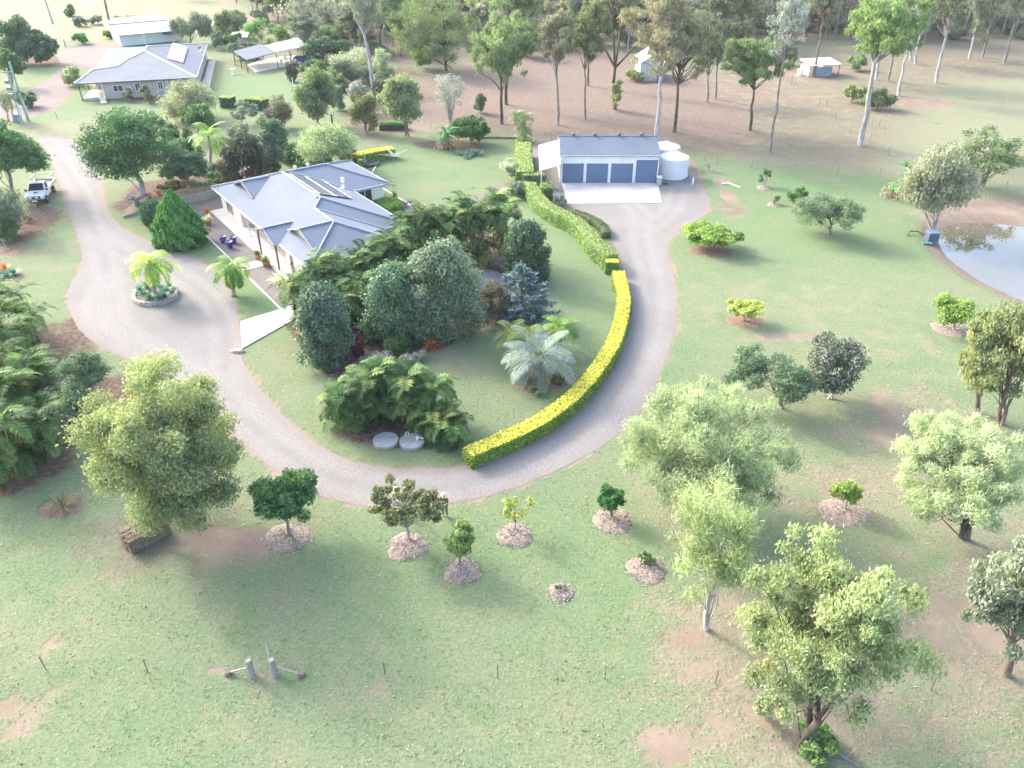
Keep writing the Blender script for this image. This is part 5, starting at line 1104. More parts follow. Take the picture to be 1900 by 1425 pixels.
# drive island and small palm
palm('yellow-green palm standing in the round stone bed in the gravel drive', (290, 555), (280, 498), 17, 2.7, PALMY, 80, .20, 1.9, nl=26, ll=.75, lw=.085, emin=-.5)
palm('short palm on the lawn strip between the drive and the house', (434, 549), (428, 509), 17, 2.5, PALML, 81, .18, 2.0, nl=26, ll=.7, lw=.08, emin=-.5)
for i, (x, y) in enumerate([(262, 548), (270, 556), (302, 545), (312, 550), (318, 542), (296, 562), (280, 562), (308, 560), (275, 543)]):
    rosette('agave', 'blue-green agave rosette round the yellow palm in the stone bed', 'plant', (x, y), 34, .85, .17, AGAVE, 82 + i, .3, z0=.12, group='agaves in the stone island bed')
# --- big bushes and clipped shapes by the house
profile_bush('conifer', 'large bright green cone-shaped conifer beside the drive', (338, 452), [(.05, 5.7), (.4, 5.3), (.85, 4.5), (1.35, 3.6), (1.8, 2.6), (2.1, 1.7), (2.2, .95), (2.05, .3), (1.75, .0)], CONE, 95, 15000, .42, .15, .8, 'conifer', jitter=.15)
profile_bush('clipped_bush', 'dark egg-shaped bush partly behind the cone conifer', (289, 420), [(.05, 3.0), (.7, 2.8), (1.15, 2.1), (1.25, 1.4), (1.0, .5), (.7, 0)], DKG, 96, 4500, .25, .12, .5)
def column(label, base, topy, rpx, leaf, seed, n, cat='tree', round_=.55, **k):
    g = G(*base); h, _ = HT(g, (base[0], topy)); h *= .97; s = mpp(g); r = rpx * s
    rg = np.random.default_rng(seed); o = empty('bushy_tree', g, label, cat); bl = []
    for i in range(130):
        z = rg.uniform(.04, 1) * h; q = z / h; rr = r * min(1, (q / .14) ** .5 if q < .14 else 1) * math.sqrt(max(.02, 1 - max(0, (q - round_) / (1 - round_)) ** 2.2)); t = rg.uniform(0, 6.283); rr *= 1 + .13 * math.sin(2 * t + seed) + .10 * math.sin(5 * t + 8 * q + seed); b_ = r * rg.uniform(.15, .38); d = max(0, rr - b_ * .8) * rg.uniform(.75, 1.0)
        bl.append((np.array([d * math.cos(t), d * math.sin(t), min(z, h - b_ * .6)]), b_))
    Q, T = fill(rg, bl, n, k.get('L', .24), k.get('W', .14), .05, 1.2, .35, .4, .7)
    quadmesh('crown', Q, T, leaf, o); trunk_mesh(rg, (0, 0, h * .8), .12, bl, 8, 1, .2, BARK_BROWN, o); return o
column('tall dark egg-shaped bush at the left end of the garden bed', (612, 672), 528, 51, DKB, 100, 20000)
column('broad rounded dark green bush in the middle of the garden bed', (742, 620), 495, 60, L_('dark_mid', (.045, .10, .052), (.12, .185, .095), trans=.25, rough=.4), 101, 22000, round_=.4)
column('largest dark bush with yellowish new tips in the garden bed centre', (828, 622), 448, 64, L_('dark_tipped', (.055, .095, .055), (.14, .18, .10), trans=.27, rough=.4, c3=(.26, .28, .09), p3=.10), 102, 27000, round_=.6)
column('dark upright bush at the right back of the garden bed', (978, 522), 412, 40, DKG, 103, 15000, round_=.6)
# blue conifer: sprays on whorled branches
def blue_conifer(label, base, topy, rpx, seed):
    g = G(*base); h, _ = HT(g, (base[0], topy)); r = rpx * mpp(g); rg = np.random.default_rng(seed); o = empty('conifer', g, label, 'conifer'); mb = MB(); P = []; A = []; N = []
    mb.tube([(0, 0, 0), (0, 0, h)], [.14, .03], 8)
    for k in range(95):
        q = rg.uniform(.03, 1) ** 1.1; z = q * h * .95; L = r * (1 - q ** 1.5 * .85) * rg.uniform(.7, 1.12); az = k * 2.4 + rg.normal() * .2; d = np.array([math.cos(az), math.sin(az), .22]); e = np.array([0, 0, z]) + d * L
        mb.tube([(0, 0, z), tuple(np.array([0, 0, z]) + d * L * .6), tuple(e)], [.035, .02, .008], 4, cap=False)
        m = int(60 * L / r) + 16; u = rg.uniform(.25, 1.03, m); wdt = .34 * L * (1.1 - u) + .08; sd_ = np.array([-d[1], d[0], 0]); sw = rg.uniform(-1, 1, m)
        P.append(np.array([0, 0, z]) + d * L * u[:, None] + sd_ * (sw * wdt)[:, None] + np.array([0, 0, 1]) * (rg.normal(size=m) * .07 - .10 * np.abs(sw))[:, None]); A.append(np.tile(d, (m, 1)) + sd_ * sw[:, None] * .9); N.append(np.tile([0, 0, 1.0], (m, 1)))
    P, A, N = map(np.concatenate, (P, A, N)); quadmesh('crown', leaves(rg, P, N, .42, .15, .05, .35, A), rg.uniform(0, 1, len(P)), BLUEC, o); mb.build('trunk', BARK_BROWN, o); return o
blue_conifer('spreading blue-green conifer at the right end of the garden bed', (968, 590), 488, 66, 104)
shrub('leafy_shrub', 'olive and yellow bush between the largest dark bush and the blue conifer', 'bush', (908, 598), (880, 512, 945, 600), BROWNB, 105, 6000, .22, .10, 50)
shrub('leafy_shrub', 'pale grey bush under the palms behind the blue conifer', 'bush', (945, 505), (915, 470, 978, 515), SILV, 106, 2200, .22, .09, 34)
shrub('leafy_shrub', 'bright green bush between the dark bushes beside the purple one', 'bush', (687, 634), (663, 583, 707, 634), MIDG, 107, 4500, .2, .1, 40)
profile_bush('clipped_bush', 'low clipped bright green box bush in front of the garden bed', (738, 650), [(.05, 1.25), (.7, 1.2), (1.0, .95), (1.05, .5), (.95, .1), (.9, 0)], MIDG, 108, 3600, .18, .1, .3)
column('narrow purple-leaved bush in the garden bed', (664, 660), 607, 13, PURP, 109, 2600, 'bush', L=.2, W=.12)
shrub('ground_cover', 'silver-grey groundcover bush at the front of the garden bed', 'bush', (700, 682), (660, 645, 745, 690), SILV, 110, 4200, .16, .07, 50, flat=.5)
shrub('ground_cover', 'low grey groundcover along the bed edge right of the silver bush', 'bush', (765, 668), (735, 640, 792, 672), SILV, 111, 2200, .16, .06, 34, flat=.5)
rosette('bromeliad', 'rusty red bromeliad at the front edge of the garden bed', 'plant', (802, 648), 60, .95, .11, L_('rust_leaf', (.22, .06, .03), (.40, .17, .07), trans=.3), 112, .12)
rosette('agave', 'dark green strappy plant left of the red bromeliad', 'plant', (778, 640), 30, .8, .14, MIDG, 113, .1)
shrub('leafy_shrub', 'dark low bush hiding behind the left egg-shaped bush', 'bush', (575, 640), (556, 590, 600, 645), DKG, 114, 2600, .22, .12, 30)
# palms behind the house garden
for i, (x, y, st_, h0, h1, sp_, lab) in enumerate([
        (572, 612, 5, 2.6, 4.2, .5, 'leaning palm clump at the end of the white path'), (612, 572, 6, 2.8, 4.2, .8, 'palm clump at the house corner behind the egg-shaped bush'), (655, 562, 6, 2.8, 4.3, .8, 'palm clump next right from the house corner'), (697, 548, 6, 2.6, 4.2, .8, 'palm clump below the lowest roof edge'),
        (735, 530, 6, 3.2, 4.8, .8, 'palm clump left of the largest dark bush'), (770, 508, 6, 3.6, 5.2, .8, 'palm clump behind the broad rounded bush'), (808, 498, 7, 4.2, 5.8, .8, 'palm clump with an orange frond behind the largest dark bush'), (845, 490, 7, 4.0, 5.6, .8, 'palm clump right behind the largest dark bush'),
        (888, 490, 7, 4.0, 5.6, .7, 'palm clump with bare cane stems above the paved circle'), (930, 478, 7, 4.2, 5.8, .7, 'rightmost tall palm clump before the dark upright bush'),
        (640, 606, 5, 1.8, 3.2, .6, 'low palm clump between the egg-shaped bush and the broad bush, lower one'), (662, 588, 5, 2.2, 3.6, .6, 'low palm clump between the egg-shaped bush and the broad bush, upper one'), (585, 588, 5, 2.6, 4.0, .6, 'palm clump between the white path end and the egg-shaped bush'), (715, 540, 5, 3.2, 4.6, .7, 'palm clump filling the gap under the lowest roof edge'), (868, 478, 6, 4.0, 5.6, .7, 'palm clump rising behind the bare cane stems')]):
    palm_clump(lab, (x, y), st_ + 1, h0, h1, sp_, 120 + i, PALMG, 2.15, 9, 3, 'cane palms behind the house garden', lean=.12, ll=.58, lw=.075)
for i, (x, y, st_, h0, h1, sp_, lab) in enumerate([(650, 785, 6, 1.6, 3.0, .6, 'left palm clump of the group above the two round lids'), (695, 775, 7, 2.0, 3.6, .7, 'palm clump behind the left round lid'), (742, 778, 7, 2.2, 3.8, .7, 'tall centre palm clump above the round lids'), (790, 785, 6, 2.0, 3.4, .7, 'palm clump behind the right round lid'), (825, 812, 5, 1.2, 2.4, .6, 'lowest palm clump right of the round lids')]):
    palm_clump(lab, (x, y), st_, h0, h1, sp_, 140 + i, PALMG, 1.85, 9, 3, 'palms above the round tank lids', ll=.62, lw=.075, lean=.22)
shrub('leafy_shrub', 'bright leafy bush at the left foot of the palms above the lids', 'bush', (612, 755), (600, 700, 632, 760), BRIG, 146, 1500, .28, .16, 24)
# feature palm bed
palm('blue-grey palm with stiff arching fronds in the round lawn bed', (1003, 712), (1003, 662), 26, 3.35, PALMB, 150, .24, 1.25, stem=BARK_GREY, shaft=False, nl=26, ll=.85, lw=.03, emin=-.15, emax=1.35, vee=.25, hang=.25)
palm_clump('yellowing cane palm clump behind the blue-grey palm', (968, 668), 7, 1.4, 2.8, .7, 151, L_('cane_yellow', (.09, .15, .03), (.24, .27, .06), trans=.4), 1.7, 8, 2)
palm_clump('bright green palm behind and right of the blue-grey palm', (1030, 655), 4, 1.8, 3.2, .5, 152, PALML, 1.8, 9, 1)
rosette('cycad', 'dark green cycad at the left foot of the blue-grey palm', 'plant', (972, 712), 70, 1.15, .09, DKG, 153, .35, .05, 1.2)
shrub('leafy_shrub', 'low olive bush right of the blue-grey palm trunk', 'bush', (1028, 706), (1008, 680, 1052, 710), OLIVE, 154, 2000, .18, .08, 30)
shrub('leafy_shrub', 'small light bush at the front of the blue-grey palm bed', 'bush', (997, 727), (980, 708, 1015, 730), L_('light_bush', (.10, .14, .05), (.22, .25, .10)), 155, 1300, .18, .07, 24)
# --- around the back garden
for i, (b_, bx_, lf, lab) in enumerate([((322, 338), (296, 292, 352, 340), DKG, 'dark feathery shrub right of the wide spreading tree trunk'), ((425, 345), (398, 318, 446, 350), MIDG, 'low green bush between the palm and the reddish tree'), ((540, 300), (515, 268, 566, 305), MIDG, 'green shrub between the reddish tree and the pale rounded tree'),
        ((486, 322), (470, 296, 520, 326), DKG, 'dark low shrub at the foot of the reddish tree'), ((645, 292), (622, 268, 668, 296), GREYG, 'grey-green shrub behind the roof corner next to the yellow hedge'), ((330, 262), (300, 226, 352, 266), MIDG, 'green shrub behind the wide spreading tree'), ((420, 282), (398, 256, 446, 286), GREYG, 'grey-green shrub behind the feathery palm'),
        ((312, 352), (290, 336, 336, 356), OLIVE, 'low olive plants along the top of the retaining wall'), ((380, 352), (352, 334, 404, 356), BRIG, 'bright low shrub over the retaining wall near the roof end'),
        ((404, 336), (378, 300, 432, 338), GREYG, 'grey-green bush at the foot of the feathery palm'), ((345, 305), (316, 250, 374, 308), MIDG, 'rounded green bush behind the dark feathery tree'), ((442, 268), (416, 226, 470, 270), GREYG, 'pale bush right of the feathery palm crown'), ((577, 320), (545, 286, 612, 323), MIDG, 'green bush below the pale rounded tree at the roof edge'), ((300, 308), (282, 262, 326, 312), DKG, 'dark bush right behind the wide spreading tree trunk')]):
    shrub('leafy_shrub', lab, 'bush', b_, bx_, lf, 620 + i, 3200, .34, .17, 40)
tree('bushy_tree', 'dark reddish-tipped tree against the house roof at the left', 'tree', (452, 350), (402, 248, 503, 345), 'dense', REDD, 160, n=11000, L=.34, W=.2, bottom=.2)
tree('bushy_tree', 'green tree behind the reddish one near the roof', 'tree', (506, 322), (468, 216, 536, 315), 'dense', FEATH, 161, n=8000, L=.36, W=.2, bottom=.2)
tree('bushy_tree', 'pale rounded bushy tree behind the back roof corner', 'tree', (606, 312), (538, 229, 667, 306), 'bush', L_('pale_bush', (.13, .18, .08), (.26, .31, .15), trans=.4), 162, n=10000, nb=70, L=.34, W=.15, bottom=.2)
tree('willow_tree', 'mid green round-headed tree with forked trunk on the back boundary', 'tree', (592, 232), (543, 126, 629, 226), 'gum', GUMG, 163, n=11000, nb=60, L=.5, W=.17, stems=2)
tree('bare_shrub', 'twiggy grey-brown bush left of the mid green boundary tree', 'bush', (525, 238), (487, 176, 546, 232), 'bush', BROWNB, 164, n=5000, L=.36, W=.1, stems=3, nb=50)
tree('fruit_tree', 'small pale spreading tree in front of the clipped neighbour hedge', 'tree', (447, 233), (423, 184, 476, 226), 'feather', GREYG, 165, n=3200, nb=36, L=.36, W=.14, stems=2)
tree('bushy_tree', 'olive conical bush left of the raised garden bed', 'bush', (680, 247), (650, 172, 704, 246), 'bush', OLIVE, 166, n=5500, L=.36, W=.14, bottom=.2)
tree('gum_tree', 'round gum-like tree with brown forked trunk by the raised bed', 'tree', (757, 252), (704, 140, 787, 234), 'gum', L_('gum_light', (.10, .14, .06), (.22, .26, .12), trans=.38), 167, BARK_BROWN, n=11000, nb=60, L=.5, W=.18, stems=2)
tree('paperbark_tree', 'thin whitish almost leafless tree behind the banana plant', 'tree', (835, 238), (803, 126, 872, 212), 'sparse', SILV, 168, BARK_PALE, n=2600, nb=60, limbs=60, L=.34, W=.1, stems=2, rb=.2)
banana('banana plant at the far end of the back lawn', (826, 275), 4.2, 9, 169, 3)
tree('mango_tree', 'dense dark green round tree right of the banana plant', 'tree', (873, 268), (838, 210, 911, 264), 'dense', MIDG, 170, n=8000, L=.42, W=.2, bottom=.3)
shrub('ground_cover', 'low blue-green groundcover under the dense round tree', 'bush', (870, 288), (838, 272, 905, 290), L_('bluish_cover', (.07, .13, .09), (.15, .22, .16)), 171, 1800, .3, .12, 30, flat=.5)
palm_clump('bushy light green palm at the top of the clipped hedge', (970, 263), 6, 1.6, 4.2, .6, 172, L_('bamboo_palm', (.10, .15, .05), (.22, .27, .11), trans=.4), 1.5, 9, 3)
shrub('leafy_shrub', 'variegated whitish bush where the curved path meets the hedge', 'bush', (945, 335), (924, 293, 966, 336), L_('variegated', (.20, .24, .14), (.42, .44, .30)), 173, 2600, .24, .12, 34)
shrub('leafy_shrub', 'dark green bush in front of the variegated bush by the path', 'bush', (957, 363), (936, 328, 980, 364), GREYG, 174, 2600, .24, .12, 34)
palm('feathery palm between the dark tree and the wide spreading tree', (393, 330), (388, 262), 13, 3.2, PALML, 175, .18, 1.5, nl=22, ll=.9, lw=.12)
tree('bushy_tree', 'dark feathery tree left of the feathery palm', 'tree', (350, 352), (305, 258, 385, 350), 'feather', DKG, 176, n=9000, L=.4, W=.15, nb=60, bottom=.4)
tree('bushy_tree', 'dark round tree right of the neighbour house corner', 'tree', (370, 262), (333, 194, 407, 254), 'dense', MIDG, 177, n=6500, L=.42, W=.2, bottom=.4)
tree('bushy_tree', 'pale grey-green tree in front of the neighbour house wall', 'tree', (340, 222), (283, 150, 397, 220), 'bush', L_('pale_grey_bush', (.14, .17, .09), (.27, .29, .17), trans=.38), 178, n=9000, nb=70, L=.42, W=.16, bottom=.3)
shrub('leafy_shrub', 'small dark shrub against the neighbour brick wall', 'bush', (272, 190), (256, 158, 292, 190), BROWNB, 179, 1500, .4, .12, 26); shrub('leafy_shrub', 'smallest shrub against the neighbour brick wall', 'bush', (240, 188), (228, 165, 252, 190), BROWNB, 180, 900, .4, .12, 20)
shrub('leafy_shrub', 'flowering pale green shrub at the corner of the neighbour verandah', 'bush', (130, 158), (116, 124, 158, 160), L_('pale_flower', (.13, .19, .07), (.30, .34, .15)), 181, 2200, .5, .2, 34)
# far shrubs and trees past the neighbour house
for i, (nm, b_, bx_, lf, lab) in enumerate([
    ('leafy_shrub', (152, 82), (136, 64, 167, 84), BRIG, 'round bright green bush by the far gate'), ('leafy_shrub', (148, 49), (136, 34, 163, 51), GREYG, 'blue-grey round bush on the far nature strip'), ('leafy_shrub', (130, 30), (117, 10, 145, 32), MIDG, 'bush growing beside the small stile on the far track'), ('leafy_shrub', (180, 45), (165, 32, 195, 48), GREYG, 'long low grey bush right of the blue-grey round bush'),
    ('leafy_shrub', (235, 44), (212, 30, 258, 46), OLIVE, 'green scrub behind the pale blue shed'), ('rosette_plant', (199, 72), (190, 58, 208, 73), LIME, 'small lime spiky bush near the far dark pole'),
    ('leafy_shrub', (405, 92), (388, 62, 420, 94), DKG, 'dark shrub at the corner behind the neighbour back lawn'), ('leafy_shrub', (432, 90), (415, 60, 450, 92), MIDG, 'green shrub left of the pavilion roof'),
    ('leafy_shrub', (490, 82), (455, 36, 512, 84), BRIG, 'bright green broad-leaved shrub behind the pavilion'), ('leafy_shrub', (528, 78), (505, 48, 562, 82), L_('b2', (.08, .15, .05), (.17, .26, .09)), 'light green bush behind the white pavilion roof'),
    ('leafy_shrub', (545, 152), (530, 118, 560, 160), BROWNB, 'brownish bush at the right end of the neighbour lawn'), ('leafy_shrub', (575, 135), (555, 112, 612, 138), MIDG, 'green bush right of the pavilion tub')]):
    shrub(nm, lab, 'bush', b_, bx_, lf, 190 + i, 1600, .55, .25, 30)
tree('bushy_tree', 'flat dark green tree right of the white pavilion roof', 'tree', (600, 118), (562, 66, 645, 116), 'umbrella', DKG, 203, n=6500, L=.6, W=.25, nb=60, low=-.6)
tree('bushy_tree', 'pale leafed tree behind the neighbour back lawn near the blue shed', 'tree', (352, 82), (318, 22, 392, 78), 'gumopen', GREYG, 204, n=6000, L=.7, W=.25)
tree('bushy_tree', 'light green tree left of the bright shrub past the pavilion', 'tree', (425, 72), (396, 14, 452, 66), 'gum', L_('g3', (.09, .14, .06), (.18, .23, .10)), 205, n=6000, L=.7, W=.26)
for i, (b_, bx_, lf, lab) in enumerate([((665, 148), (612, 88, 700, 150), L_('silvery', (.15, .18, .12), (.28, .30, .21)), 'wide silvery shrub at the foot of the white-trunked gum'), ((640, 158), (605, 112, 668, 160), GREYG, 'grey-green shrub left of the white-trunked gum'), ((715, 168), (690, 92, 742, 168), L_('s2', (.11, .15, .09), (.22, .26, .16)), 'pale upright shrub right of the white-trunked gum'),
        ((660, 192), (645, 150, 690, 195), SILV, 'whitish low shrub below the white-trunked gum'), ((700, 185), (672, 148, 722, 188), BROWNB, 'brown shrub in the thicket below the white-trunked gum'), ((630, 170), (612, 140, 650, 172), MIDG, 'dark green shrub next to the mid green boundary tree'),
        ((648, 138), (622, 92, 690, 140), L_('s3', (.13, .16, .10), (.25, .28, .18)), 'pale grey-green dome of a shrub right of the pavilion tub'), ((690, 158), (668, 104, 725, 160), GREYG, 'leafy grey-green shrub hugging the white-trunked gum'), ((722, 200), (702, 150, 742, 202), L_('s4', (.11, .15, .08), (.22, .26, .14)), 'light shrub at the right edge of the thicket below the white-trunked gum'), ((680, 212), (655, 168, 700, 214), BROWNB, 'dull brown shrub above the raised planter'), ((620, 205), (602, 160, 640, 208), GREYG, 'grey shrub behind the dark corner strainer post')]):
    shrub('leafy_shrub', lab, 'bush', b_, bx_, lf, 210 + i, 2600, .5, .2, 40)

# --- tall gums on the back paddock (bare trunks, crowns high)
def gum(label, base, top, box, leaf, bark, seed, n=7000, r=.17, nb=46, dark=False, limbs=34, fork=None, L=.48, W=.14, droop=.55, flat=.75, stems=1, name='gum_tree', rbk=.185):
    rg = np.random.default_rng(seed); g = G(*base); o = empty(name, g, label, 'tree'); h, dx = HT(g, top); x0, y0, x1, y1 = box
    hc, dc = HT(g, ((x0 + x1) / 2, (y0 + y1) / 2)); s2 = (g.y * math.cos(PITCH) + (CAMH - hc) * math.sin(PITCH)) / F; rx = (x1 - x0) / 2 * s2; rz = (y1 - y0) / 2 * s2
    C = np.array([dc, 0, hc]); rm = (rx * rx * rz) ** (1 / 3); bl = blobs(rg, C, (rx * 1.18, rx * 1.18, rz * 1.15), int(nb * 2), rm * rbk, -.9, .2, flat, int(nb * .45))
    Q, T = fill(rg, bl, int(n * 1.25), L, W, droop, flat, .6); quadmesh('crown', Q, T, leaf, o)
    mb = MB(); pts = bend((0, 0, 0), (dx, 0, h), 0, 8, rg, .006); mb.tube([Vector((0, 0, -.1))] + pts, [r * 1.7] + [r * (1.2 - .95 * i / 8) for i in range(9)], 9)
    low = max(.2, min(.8, (hc - rz) / h))
    for j in rg.permutation(len(bl))[:limbs]:
        c, rr = bl[j]; q = pts[int(max(low * 8, min(7, (c[2] / h * .75) * 8)))]
        lp = bend(q, Vector(c), .06, 4, rg, .035); lr = r * .34 * rg.uniform(.6, 1.2) + .02; mb.tube(lp, [lr * (1 - .8 * i / 4) for i in range(5)], 5, cap=False)
        for _ in range(1):
            e = Vector(c) + Vector(rg.normal(size=3)) * rr; mb.tube([lp[2], lp[2].lerp(e, .5), e], [lr * .4, lr * .25, .01], 4, cap=False)
    if fork:
        for az, e, l in fork:
            q = pts[3]; d = Vector((math.cos(az) * math.cos(e), math.sin(az) * math.cos(e), math.sin(e))); mb.tube([q, q + d * l * .5 + Vector((0, 0, .3)), q + d * l + Vector((0, 0, l * .25))], [r * .7, r * .5, r * .15], 7, cap=False)
    mb.build('trunk', bark, o, smooth=True); return o
gum('white-trunked leaning gum rising from the shrub thicket', (697, 186), (668, -10), (630, -60, 720, 45), GREYG, BARK_PALE, 230, 3600, .36, limbs=34)
gum('dark-trunked leafy gum at the left end of the bare paddock', (828, 132), (822, 5), (728, -20, 880, 125), GUMG, BARK_DARK, 231, 16000, .26, 80, limbs=30)
gum('dark straight gum left of the shed, in front of its twin', (931, 230), (925, 60), (868, 20, 990, 150), GUMG, BARK_DARK, 232, 13000, .24, 70)
gum('dark gum close behind its twin left of the shed', (939, 194), (945, -10), (900, -60, 1010, 90), GUMG, BARK_DARK, 233, 9000, .26)
gum('slim pale gum with rusty thin crown left of the shed', (1035, 232), (1033, 40), (1000, 2, 1072, 118), GUMR, BARK_GREY, 234, 6500, .18)
gum('slim grey gum with olive crown just left of the shed', (1086, 222), (1085, 30), (1058, -10, 1130, 110), L_('ol', (.085, .105, .05), (.17, .19, .09)), BARK_GREY, 235, 8000, .17)
gum('brown-trunked gum behind the slim olive one', (1091, 159), (1094, 20), (1078, -30, 1120, 100), GUMG, BARK_BROWN, 236, 4500, .18)
gum('black forked gum with spreading dark limbs behind the shed', (1141, 203), (1137, -10), (1090, -70, 1200, 20), GUMG, BARK_DARK, 237, 6000, .28, fork=[(2.6, .9, 9), (.3, .7, 8), (1.2, 1.2, 9)])
shrub('leafy_shrub', 'clump of green suckers low on the black forked gum', 'bush', (1141, 205), (1128, 150, 1160, 205), GUM1, 238, 900, .5, .2, 22)
gum('tallest white gum rising directly behind the rain tanks', (1219, 262), (1232, 60), (1160, -30, 1320, 130), GUMR, BARK_PALE, 239, 16000, .34, 80, limbs=40)
gum('dark gum right behind the rain tanks with rusty crown', (1251, 245), (1268, 60), (1225, 20, 1330, 140), GUMR, BARK_DARK, 240, 9000, .24)
gum('thin pale pole gum right of the tin shed, left of its pair', (1312, 190), (1318, 90), (1290, 60, 1340, 130), GUMG, BARK_GREY, 241, 3600, .17)
gum('thin pale pole gum right of the tin shed, right of its pair', (1327, 184), (1335, 60), (1312, 20, 1375, 120), GUMB, BARK_GREY, 242, 4500, .17)
gum('medium dark gum with dense green crown in the middle paddock', (1392, 242), (1403, 120), (1338, 72, 1462, 150), GUMG, BARK_DARK, 243, 11000, .22, 60)
gum('slim bare grey gum with dead top in the right paddock', (1429, 285), (1462, 55), (1425, -20, 1500, 100), SILV, BARK_GREY, 244, 1800, .18, limbs=34)
gum('big white leaning gum in the right paddock', (1597, 270), (1640, 20), (1578, -10, 1720, 105), L_('g5', (.09, .15, .05), (.20, .27, .09), trans=.4), BARK_PALE, 245, 15000, .38, 70)
gum('dark leaning gum behind the low animal shelter', (1509, 143), (1535, 0), (1500, -60, 1570, 30), GUMB, BARK_BROWN, 246, 3600, .22)
gum('pale gum just behind the big white leaning gum', (1625, 148), (1640, 0), (1600, -50, 1690, 60), GUMG, BARK_PALE, 247, 6000, .24)
gum('white straight gum right of the big leaning gum', (1667, 178), (1690, 50), (1655, 5, 1730, 70), GREYG, BARK_PALE, 248, 4500, .26)
gum('slim grey gum left of the two pale far gums', (1648, 150), (1665, 40), (1640, 0, 1700, 80), GREYG, BARK_GREY, 249, 3600, .18)
gum('left one of the two pale far gums', (1689, 112), (1697, 20), (1672, -40, 1722, 50), GUMB, BARK_PALE, 250, 3600, .22)
gum('right one of the two pale far gums', (1698, 119), (1712, 20), (1690, -40, 1745, 60), GUMB, BARK_PALE, 251, 3600, .24)
gum('white curving gum at the corner of the dirt track', (1737, 153), (1775, -20), (1725, -60, 1800, 60), GUMB, BARK_PALE, 252, 5500, .28)
gum('grey gum with hooked top near the upper right corner', (1798, 110), (1820, 10), (1780, -50, 1840, 20), GREYG, BARK_PALE, 253, 2600, .26)
gum('grey leaning gum right of the hooked one', (1823, 107), (1848, -10), (1800, -60, 1880, 70), GUMB, BARK_GREY, 254, 4600, .24)
gum('pale leaning gum nearest the upper right corner', (1863, 119), (1893, 0), (1860, -60, 1940, 30), GREYG, BARK_GREY, 255, 4200, .28)
for i, (b_, bx_, lf, lab) in enumerate([((1635, 204), (1602, 160, 1668, 205), GUMG, 'bushy young gum beside the white straight gum'), ((1580, 190), (1562, 150, 1612, 190), GUM1, 'thin young gum among the broken fence posts'), ((1465, 122), (1452, 70, 1482, 124), GUMG, 'dark young gum left of the animal shelter'), ((1590, 130), (1570, 95, 1612, 135), L_('g6', (.11, .17, .06), (.22, .28, .11)), 'light young gum behind the animal shelter'),
        ((840, 128), (760, 75, 812, 138), L_('g7', (.10, .17, .05), (.22, .29, .09)), 'bright green young gum at the left of the bare paddock'), ((985, 110), (965, 55, 1015, 112), MIDG, 'young green tree behind the bare red paddock'), ((1170, 150), (1152, 118, 1200, 160), GUM1, 'young gum between the black gum and the tin shed'), ((893, 210), (878, 168, 908, 212), GREYG, 'spindly small gum left of the dark twins')]):
    tree('young_gum', lab, 'tree', b_, bx_, 'gumopen', lf, 260 + i, BARK_BROWN, n=3600, nb=30, L=.5, W=.2)

# --- the wood at the top of the photo: individuals from ten kinds
rg = np.random.default_rng(77); kinds = []
WOODL = 'tall grey-green gum in the dense wood along the top of the photo'
for k in range(10):
    r2 = np.random.default_rng(300 + k); h = r2.uniform(14, 20); dense = k < 6
    o = empty('woodland_gum', (0, 0, 0), WOODL, 'tree', group='trees of the wood behind the paddock')
    q_ = r2.uniform(4.4, 6.2) if dense else r2.uniform(3.2, 4.6); R = (q_, q_ * r2.uniform(.85, 1.15), r2.uniform(4.2, 6.4))
    C = np.array([r2.normal() * .5, r2.normal() * .5, h - R[2] * 1.05]); bl = blobs(r2, C, R, 80, 1.05, -.85, .15, .8, 26)
    Q, T = fill(r2, bl, 9000 if dense else 6000, .66, .24, .5, .8, .6); quadmesh('crown', Q, T, [GUMG, GUMB, GUMG, GREYG, GUM1, GUMB, GUMR, GUMB, GREYG, GUMG][k], o)
    trunk_mesh(r2, (C[0], C[1], h * .85), .18, bl, 14, 1, .5, [BARK_DARK, BARK_GREY, BARK_BROWN, BARK_GREY, BARK_DARK, BARK_PALE, BARK_GREY, BARK_DARK, BARK_PALE, BARK_BROWN][k], o); kinds.append(o)
spots = []; tries = 0
while len(spots) < 290 and tries < 40000:
    tries += 1; px = rg.uniform(330, 2080); py = rg.uniform(-60, 60) if rg.uniform() < .45 else rg.uniform(20, 112)
    g = G(px, py)
    edge_ = 70 + 22 * math.sin(px / 90.0)
    if px < 560: edge_ = 14 if px < 480 else 48
    elif px < 800: edge_ = 118
    elif px < 1000: edge_ = 104
    elif px > 1480: edge_ = 84 - (px - 1480) * .03
    else: edge_ = 96
    if py > edge_ or py < -75 + (0 if px > 560 else 40): continue
    dmin = (2.8 if px < 1330 else 3.8) + 3.0 * max(0, (g.y - 190)) / 130
    if any((g.x - q.x) ** 2 + (g.y - q.y) ** 2 < dmin ** 2 for q in spots): continue
    spots.append(g)
for i, g in enumerate(spots):
    src = kinds[i % 10]; o = src if i < 10 else copy_tree(src)
    o.location = g; o.rotation_euler = (0, 0, rg.uniform(0, 6.28)); px_ = 950 + F * g.x / (g.y * math.cos(PITCH) + CAMH * math.sin(PITCH)); low_ = rg.uniform() < (.75 if px_ < 1340 else .3); s = rg.uniform(.30, .62) if low_ else rg.uniform(.8, 1.1); k_ = 1.35 if low_ else 1.0; o.scale = (s * k_ * rg.uniform(.9, 1.1), s * k_ * rg.uniform(.9, 1.1), s)
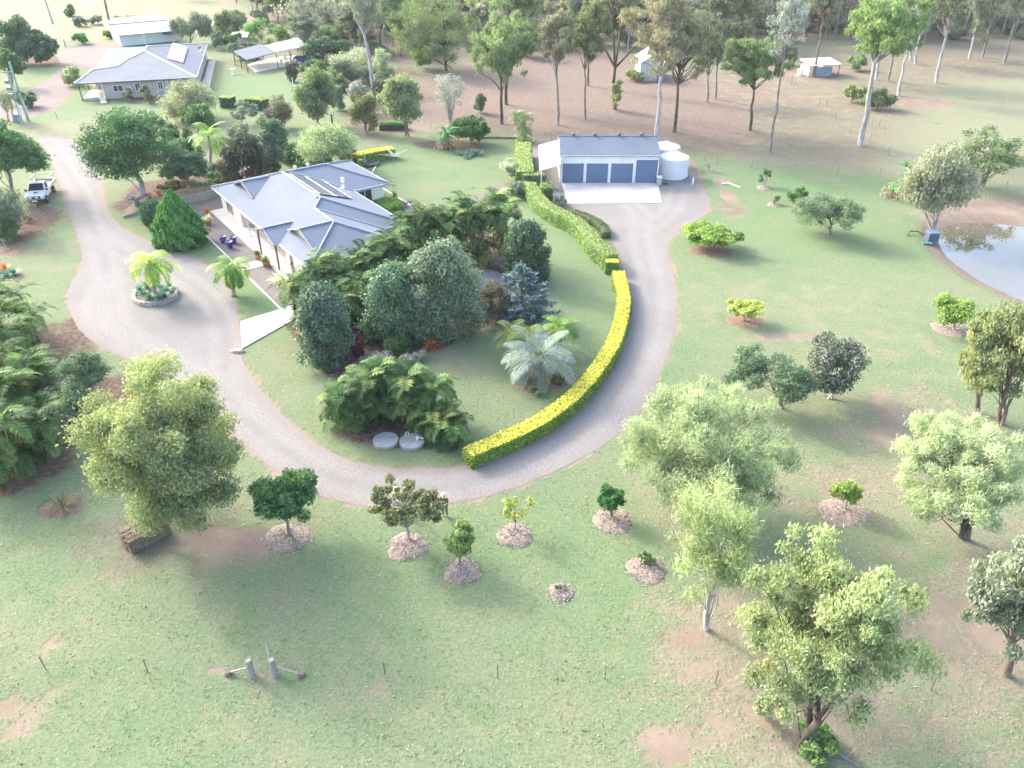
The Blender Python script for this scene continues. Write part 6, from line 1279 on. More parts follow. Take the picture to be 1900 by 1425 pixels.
# the rest of the wood, past three hundred trees: one mass of thin trunks and crowns
r2 = np.random.default_rng(900); Qs = []; Ts = []; tm = MB(); cnt = 0
while cnt < 820:
    px = r2.uniform(380, 2000) if r2.uniform() < .6 else r2.uniform(1250, 2000); py = r2.uniform(-45, 92); g = G(px, py)
    edge_ = (10 if px < 470 else 42 if px < 560 else 108 if px < 800 else 92 if px < 1000 else 84 if px < 1480 else 70)
    if py > edge_: continue
    cnt += 1; low_ = r2.uniform() < (.7 if px < 1340 else .45); h = r2.uniform(5, 10) if low_ else r2.uniform(10, 16); cr = h * r2.uniform(.20, .30); bl = [(np.array([g.x, g.y, 0]) + np.array([r2.normal() * cr * .6, r2.normal() * cr * .6, h * r2.uniform(.45, 1.0)]), cr * r2.uniform(.35, .7)) for _ in range(9)]
    Q, T = fill(r2, bl, 330, .85, .30, .5, .8, .6); Qs.append(Q); Ts.append(np.clip(T + r2.normal() * .2, 0, 1)); tm.tube([(g.x, g.y, 0), (g.x + r2.normal() * .4, g.y + r2.normal() * .3, h * .9)], [.16, .06], 5, cap=False)
wl = tag(quadmesh('treeline', np.concatenate(Qs), np.concatenate(Ts), L_('wood_mass', (.10, .115, .085), (.24, .25, .19), trans=.38)), kind='stuff')
tag(tm.build('trunk', barkmat('thin_grey_bark', (.17, .16, .155), (.33, .31, .30)), wl), kind='stuff')
# understorey of the wood
ub = None
for i in range(130):
    px = rg.uniform(430, 1950); py = rg.uniform(20, 112) if px < 820 else rg.uniform(5, 94 if px < 1340 else 74); g = G(px, py)
    if ub is None:
        r2 = np.random.default_rng(500); bl = blobs(r2, np.array([0, 0, 1.6]), (2.2, 2.2, 1.6), 30, .7, -.9, .3, .9); Q, T = fill(r2, bl, 1800, .55, .22, .2, .9, .5); ub = quadmesh('understorey_bush', Q, T, GREYG); o = ub
    else: o = ub.copy(); COL.objects.link(o)
    tag(o, 'grey-green understorey bush between the trunks of the wood', 'bush', 'understorey bushes of the wood'); o.location = g; s = rg.uniform(.6, 1.3); o.scale = (s, s, s * rg.uniform(.7, 1.4)); o.rotation_euler = (0, 0, rg.uniform(0, 6.28))

# --- hedges
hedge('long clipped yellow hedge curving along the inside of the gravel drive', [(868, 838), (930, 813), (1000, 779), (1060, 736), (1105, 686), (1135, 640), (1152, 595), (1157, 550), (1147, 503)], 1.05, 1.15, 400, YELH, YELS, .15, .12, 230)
hedge('square yellow block of hedge between the yellow and green hedges', [(1124, 483), (1147, 483)], 1.25, .95, 401, YELH, YELS, .15, .12, 230)
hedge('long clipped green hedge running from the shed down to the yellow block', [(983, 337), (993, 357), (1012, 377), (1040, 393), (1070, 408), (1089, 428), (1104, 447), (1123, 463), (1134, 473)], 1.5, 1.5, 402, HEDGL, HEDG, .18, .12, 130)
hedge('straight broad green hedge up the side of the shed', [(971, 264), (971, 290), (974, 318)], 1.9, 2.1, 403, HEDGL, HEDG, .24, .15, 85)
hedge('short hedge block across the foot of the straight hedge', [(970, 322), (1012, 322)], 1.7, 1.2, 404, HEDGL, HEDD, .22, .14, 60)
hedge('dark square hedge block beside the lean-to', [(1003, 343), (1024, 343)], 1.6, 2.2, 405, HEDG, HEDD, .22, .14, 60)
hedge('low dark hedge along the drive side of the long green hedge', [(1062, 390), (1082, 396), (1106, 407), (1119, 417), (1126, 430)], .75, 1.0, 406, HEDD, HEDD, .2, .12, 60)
shrub('leafy_shrub', 'small rounded grey bush between the hedges at the apron corner', 'bush', (1040, 382), (1024, 362, 1052, 384), GREYG, 407, 1200, .2, .11, 24)
hedge('stepped yellow hedge behind the back corner of the house', [(659, 287), (694, 279), (729, 274)], 1.3, 1.5, 408, YELH, YELS, .2, .15, 130)
hedge('small yellow hedge block beside the dark bins', [(664, 296), (673, 296)], 1.2, 1.0, 409, YELH, YELS, .2, .14, 60)
hedge('left part of the clipped hedge on the neighbour boundary', [(409, 179), (432, 180)], 1.7, 1.5, 410, YELG, DKG, .3, .2, 30)
hedge('right part of the clipped hedge on the neighbour boundary', [(456, 181), (494, 184)], 1.7, 1.5, 411, YELG, DKG, .3, .2, 30)
profile_bush('clipped_bush', 'round flat-topped clipped hedge drum in the rear courtyard', (718, 390), [(.05, 1.0), (1.2, 1.0), (1.65, .92), (1.75, .7), (1.72, .2), (1.6, 0)], L_('drum_leaf', (.08, .17, .02), (.2, .30, .05)), 412, 4200, .2, .12, .3)

# --- short grass tufts on the lawn nearest the camera
rg = np.random.default_rng(34); k = len(TUFT_XY); P = np.column_stack([TUFT_XY, np.full(k, .035)])
N = rg.normal(size=(k, 3)) * .8 + np.array([0, 0, .5])
tag(quadmesh('grass', leaves(rg, P, N, .15, .055, -.25, .6), np.clip(rg.uniform(0, .75, k) + TUFT_DRY * .3, 0, 1), leafmat('lawn_tuft', (.105, .145, .065), (.22, .235, .135), trans=.35)), kind='stuff')

# ------------------------------------------------------------------ small things
# mulch circles
bed('round mulch circle under the small dark green tree by the red dirt', 533, 998, 1.35, 1.2, seed=1)
bed('round mulch circle under the sparse grey-branched tree', 756, 1014, 1.15, seed=2); bed('round mulch circle under the upright light green tree', 858, 1060, .98, seed=3); bed('round mulch circle under the thin yellow-leaved tree', 955, 994, 1.02, seed=4)
bed('round mulch circle under the compact dark green round-headed tree', 1137, 966, 1.15, seed=5); bed('wide mulch circle holding only a tiny dark sapling', 1200, 1057, 1.05, seed=6); bed('lowest and smallest mulch circle on the lawn', 1040, 1100, .68, seed=7)
bed('mulch patch under the bright small tree in dry grass', 1567, 952, 1.6, 1.2, h=.07, seed=8, chips=200); bed('mulch circle near the fence under the young tree', 1418, 349, .95, 1.0, seed=9, chips=120); bed('mulch circle left of the lone feathery tree', 1437, 380, .85, .9, seed=10, chips=100)
bed('red soil circle under the umbrella tree', 1320, 466, 2.3, 1.6, SOIL, .05, 11, 0); bed('soil patch under the little flat yellow-green tree', 1384, 597, 1.6, 1.2, SOIL, .05, 12, 0); bed('mulch patch under the light green bushy tree below the pond', 1765, 610, 1.6, 1.3, h=.06, seed=13, chips=160)
bed('kidney of dark mulch around the blue-grey palm', 1000, 703, 2.35, 1.9, SOIL, .12, 14, 200); bed('dark red soil circle round the straggly strap-leaved plant', 114, 942, 1.3, 1.0, SOIL, .06, 15, 60); bed('dark soil bed with rosettes at the left edge', 15, 516, 1.5, 1.3, SOIL, .08, 16, 0)
bed('pale mulch mound at the foot of the leaning sapling on the left edge', 22, 465, 1.6, 1.4, SOIL, .06, 17, 60); bed('leaf-strewn soil under the mango-like tree near the banana', 873, 272, 2.2, 1.4, SOIL, .04, 18, 0); bed('small mulch ring below the pale tree by the neighbour hedge', 446, 235, 1.2, 1.0, SOIL, .05, 19, 40)
# stone ring of the island bed
rg = np.random.default_rng(9); g = G(290, 551); ring = empty('stone_bed', g, 'raised round stone-edged garden bed in the gravel drive', 'garden bed')
mb = MB()
for k in range(30):
    for lv in range(2):
        t = 2 * math.pi * (k + .5 * lv) / 30; r = 1.86 + rg.normal() * .03 - .05 * lv; M = Matrix.Translation((r * math.cos(t), r * math.sin(t), .12 + .19 * lv)) @ Matrix.Rotation(t + rg.normal() * .1, 4, 'Z') @ Matrix.Scale(1, 4)
        a, b2, c2 = .15 * rg.uniform(.8, 1.2), .21 * rg.uniform(.85, 1.1), .11 * rg.uniform(.85, 1.2)
        mb.add([M @ Vector((x * a * (.8 if z > 0 else 1), y * b2 * (.85 if z > 0 else 1), z * c2)) for z in (-1, 1) for y in (-1, 1) for x in (-1, 1)], [(0, 2, 3, 1), (4, 5, 7, 6), (0, 1, 5, 4), (2, 6, 7, 3), (0, 4, 6, 2), (1, 3, 7, 5)])
mb.build('stone_edge', STONE, ring); MB().lathe([(1.74, .0), (1.74, .24), (1.2, .3), (.02, .33)], n=30).build('soil', SOIL, ring, smooth=True)
n = 70; P = np.stack([rg.normal(size=n) * .35 + .25, rg.normal(size=n) * .22 - 1.0, rg.uniform(.4, .6, n)], 1); quadmesh('flower_patch', leaves(rg, P, np.tile([0, 0, 1.], (n, 1)), .16, .12), rg.uniform(0, 1, n), L_('pink_flower', (.55, .25, .33), (.75, .6, .62)), ring)
# concrete tank lids by the palms
LID = mat('grey_lid', (.30, .31, .32), .7, .2, 1.5, bmp=.2, bscale=8)
for x, y, lab, extra in ((716, 821, 'plain round grey concrete tank lid below the palms', 0), (765, 823, 'round grey tank lid with white pipe and handle below the palms', 1)):
    o = empty('tank_lid', G(x, y), lab, 'tank lid', group='two round lids below the palms')
    MB().lathe([(.84, 0), (.84, .18), (.86, .19), (.86, .25), (.83, .27), (.45, .30), (.05, .31)], n=44).build('lid', LID, o, smooth=False)
    if extra:
        MB().tube([(-.5, .55, .26), (-.5, .62, .48), (-.3, .66, .48), (-.3, .6, .26)], .03, 6).build('handle', WHITE, o)
        MB().tube([(.32, .2, .3), (.32, .2, .42), (.75, .05, .40), (.9, -.05, .05)], .04, 8).lathe([(.07, .28), (.07, .42), (.02, .44)], (.30, .22, 0), 10).lathe([(.07, .28), (.07, .46), (.02, .48)], (.38, .02, 0), 10).build('pipe', WHITE, o)
# hay bale under the round gum
hb = empty('hay_bale', G(272, 1000), 'large weathered rectangular hay bale under the round gum', 'hay bale', rz=math.radians(48))
mb = MB(); rg = np.random.default_rng(21)
for i in range(4):
    mb.box(-1.15 + rg.normal() * .04, -.62 + i * .312, 0, 1.15 + rg.normal() * .04, -.62 + i * .312 + .295, 1.0 + rg.normal() * .05)
mb.build('bale', STRAW, hb); n = 900; f = rg.integers(0, 3, n); u = rg.uniform(-1, 1, (n, 2)); P = np.where(f[:, None] == 0, np.stack([u[:, 0] * 1.15, u[:, 1] * .62, np.full(n, 1.02)], 1), np.where(f[:, None] == 1, np.stack([u[:, 0] * 1.15, np.sign(u[:, 1]) * .64, (u[:, 1] * 7 % 1)], 1), np.stack([np.sign(u[:, 0]) * 1.17, u[:, 1] * .62, (u[:, 0] * 7 % 1)], 1)))
quadmesh('straw_wisps', leaves(rg, P, P * .5, .3, .03), rg.uniform(0, 1, n), L_('straw_wisp', (.10, .08, .055), (.24, .19, .12), trans=.1), hb)['kind'] = 'stuff'
# old gate: two timber strainer posts with stays and the leaning rail
for (x, y, sx, sy, lab) in ((469, 1255, 424, 1251, 'left thick grey gate post with diagonal stay on the front lawn'), (511, 1254, 559, 1254, 'right thick grey gate post with diagonal stay on the front lawn')):
    g = G(x, y); e = G(sx, sy) - g; o = empty('gate_post', g, lab, 'gate post', group='old gate posts on the front lawn')
    MB().tube([(0, 0, -.1), (0, 0, 1.12), (0, 0, 1.2)], [.15, .145, .12], 12).build('post', mat('grey_post_timber', (.26, .25, .25), .95, .3, 8, bmp=.5, bscale=18), o)
    MB().tube([Vector((0, 0, .62)) + e * .13, e + Vector((0, 0, .12))], .05, 8).build('stay', TIMBER, o)
    MB().tube([e + Vector((0, 0, 0)), e + Vector((.02, .02, .22))], [.2, .15], 10).build('footing', mat('stump_timber', (.16, .12, .10), .95, .3, 6), o)
g = G(507, 1252); MB_ = MB().tube([(-.02, .12, .1), (-.42, 1.0, 1.05)], .055, 8); rail = tag(MB_.build('rail', TIMBER), 'pale timber rail leaning on the right gate post', 'rail'); rail.location = g
# people: on the drive edge behind the sparse tree
SKIN = mat('skin', (.48, .30, .22), .6, .05)
def person(label, base, rz, shirt, trousers, hat, lean=0.0):
    o = empty('person', G(*base), label, 'person', rz=rz)
    J = [((0, 0, .95), .125), ((0, 0, 1.12), .12), ((0, 0, 1.36), .145), ((0, .01, 1.47), .06), ((0, .02, 1.52), .055), ((0, .03, 1.62), .095), ((0, .03, 1.70), .085)]
    E = [(i, i + 1) for i in range(6)]
    for sg in (-1, 1):
        n = len(J); J += [((sg * .19, 0, 1.40), .06), ((sg * .24, .06, 1.14), .045), ((sg * .13, .28, 1.12), .035), ((sg * .09, .35, 1.14), .03)]; E += [(2, n), (n, n + 1), (n + 1, n + 2), (n + 2, n + 3)]
        for q in range(4):
            m = len(J); J.append(((sg * (.06 + .018 * q), .42 + .01 * (q % 2), 1.15 - .012 * q), .010)); E.append((n + 3, m))
        m = len(J); J.append(((sg * .05, .37, 1.18), .011)); E.append((n + 3, m))
        n = len(J); J += [((sg * .10, 0, .88), .095), ((sg * .12, .02, .50), .065), ((sg * .13, -.02, .09), .045), ((sg * .14, .12, .04), .04)]; E += [(0, n), (n, n + 1), (n + 1, n + 2), (n + 2, n + 3)]
    def skinned(name, idx, extra, m):
        keep = [i for i in range(len(J)) if idx is None or i in idx]; mp_ = {k: i for i, k in enumerate(keep)}
        me = bpy.data.meshes.new(name); me.from_pydata([J[k][0] for k in keep], [(mp_[a], mp_[b2]) for a, b2 in E if a in mp_ and b2 in mp_], []); me.materials.append(m)
        ob = put(bpy.data.objects.new(name, me), o); sk = ob.modifiers.new('skin', 'SKIN')
        for i, k in enumerate(keep): me.skin_vertices[0].data[i].radius = (J[k][1] + extra,) * 2; me.skin_vertices[0].data[i].use_root = (i == 0)
        sub = ob.modifiers.new('sub', 'SUBSURF'); sub.levels = 1; sub.render_levels = 1; return ob
    skinned('body', None, 0, SKIN)
    nL = 7; arm = 4 + 4 + 1; leg0 = nL + 9; 
    skinned('shirt', [0, 1, 2, 7, 8, 20, 21], .022, shirt); skinned('trousers', [0, 16, 17, 18, 29, 30, 31], .024, trousers)
    MB().lathe([(.165, 1.70), (.16, 1.715), (.115, 1.72), (.11, 1.80), (.04, 1.83)], (0, .03, 0), 16).build('hat', hat, o, smooth=True)
    for sg in (-1, 1): MB().box(sg * .035 - .013, .118, 1.635, sg * .035 + .013, .126, 1.647).build('eye', DARK, o)
    MB().box(-.012, .12, 1.60, .012, .145, 1.625).build('nose', SKIN, o); MB().box(-.026, .116, 1.572, .026, .122, 1.58).build('mouth', mat('lips', (.35, .14, .12), .6, .05), o)
    MB().box(-.10, .36, 1.14, .10, .47, 1.17).build('remote_control', WHITE, o)
    return o
person('person in yellow shirt and white trousers standing on the drive behind the sparse tree', (738, 947), math.radians(200), mat('yellow_cloth', (.72, .62, .10), .8, .08), mat('white_cloth', (.75, .75, .76), .8, .05), mat('cream_hat', (.65, .6, .45), .8, .08))
person('person in dark green clothes and pale hat at the grass edge of the drive', (826, 957), math.radians(160), mat('dark_green_cloth', (.07, .11, .06), .85, .1), mat('khaki_cloth', (.16, .17, .12), .85, .1), mat('straw_hat', (.70, .58, .48), .8, .08))
# utility: white tray-back parked on the lawn
CARP = mat('white_car_paint', (.80, .80, .81), .22, .02, spec=.5); ut = empty('parked_utility', G(79, 366), 'white tray-back utility parked on the grass beside the drive', 'utility')
ut.rotation_euler = (0, 0, math.radians(180 + 14)); US = 1.12; ut.scale = (US, US, US)       # local +y is the front
def prof_body(pr, w, nm, m, par, inset=0.0):
    mb = MB(); n = len(pr); mb.v = [(-w, y, z) for y, z in pr] + [(w, y, z) for y, z in pr]; mb.f = [tuple(range(n)), tuple(range(2 * n - 1, n - 1, -1))] + [((i + 1) % n, i, n + i, n + (i + 1) % n) for i in range(n)]
    ob = mb.build(nm, m, par, recalc=True); bv = ob.modifiers.new('bevel', 'BEVEL'); bv.width = .05; bv.segments = 3; bv.limit_method = 'ANGLE'; return ob
prof_body([(-.35, .42), (2.45, .42), (2.55, .62), (2.52, .88), (2.30, 1.00), (1.28, 1.10), (-.35, 1.10)], .89, 'body', CARP, ut)
mb = MB(); lo = [(-.86, -.35, 1.10), (.86, -.35, 1.10), (.86, 1.25, 1.10), (-.86, 1.25, 1.10)]; hi = [(-.70, -.22, 1.74), (.70, -.22, 1.74), (.70, .52, 1.74), (-.70, .52, 1.74)]
mb.v = lo + hi; mb.f = [(3, 2, 1, 0), (4, 5, 6, 7), (0, 1, 5, 4), (1, 2, 6, 5), (2, 3, 7, 6), (3, 0, 4, 7)]; cab = mb.build('cab', CARP, ut); bv = cab.modifiers.new('bevel', 'BEVEL'); bv.width = .05; bv.segments = 3
def on_face(a, b2, c2, d2, m, nm, off, u0=.1, u1=.9, v0=.12, v1=.9):
    a, b2, c2, d2 = map(Vector, (a, b2, c2, d2)); nn = (b2 - a).cross(d2 - a).normalized() * off
    def q(u, v): return a.lerp(b2, u).lerp(d2.lerp(c2, u), v) + nn
    mb = MB().slab([q(u0, v0), q(u1, v0), q(u1, v1), q(u0, v1)], 0.0); mb.f = mb.f[:1]; mb.v = mb.v[:4]
    mb2 = MB(); pts = mb.v + [tuple(Vector(v) - nn * .9) for v in mb.v]; mb2.add(pts, [(0, 1, 2, 3), (7, 6, 5, 4), (0, 4, 5, 1), (1, 5, 6, 2), (2, 6, 7, 3), (3, 7, 4, 0)]); return mb2.build(nm, m, ut, recalc=True)
on_face(lo[2], lo[3], hi[3], hi[2], GLASS, 'windscreen', .012, .05, .95, .06, .93); on_face(lo[1], lo[2], hi[2], hi[1], GLASS, 'side_window', .012, .12, .80, .12, .88); on_face(lo[3], lo[0], hi[0], hi[3], GLASS, 'side_window', .012, .20, .88, .12, .88); on_face(lo[0], lo[1], hi[1], hi[0], GLASS, 'rear_window', .012)
MB().box(-.22, 1.62, 1.065, .12, 1.92, 1.12).build('bonnet_scoop', DARK, ut); MB().box(-.55, 2.535, .66, .55, 2.575, .86).build('grille', DARK, ut); MB().box(-.97, 2.40, .36, .97, 2.68, .62).build('bumper', RUBBER, ut)
bb_ = MB()
for x in (-.62, .62): bb_.tube([(x, 2.66, .6), (x, 2.70, .98)], .035, 8)
bb_.tube([(-.62, 2.70, .98), (.62, 2.70, .98)], .035, 8); bb_.build('bull_bar', DARK, ut)
for sg in (-1, 1):
    MB().box(sg * .83 - .16, 2.40, .68, sg * .83 + .05, 2.57, .90).build('headlight', mat('lamp_lens', (.6, .64, .66), .1, .03, spec=.7), ut)
    MB().tube([(sg * .30, 2.60, .86), (sg * .30, 2.74, .86)], .11, 14).build('spotlight', WHITE, ut)
    MB().box(sg * 1.0 - .11, 1.05, 1.10, sg * 1.0 + .11, 1.20, 1.32).box(sg * .86 - .06, 1.08, 1.12, sg * .92 + .06, 1.14, 1.18).build('mirror', DARK, ut)
    for y in (1.75, -1.35):
        w = MB().tube([(sg * .74, y, .37), (sg * .97, y, .37)], .37, 22).build('wheel', RUBBER, ut); MB().tube([(sg * .965, y, .37), (sg * .985, y, .37)], .21, 14).build('rim', STEEL, w)
MB().box(-.26, 2.685, .44, .26, 2.70, .57).build('number_plate', WHITE, ut)
tr = MB().box(-.96, -2.75, .82, .96, -.45, .92); tr.build('tray', STEEL, ut)
sidem = mat('tray_alloy', (.60, .61, .62), .4, .06, metal=.4)
for x0, x1, y0, y1 in ((-.99, -.94, -2.75, -.5), (.94, .99, -2.75, -.5), (-.93, .93, -2.78, -2.73)): MB().box(x0, y0, .925, x1, y1, 1.2).build('tray_side', sidem, ut)
rk = MB()
for x in (-.88, .88):
    for y in (-.5, -2.65): rk.tube([(x, y, .93), (x, y, 1.85)], .03, 6)
for y in (-.5, -2.65): rk.tube([(-.88, y, 1.85), (.88, y, 1.85)], .03, 6)
for x in (-.88, .88): rk.tube([(x, -.5, 1.85), (x, -2.65, 1.85)], .03, 6)
rk.build('ladder_rack', sidem, ut); MB().box(-.5, -2.7, .45, .5, -.4, .8).build('chassis', DARK, ut)
# poles
GRP = mat('green_treated_pole', (.26, .36, .32), .85, .15, 2); 
for base, top, lab, r, m in (((53, 225), (17, 115), 'taller pale green utility pole of the close pair at the left', .22, GRP), ((41, 229), (12, 127), 'shorter pale green utility pole with fittings in the close pair', .2, GRP), ((98, 44), (82, -6), 'pale green power pole on the far nature strip', .24, GRP), ((209, 71), (192, -10), 'dark leaning pole beside the pale blue shed', .3, BARK_BROWN)):
    g = G(*base); h, dx = HT(g, top); o = empty('utility_pole', g, lab, 'utility pole'); MB().tube([(0, 0, 0), (dx, 0, h)], [r, r * .72], 10).build('pole', m, o)
    if r < .23:
        MB().tube([(.25, -.1, h * .15), (.25 + dx * .1, -.1, h * .4)], .06, 6).build('conduit', WHITE, o)
        if 'shorter' in lab:
            for k in range(3): MB().box(-.3, -.5, h * (.5 + .12 * k), .3, -.15, h * (.5 + .12 * k) + .5).build('switch_box', STEEL, o)
            MB().box(-1.1, -.1, h * .93, 1.1, .1, h * .93 + .15).build('crossarm', TIMBER, o)
sb = tag(MB().box(-.45, -.3, 0, .45, .3, 1.1).box(-.5, -.35, 1.1, .5, .35, 1.2).build('meter_box', mat('blue_grey_box', (.2, .25, .32), .6, .1)), 'blue-grey meter box at the foot of the green poles', 'box'); sb.location = G(34, 226)
# wire fences: pickets are parts of each fence
def fence(label, pts, h, pm, extra=None, wires=3, wr=.003, pr=.024, z=None):
    g0 = G(*pts[0]); o = empty('wire_fence', g0, label, 'fence'); P = [G(*p) - g0 for p in pts]
    for i, p in enumerate(P): MB().tube([p, p + Vector((.02 * math.sin(i * 5), .02 * math.cos(i * 3), h))], pr, 6).build('post', pm, o)
    w = MB()
    for k in range(wires):
        zz = h * (k + .8) / wires * .98
        for a, b2 in zip(P[:-1], P[1:]): w.tube([a + Vector((0, 0, zz)), b2 + Vector((0, 0, zz))], wr, 4)
    w.build('wire', STEEL, o); return o
fence('low wire fence with thin rusty posts, left of the gate posts', [(-80, 1238), (86, 1243), (275, 1248), (466, 1254)], 1.0, RUST)
fence('low wire fence with thin rusty posts, right of the gate posts', [(514, 1253), (715, 1253), (924, 1258), (1122, 1260), (1327, 1268), (1535, 1275), (1727, 1282), (1960, 1290)], 1.0, RUST)
fence('wire fence between the green lawn and the paddock right of the tanks', [(1286, 283), (1306, 302), (1330, 305), (1394, 312), (1473, 320), (1553, 327), (1631, 330), (1700, 338), (1790, 346), (1865, 352), (1960, 362)], 1.2, RUST)
fence('wire fence along the back of the lawn left of the shed', [(620, 222), (667, 224), (712, 233), (760, 238), (800, 241), (850, 247), (890, 252), (941, 258), (1012, 262), (1022, 261)], 1.2, RUST)
fence('thin wire fence across the lawn before the neighbour house', [(107, 222), (220, 212), (330, 210), (402, 212), (470, 216), (545, 221)], 1.2, DARK)
fence('pale post and wire fence near the far track', [(52, 30), (66, 58), (96, 64), (104, 70), (110, 76)], 1.3, WHITE, pr=.06)
fence('row of old timber fence posts in the right paddock, left line', [(1519, 196), (1533, 197), (1548, 221), (1577, 246)], 1.3, TIMBER, wires=1, wr=.004, pr=.075)
fence('row of old timber fence posts in the right paddock, right line', [(1576, 195), (1617, 233), (1630, 237), (1639, 245), (1613, 264), (1647, 288)], 1.3, TIMBER, wires=1, wr=.004, pr=.07)
fence('leaning old timber posts near the bare dead-topped gum', [(1453, 150), (1468, 155), (1473, 160)], 1.6, TIMBER, wires=1, wr=.004, pr=.09)
for x, y, lab in ((617, 232, 'dark strainer post at the corner of the back lawn fence'),): 
    o = tag(MB().tube([(0, 0, 0), (0, 0, 1.6)], .13, 10).build('corner_post', BARK_DARK), lab, 'post'); o.location = G(x, y)
gt_ = empty('farm_gate', G(122, 88), 'grey tubular farm gate across the pink gravel by the far fence', 'gate'); e = G(160, 80) - G(122, 88)
for k in range(4): MB().tube([Vector((0, 0, .3 + .3 * k)), e + Vector((0, 0, .3 + .3 * k))], .04, 6).build('rail', STEEL, gt_)
MB().tube([(0, 0, 0), (0, 0, 1.7)], .12, 8).build('post', TIMBER, gt_)
# retaining wall and edging
rw = [(229, 405), (258, 396), (279, 390), (312, 385), (345, 378), (385, 370), (404, 362)]
g0 = G(*rw[3]); o = empty('retaining_wall', g0, 'low grey timber retaining wall left of the house', 'wall')
for lv in range(3):
    P = [G(*p) - g0 for p in rw[0 if lv == 0 else lv:]]
    for a, b2 in zip(P[:-1], P[1:]):
        d = (b2 - a).normalized(); n_ = Vector((-d.y, d.x, 0)) * .06; z0 = .3 * lv
        m_ = MB(); m_.add([a - n_ + Vector((0, 0, z0)), b2 - n_ + Vector((0, 0, z0)), b2 + n_ + Vector((0, 0, z0)), a + n_ + Vector((0, 0, z0))] + [q + Vector((0, 0, z0 + .285)) for q in (a - n_, b2 - n_, b2 + n_, a + n_)], [(3, 2, 1, 0), (4, 5, 6, 7), (0, 1, 5, 4), (1, 2, 6, 5), (2, 3, 7, 6), (3, 0, 4, 7)]).build('sleeper', TIMBER, o)
mb = MB(); P = [G(*p) for p in rw]; Bk = [G(p[0] + 4, p[1] - 30) for p in rw]
for i in range(len(P)): mb.v += [tuple(P[i] + Vector((0, .12, .02 + .85 * min(1, i / 2.5)))), tuple(P[i].lerp(Bk[i], .5) + Vector((0, 0, .8 * min(1, i / 3)))), tuple(Bk[i] + Vector((0, 0, -.02)))]
for i in range(len(P) - 1):
    a = 3 * i; mb.f += [(a, a + 3, a + 4, a + 1), (a + 1, a + 4, a + 5, a + 2)]
tag(mb.build('garden_soil', SOIL, smooth=True), kind='structure')
for i, (x, y, lf, lab) in enumerate([(255, 384, AGAVE, 'small blue-green plant at the end of the retaining wall'), (280, 378, GREYG, 'grey-green plant above the retaining wall')]): shrub('leafy_shrub', lab, 'plant', (x, y), (x - 9, y - 14, x + 11, y + 2), lf, 600 + i, 700, .25, .12, 18, z0=.5)
rosette('bromeliad', 'orange bromeliad above the retaining wall', 'plant', (298, 372), 40, .9, .13, ORNG, 603, .7)
shrub('ground_cover', 'blue-grey creeper spilling over the retaining wall near the house', 'plant', (368, 365), (352, 352, 386, 368), L_('creeper', (.09, .13, .12), (.18, .22, .2)), 604, 1200, .2, .1, 24); rosette('cordyline', 'red-leaved plant beside the gravel at the house corner', 'plant', (385, 398), 36, 1.0, .12, L_('red2', (.28, .07, .04), (.42, .16, .08)), 605, .2)
lg = empty('log_pile', G(255, 369), 'small pile of pale logs at the foot of the big spreading tree', 'logs'); rg = np.random.default_rng(4)
for k in range(7): a = rg.uniform(0, 3.1); c_ = Vector((rg.normal() * .5, rg.normal() * .25, .12 + .16 * (k % 3))); d = Vector((math.cos(a), math.sin(a) * .5, .1)) * .6; MB().tube([c_ - d, c_ + d], .10, 7).build('log', BARK_PALE, lg)
# bed edging under the garden: round timber edge pieces, paved circle
for k, (a, b2) in enumerate((((815, 638), (848, 626)), ((862, 601), (892, 596)))):
    g = G(*a); o = tag(MB().tube([(0, 0, .08), G(*b2) - g + Vector((0, 0, .08))], .09, 8).build('edging_log', TIMBER), ('pale timber edging log below the largest dark bush', 'timber edging log left of the blue conifer')[k], 'edging'); o.location = g
pv_ = [G(897, 520) + Vector((2.1 * math.cos(t / 20 * 6.283), 2.3 * math.sin(t / 20 * 6.283), 0)) for t in range(20)]
cslab('paving', pv_, 0, .06, mat('slate_paving', (.20, .215, .24), .8, .25, 2.5))
# pots
def pot(label, base, m, leaf, seed, r=.32, h=.55, n=26, L=.5, W=.07, group=None, kind='pot_plant'):
    o = empty('plant_pot', G(*base), label, 'pot plant', group=group)
    MB().lathe([(r * .7, 0), (r * .95, h * .8), (r, h * .9), (r * 1.06, h), (r * .92, h), (r * .86, h * .88), (.02, h * .88)], n=20).build('pot', m, o, smooth=True)
    rg = np.random.default_rng(seed); Q = []; T = []
    for k in range(n):
        az = k * 2.4; el = rg.uniform(.35, 1.4); d = np.array([math.cos(az) * math.cos(el), math.sin(az) * math.cos(el), math.sin(el)]); s_ = np.array([-math.sin(az), math.cos(az), 0]); p = np.array([0, 0, h * .88]); l = L * rg.uniform(.7, 1.2); m1 = p + d * l * .5; e_ = p + d * l + np.array([0, 0, -.2 * l]); t = rg.uniform()
        Q += [[p - s_ * W * .3, p + s_ * W * .3, m1 + s_ * W * .5, m1 - s_ * W * .5], [m1 - s_ * W * .5, m1 + s_ * W * .5, e_ + s_ * .01, e_ - s_ * .01]]; T += [t, t]
    quadmesh('plant', np.array(Q), np.array(T), leaf, o); return o
pot('left blue glazed pot of three on the house gravel', (415, 450), BLUEPOT, OLIVE, 1, .36, .72, 14, .6, .04, 'blue pots'); pot('front blue glazed pot of three on the house gravel', (427, 460), BLUEPOT, OLIVE, 2, .36, .72, 14, .6, .04, 'blue pots'); pot('right blue glazed pot of three on the house gravel', (434, 451), BLUEPOT, OLIVE, 3, .36, .72, 14, .6, .04, 'blue pots')
pot('terracotta pot with pale striped agave beside the cone conifer', (387, 417), TERRA, CREAMV, 4, .36, .55, 34, 1.0, .16)
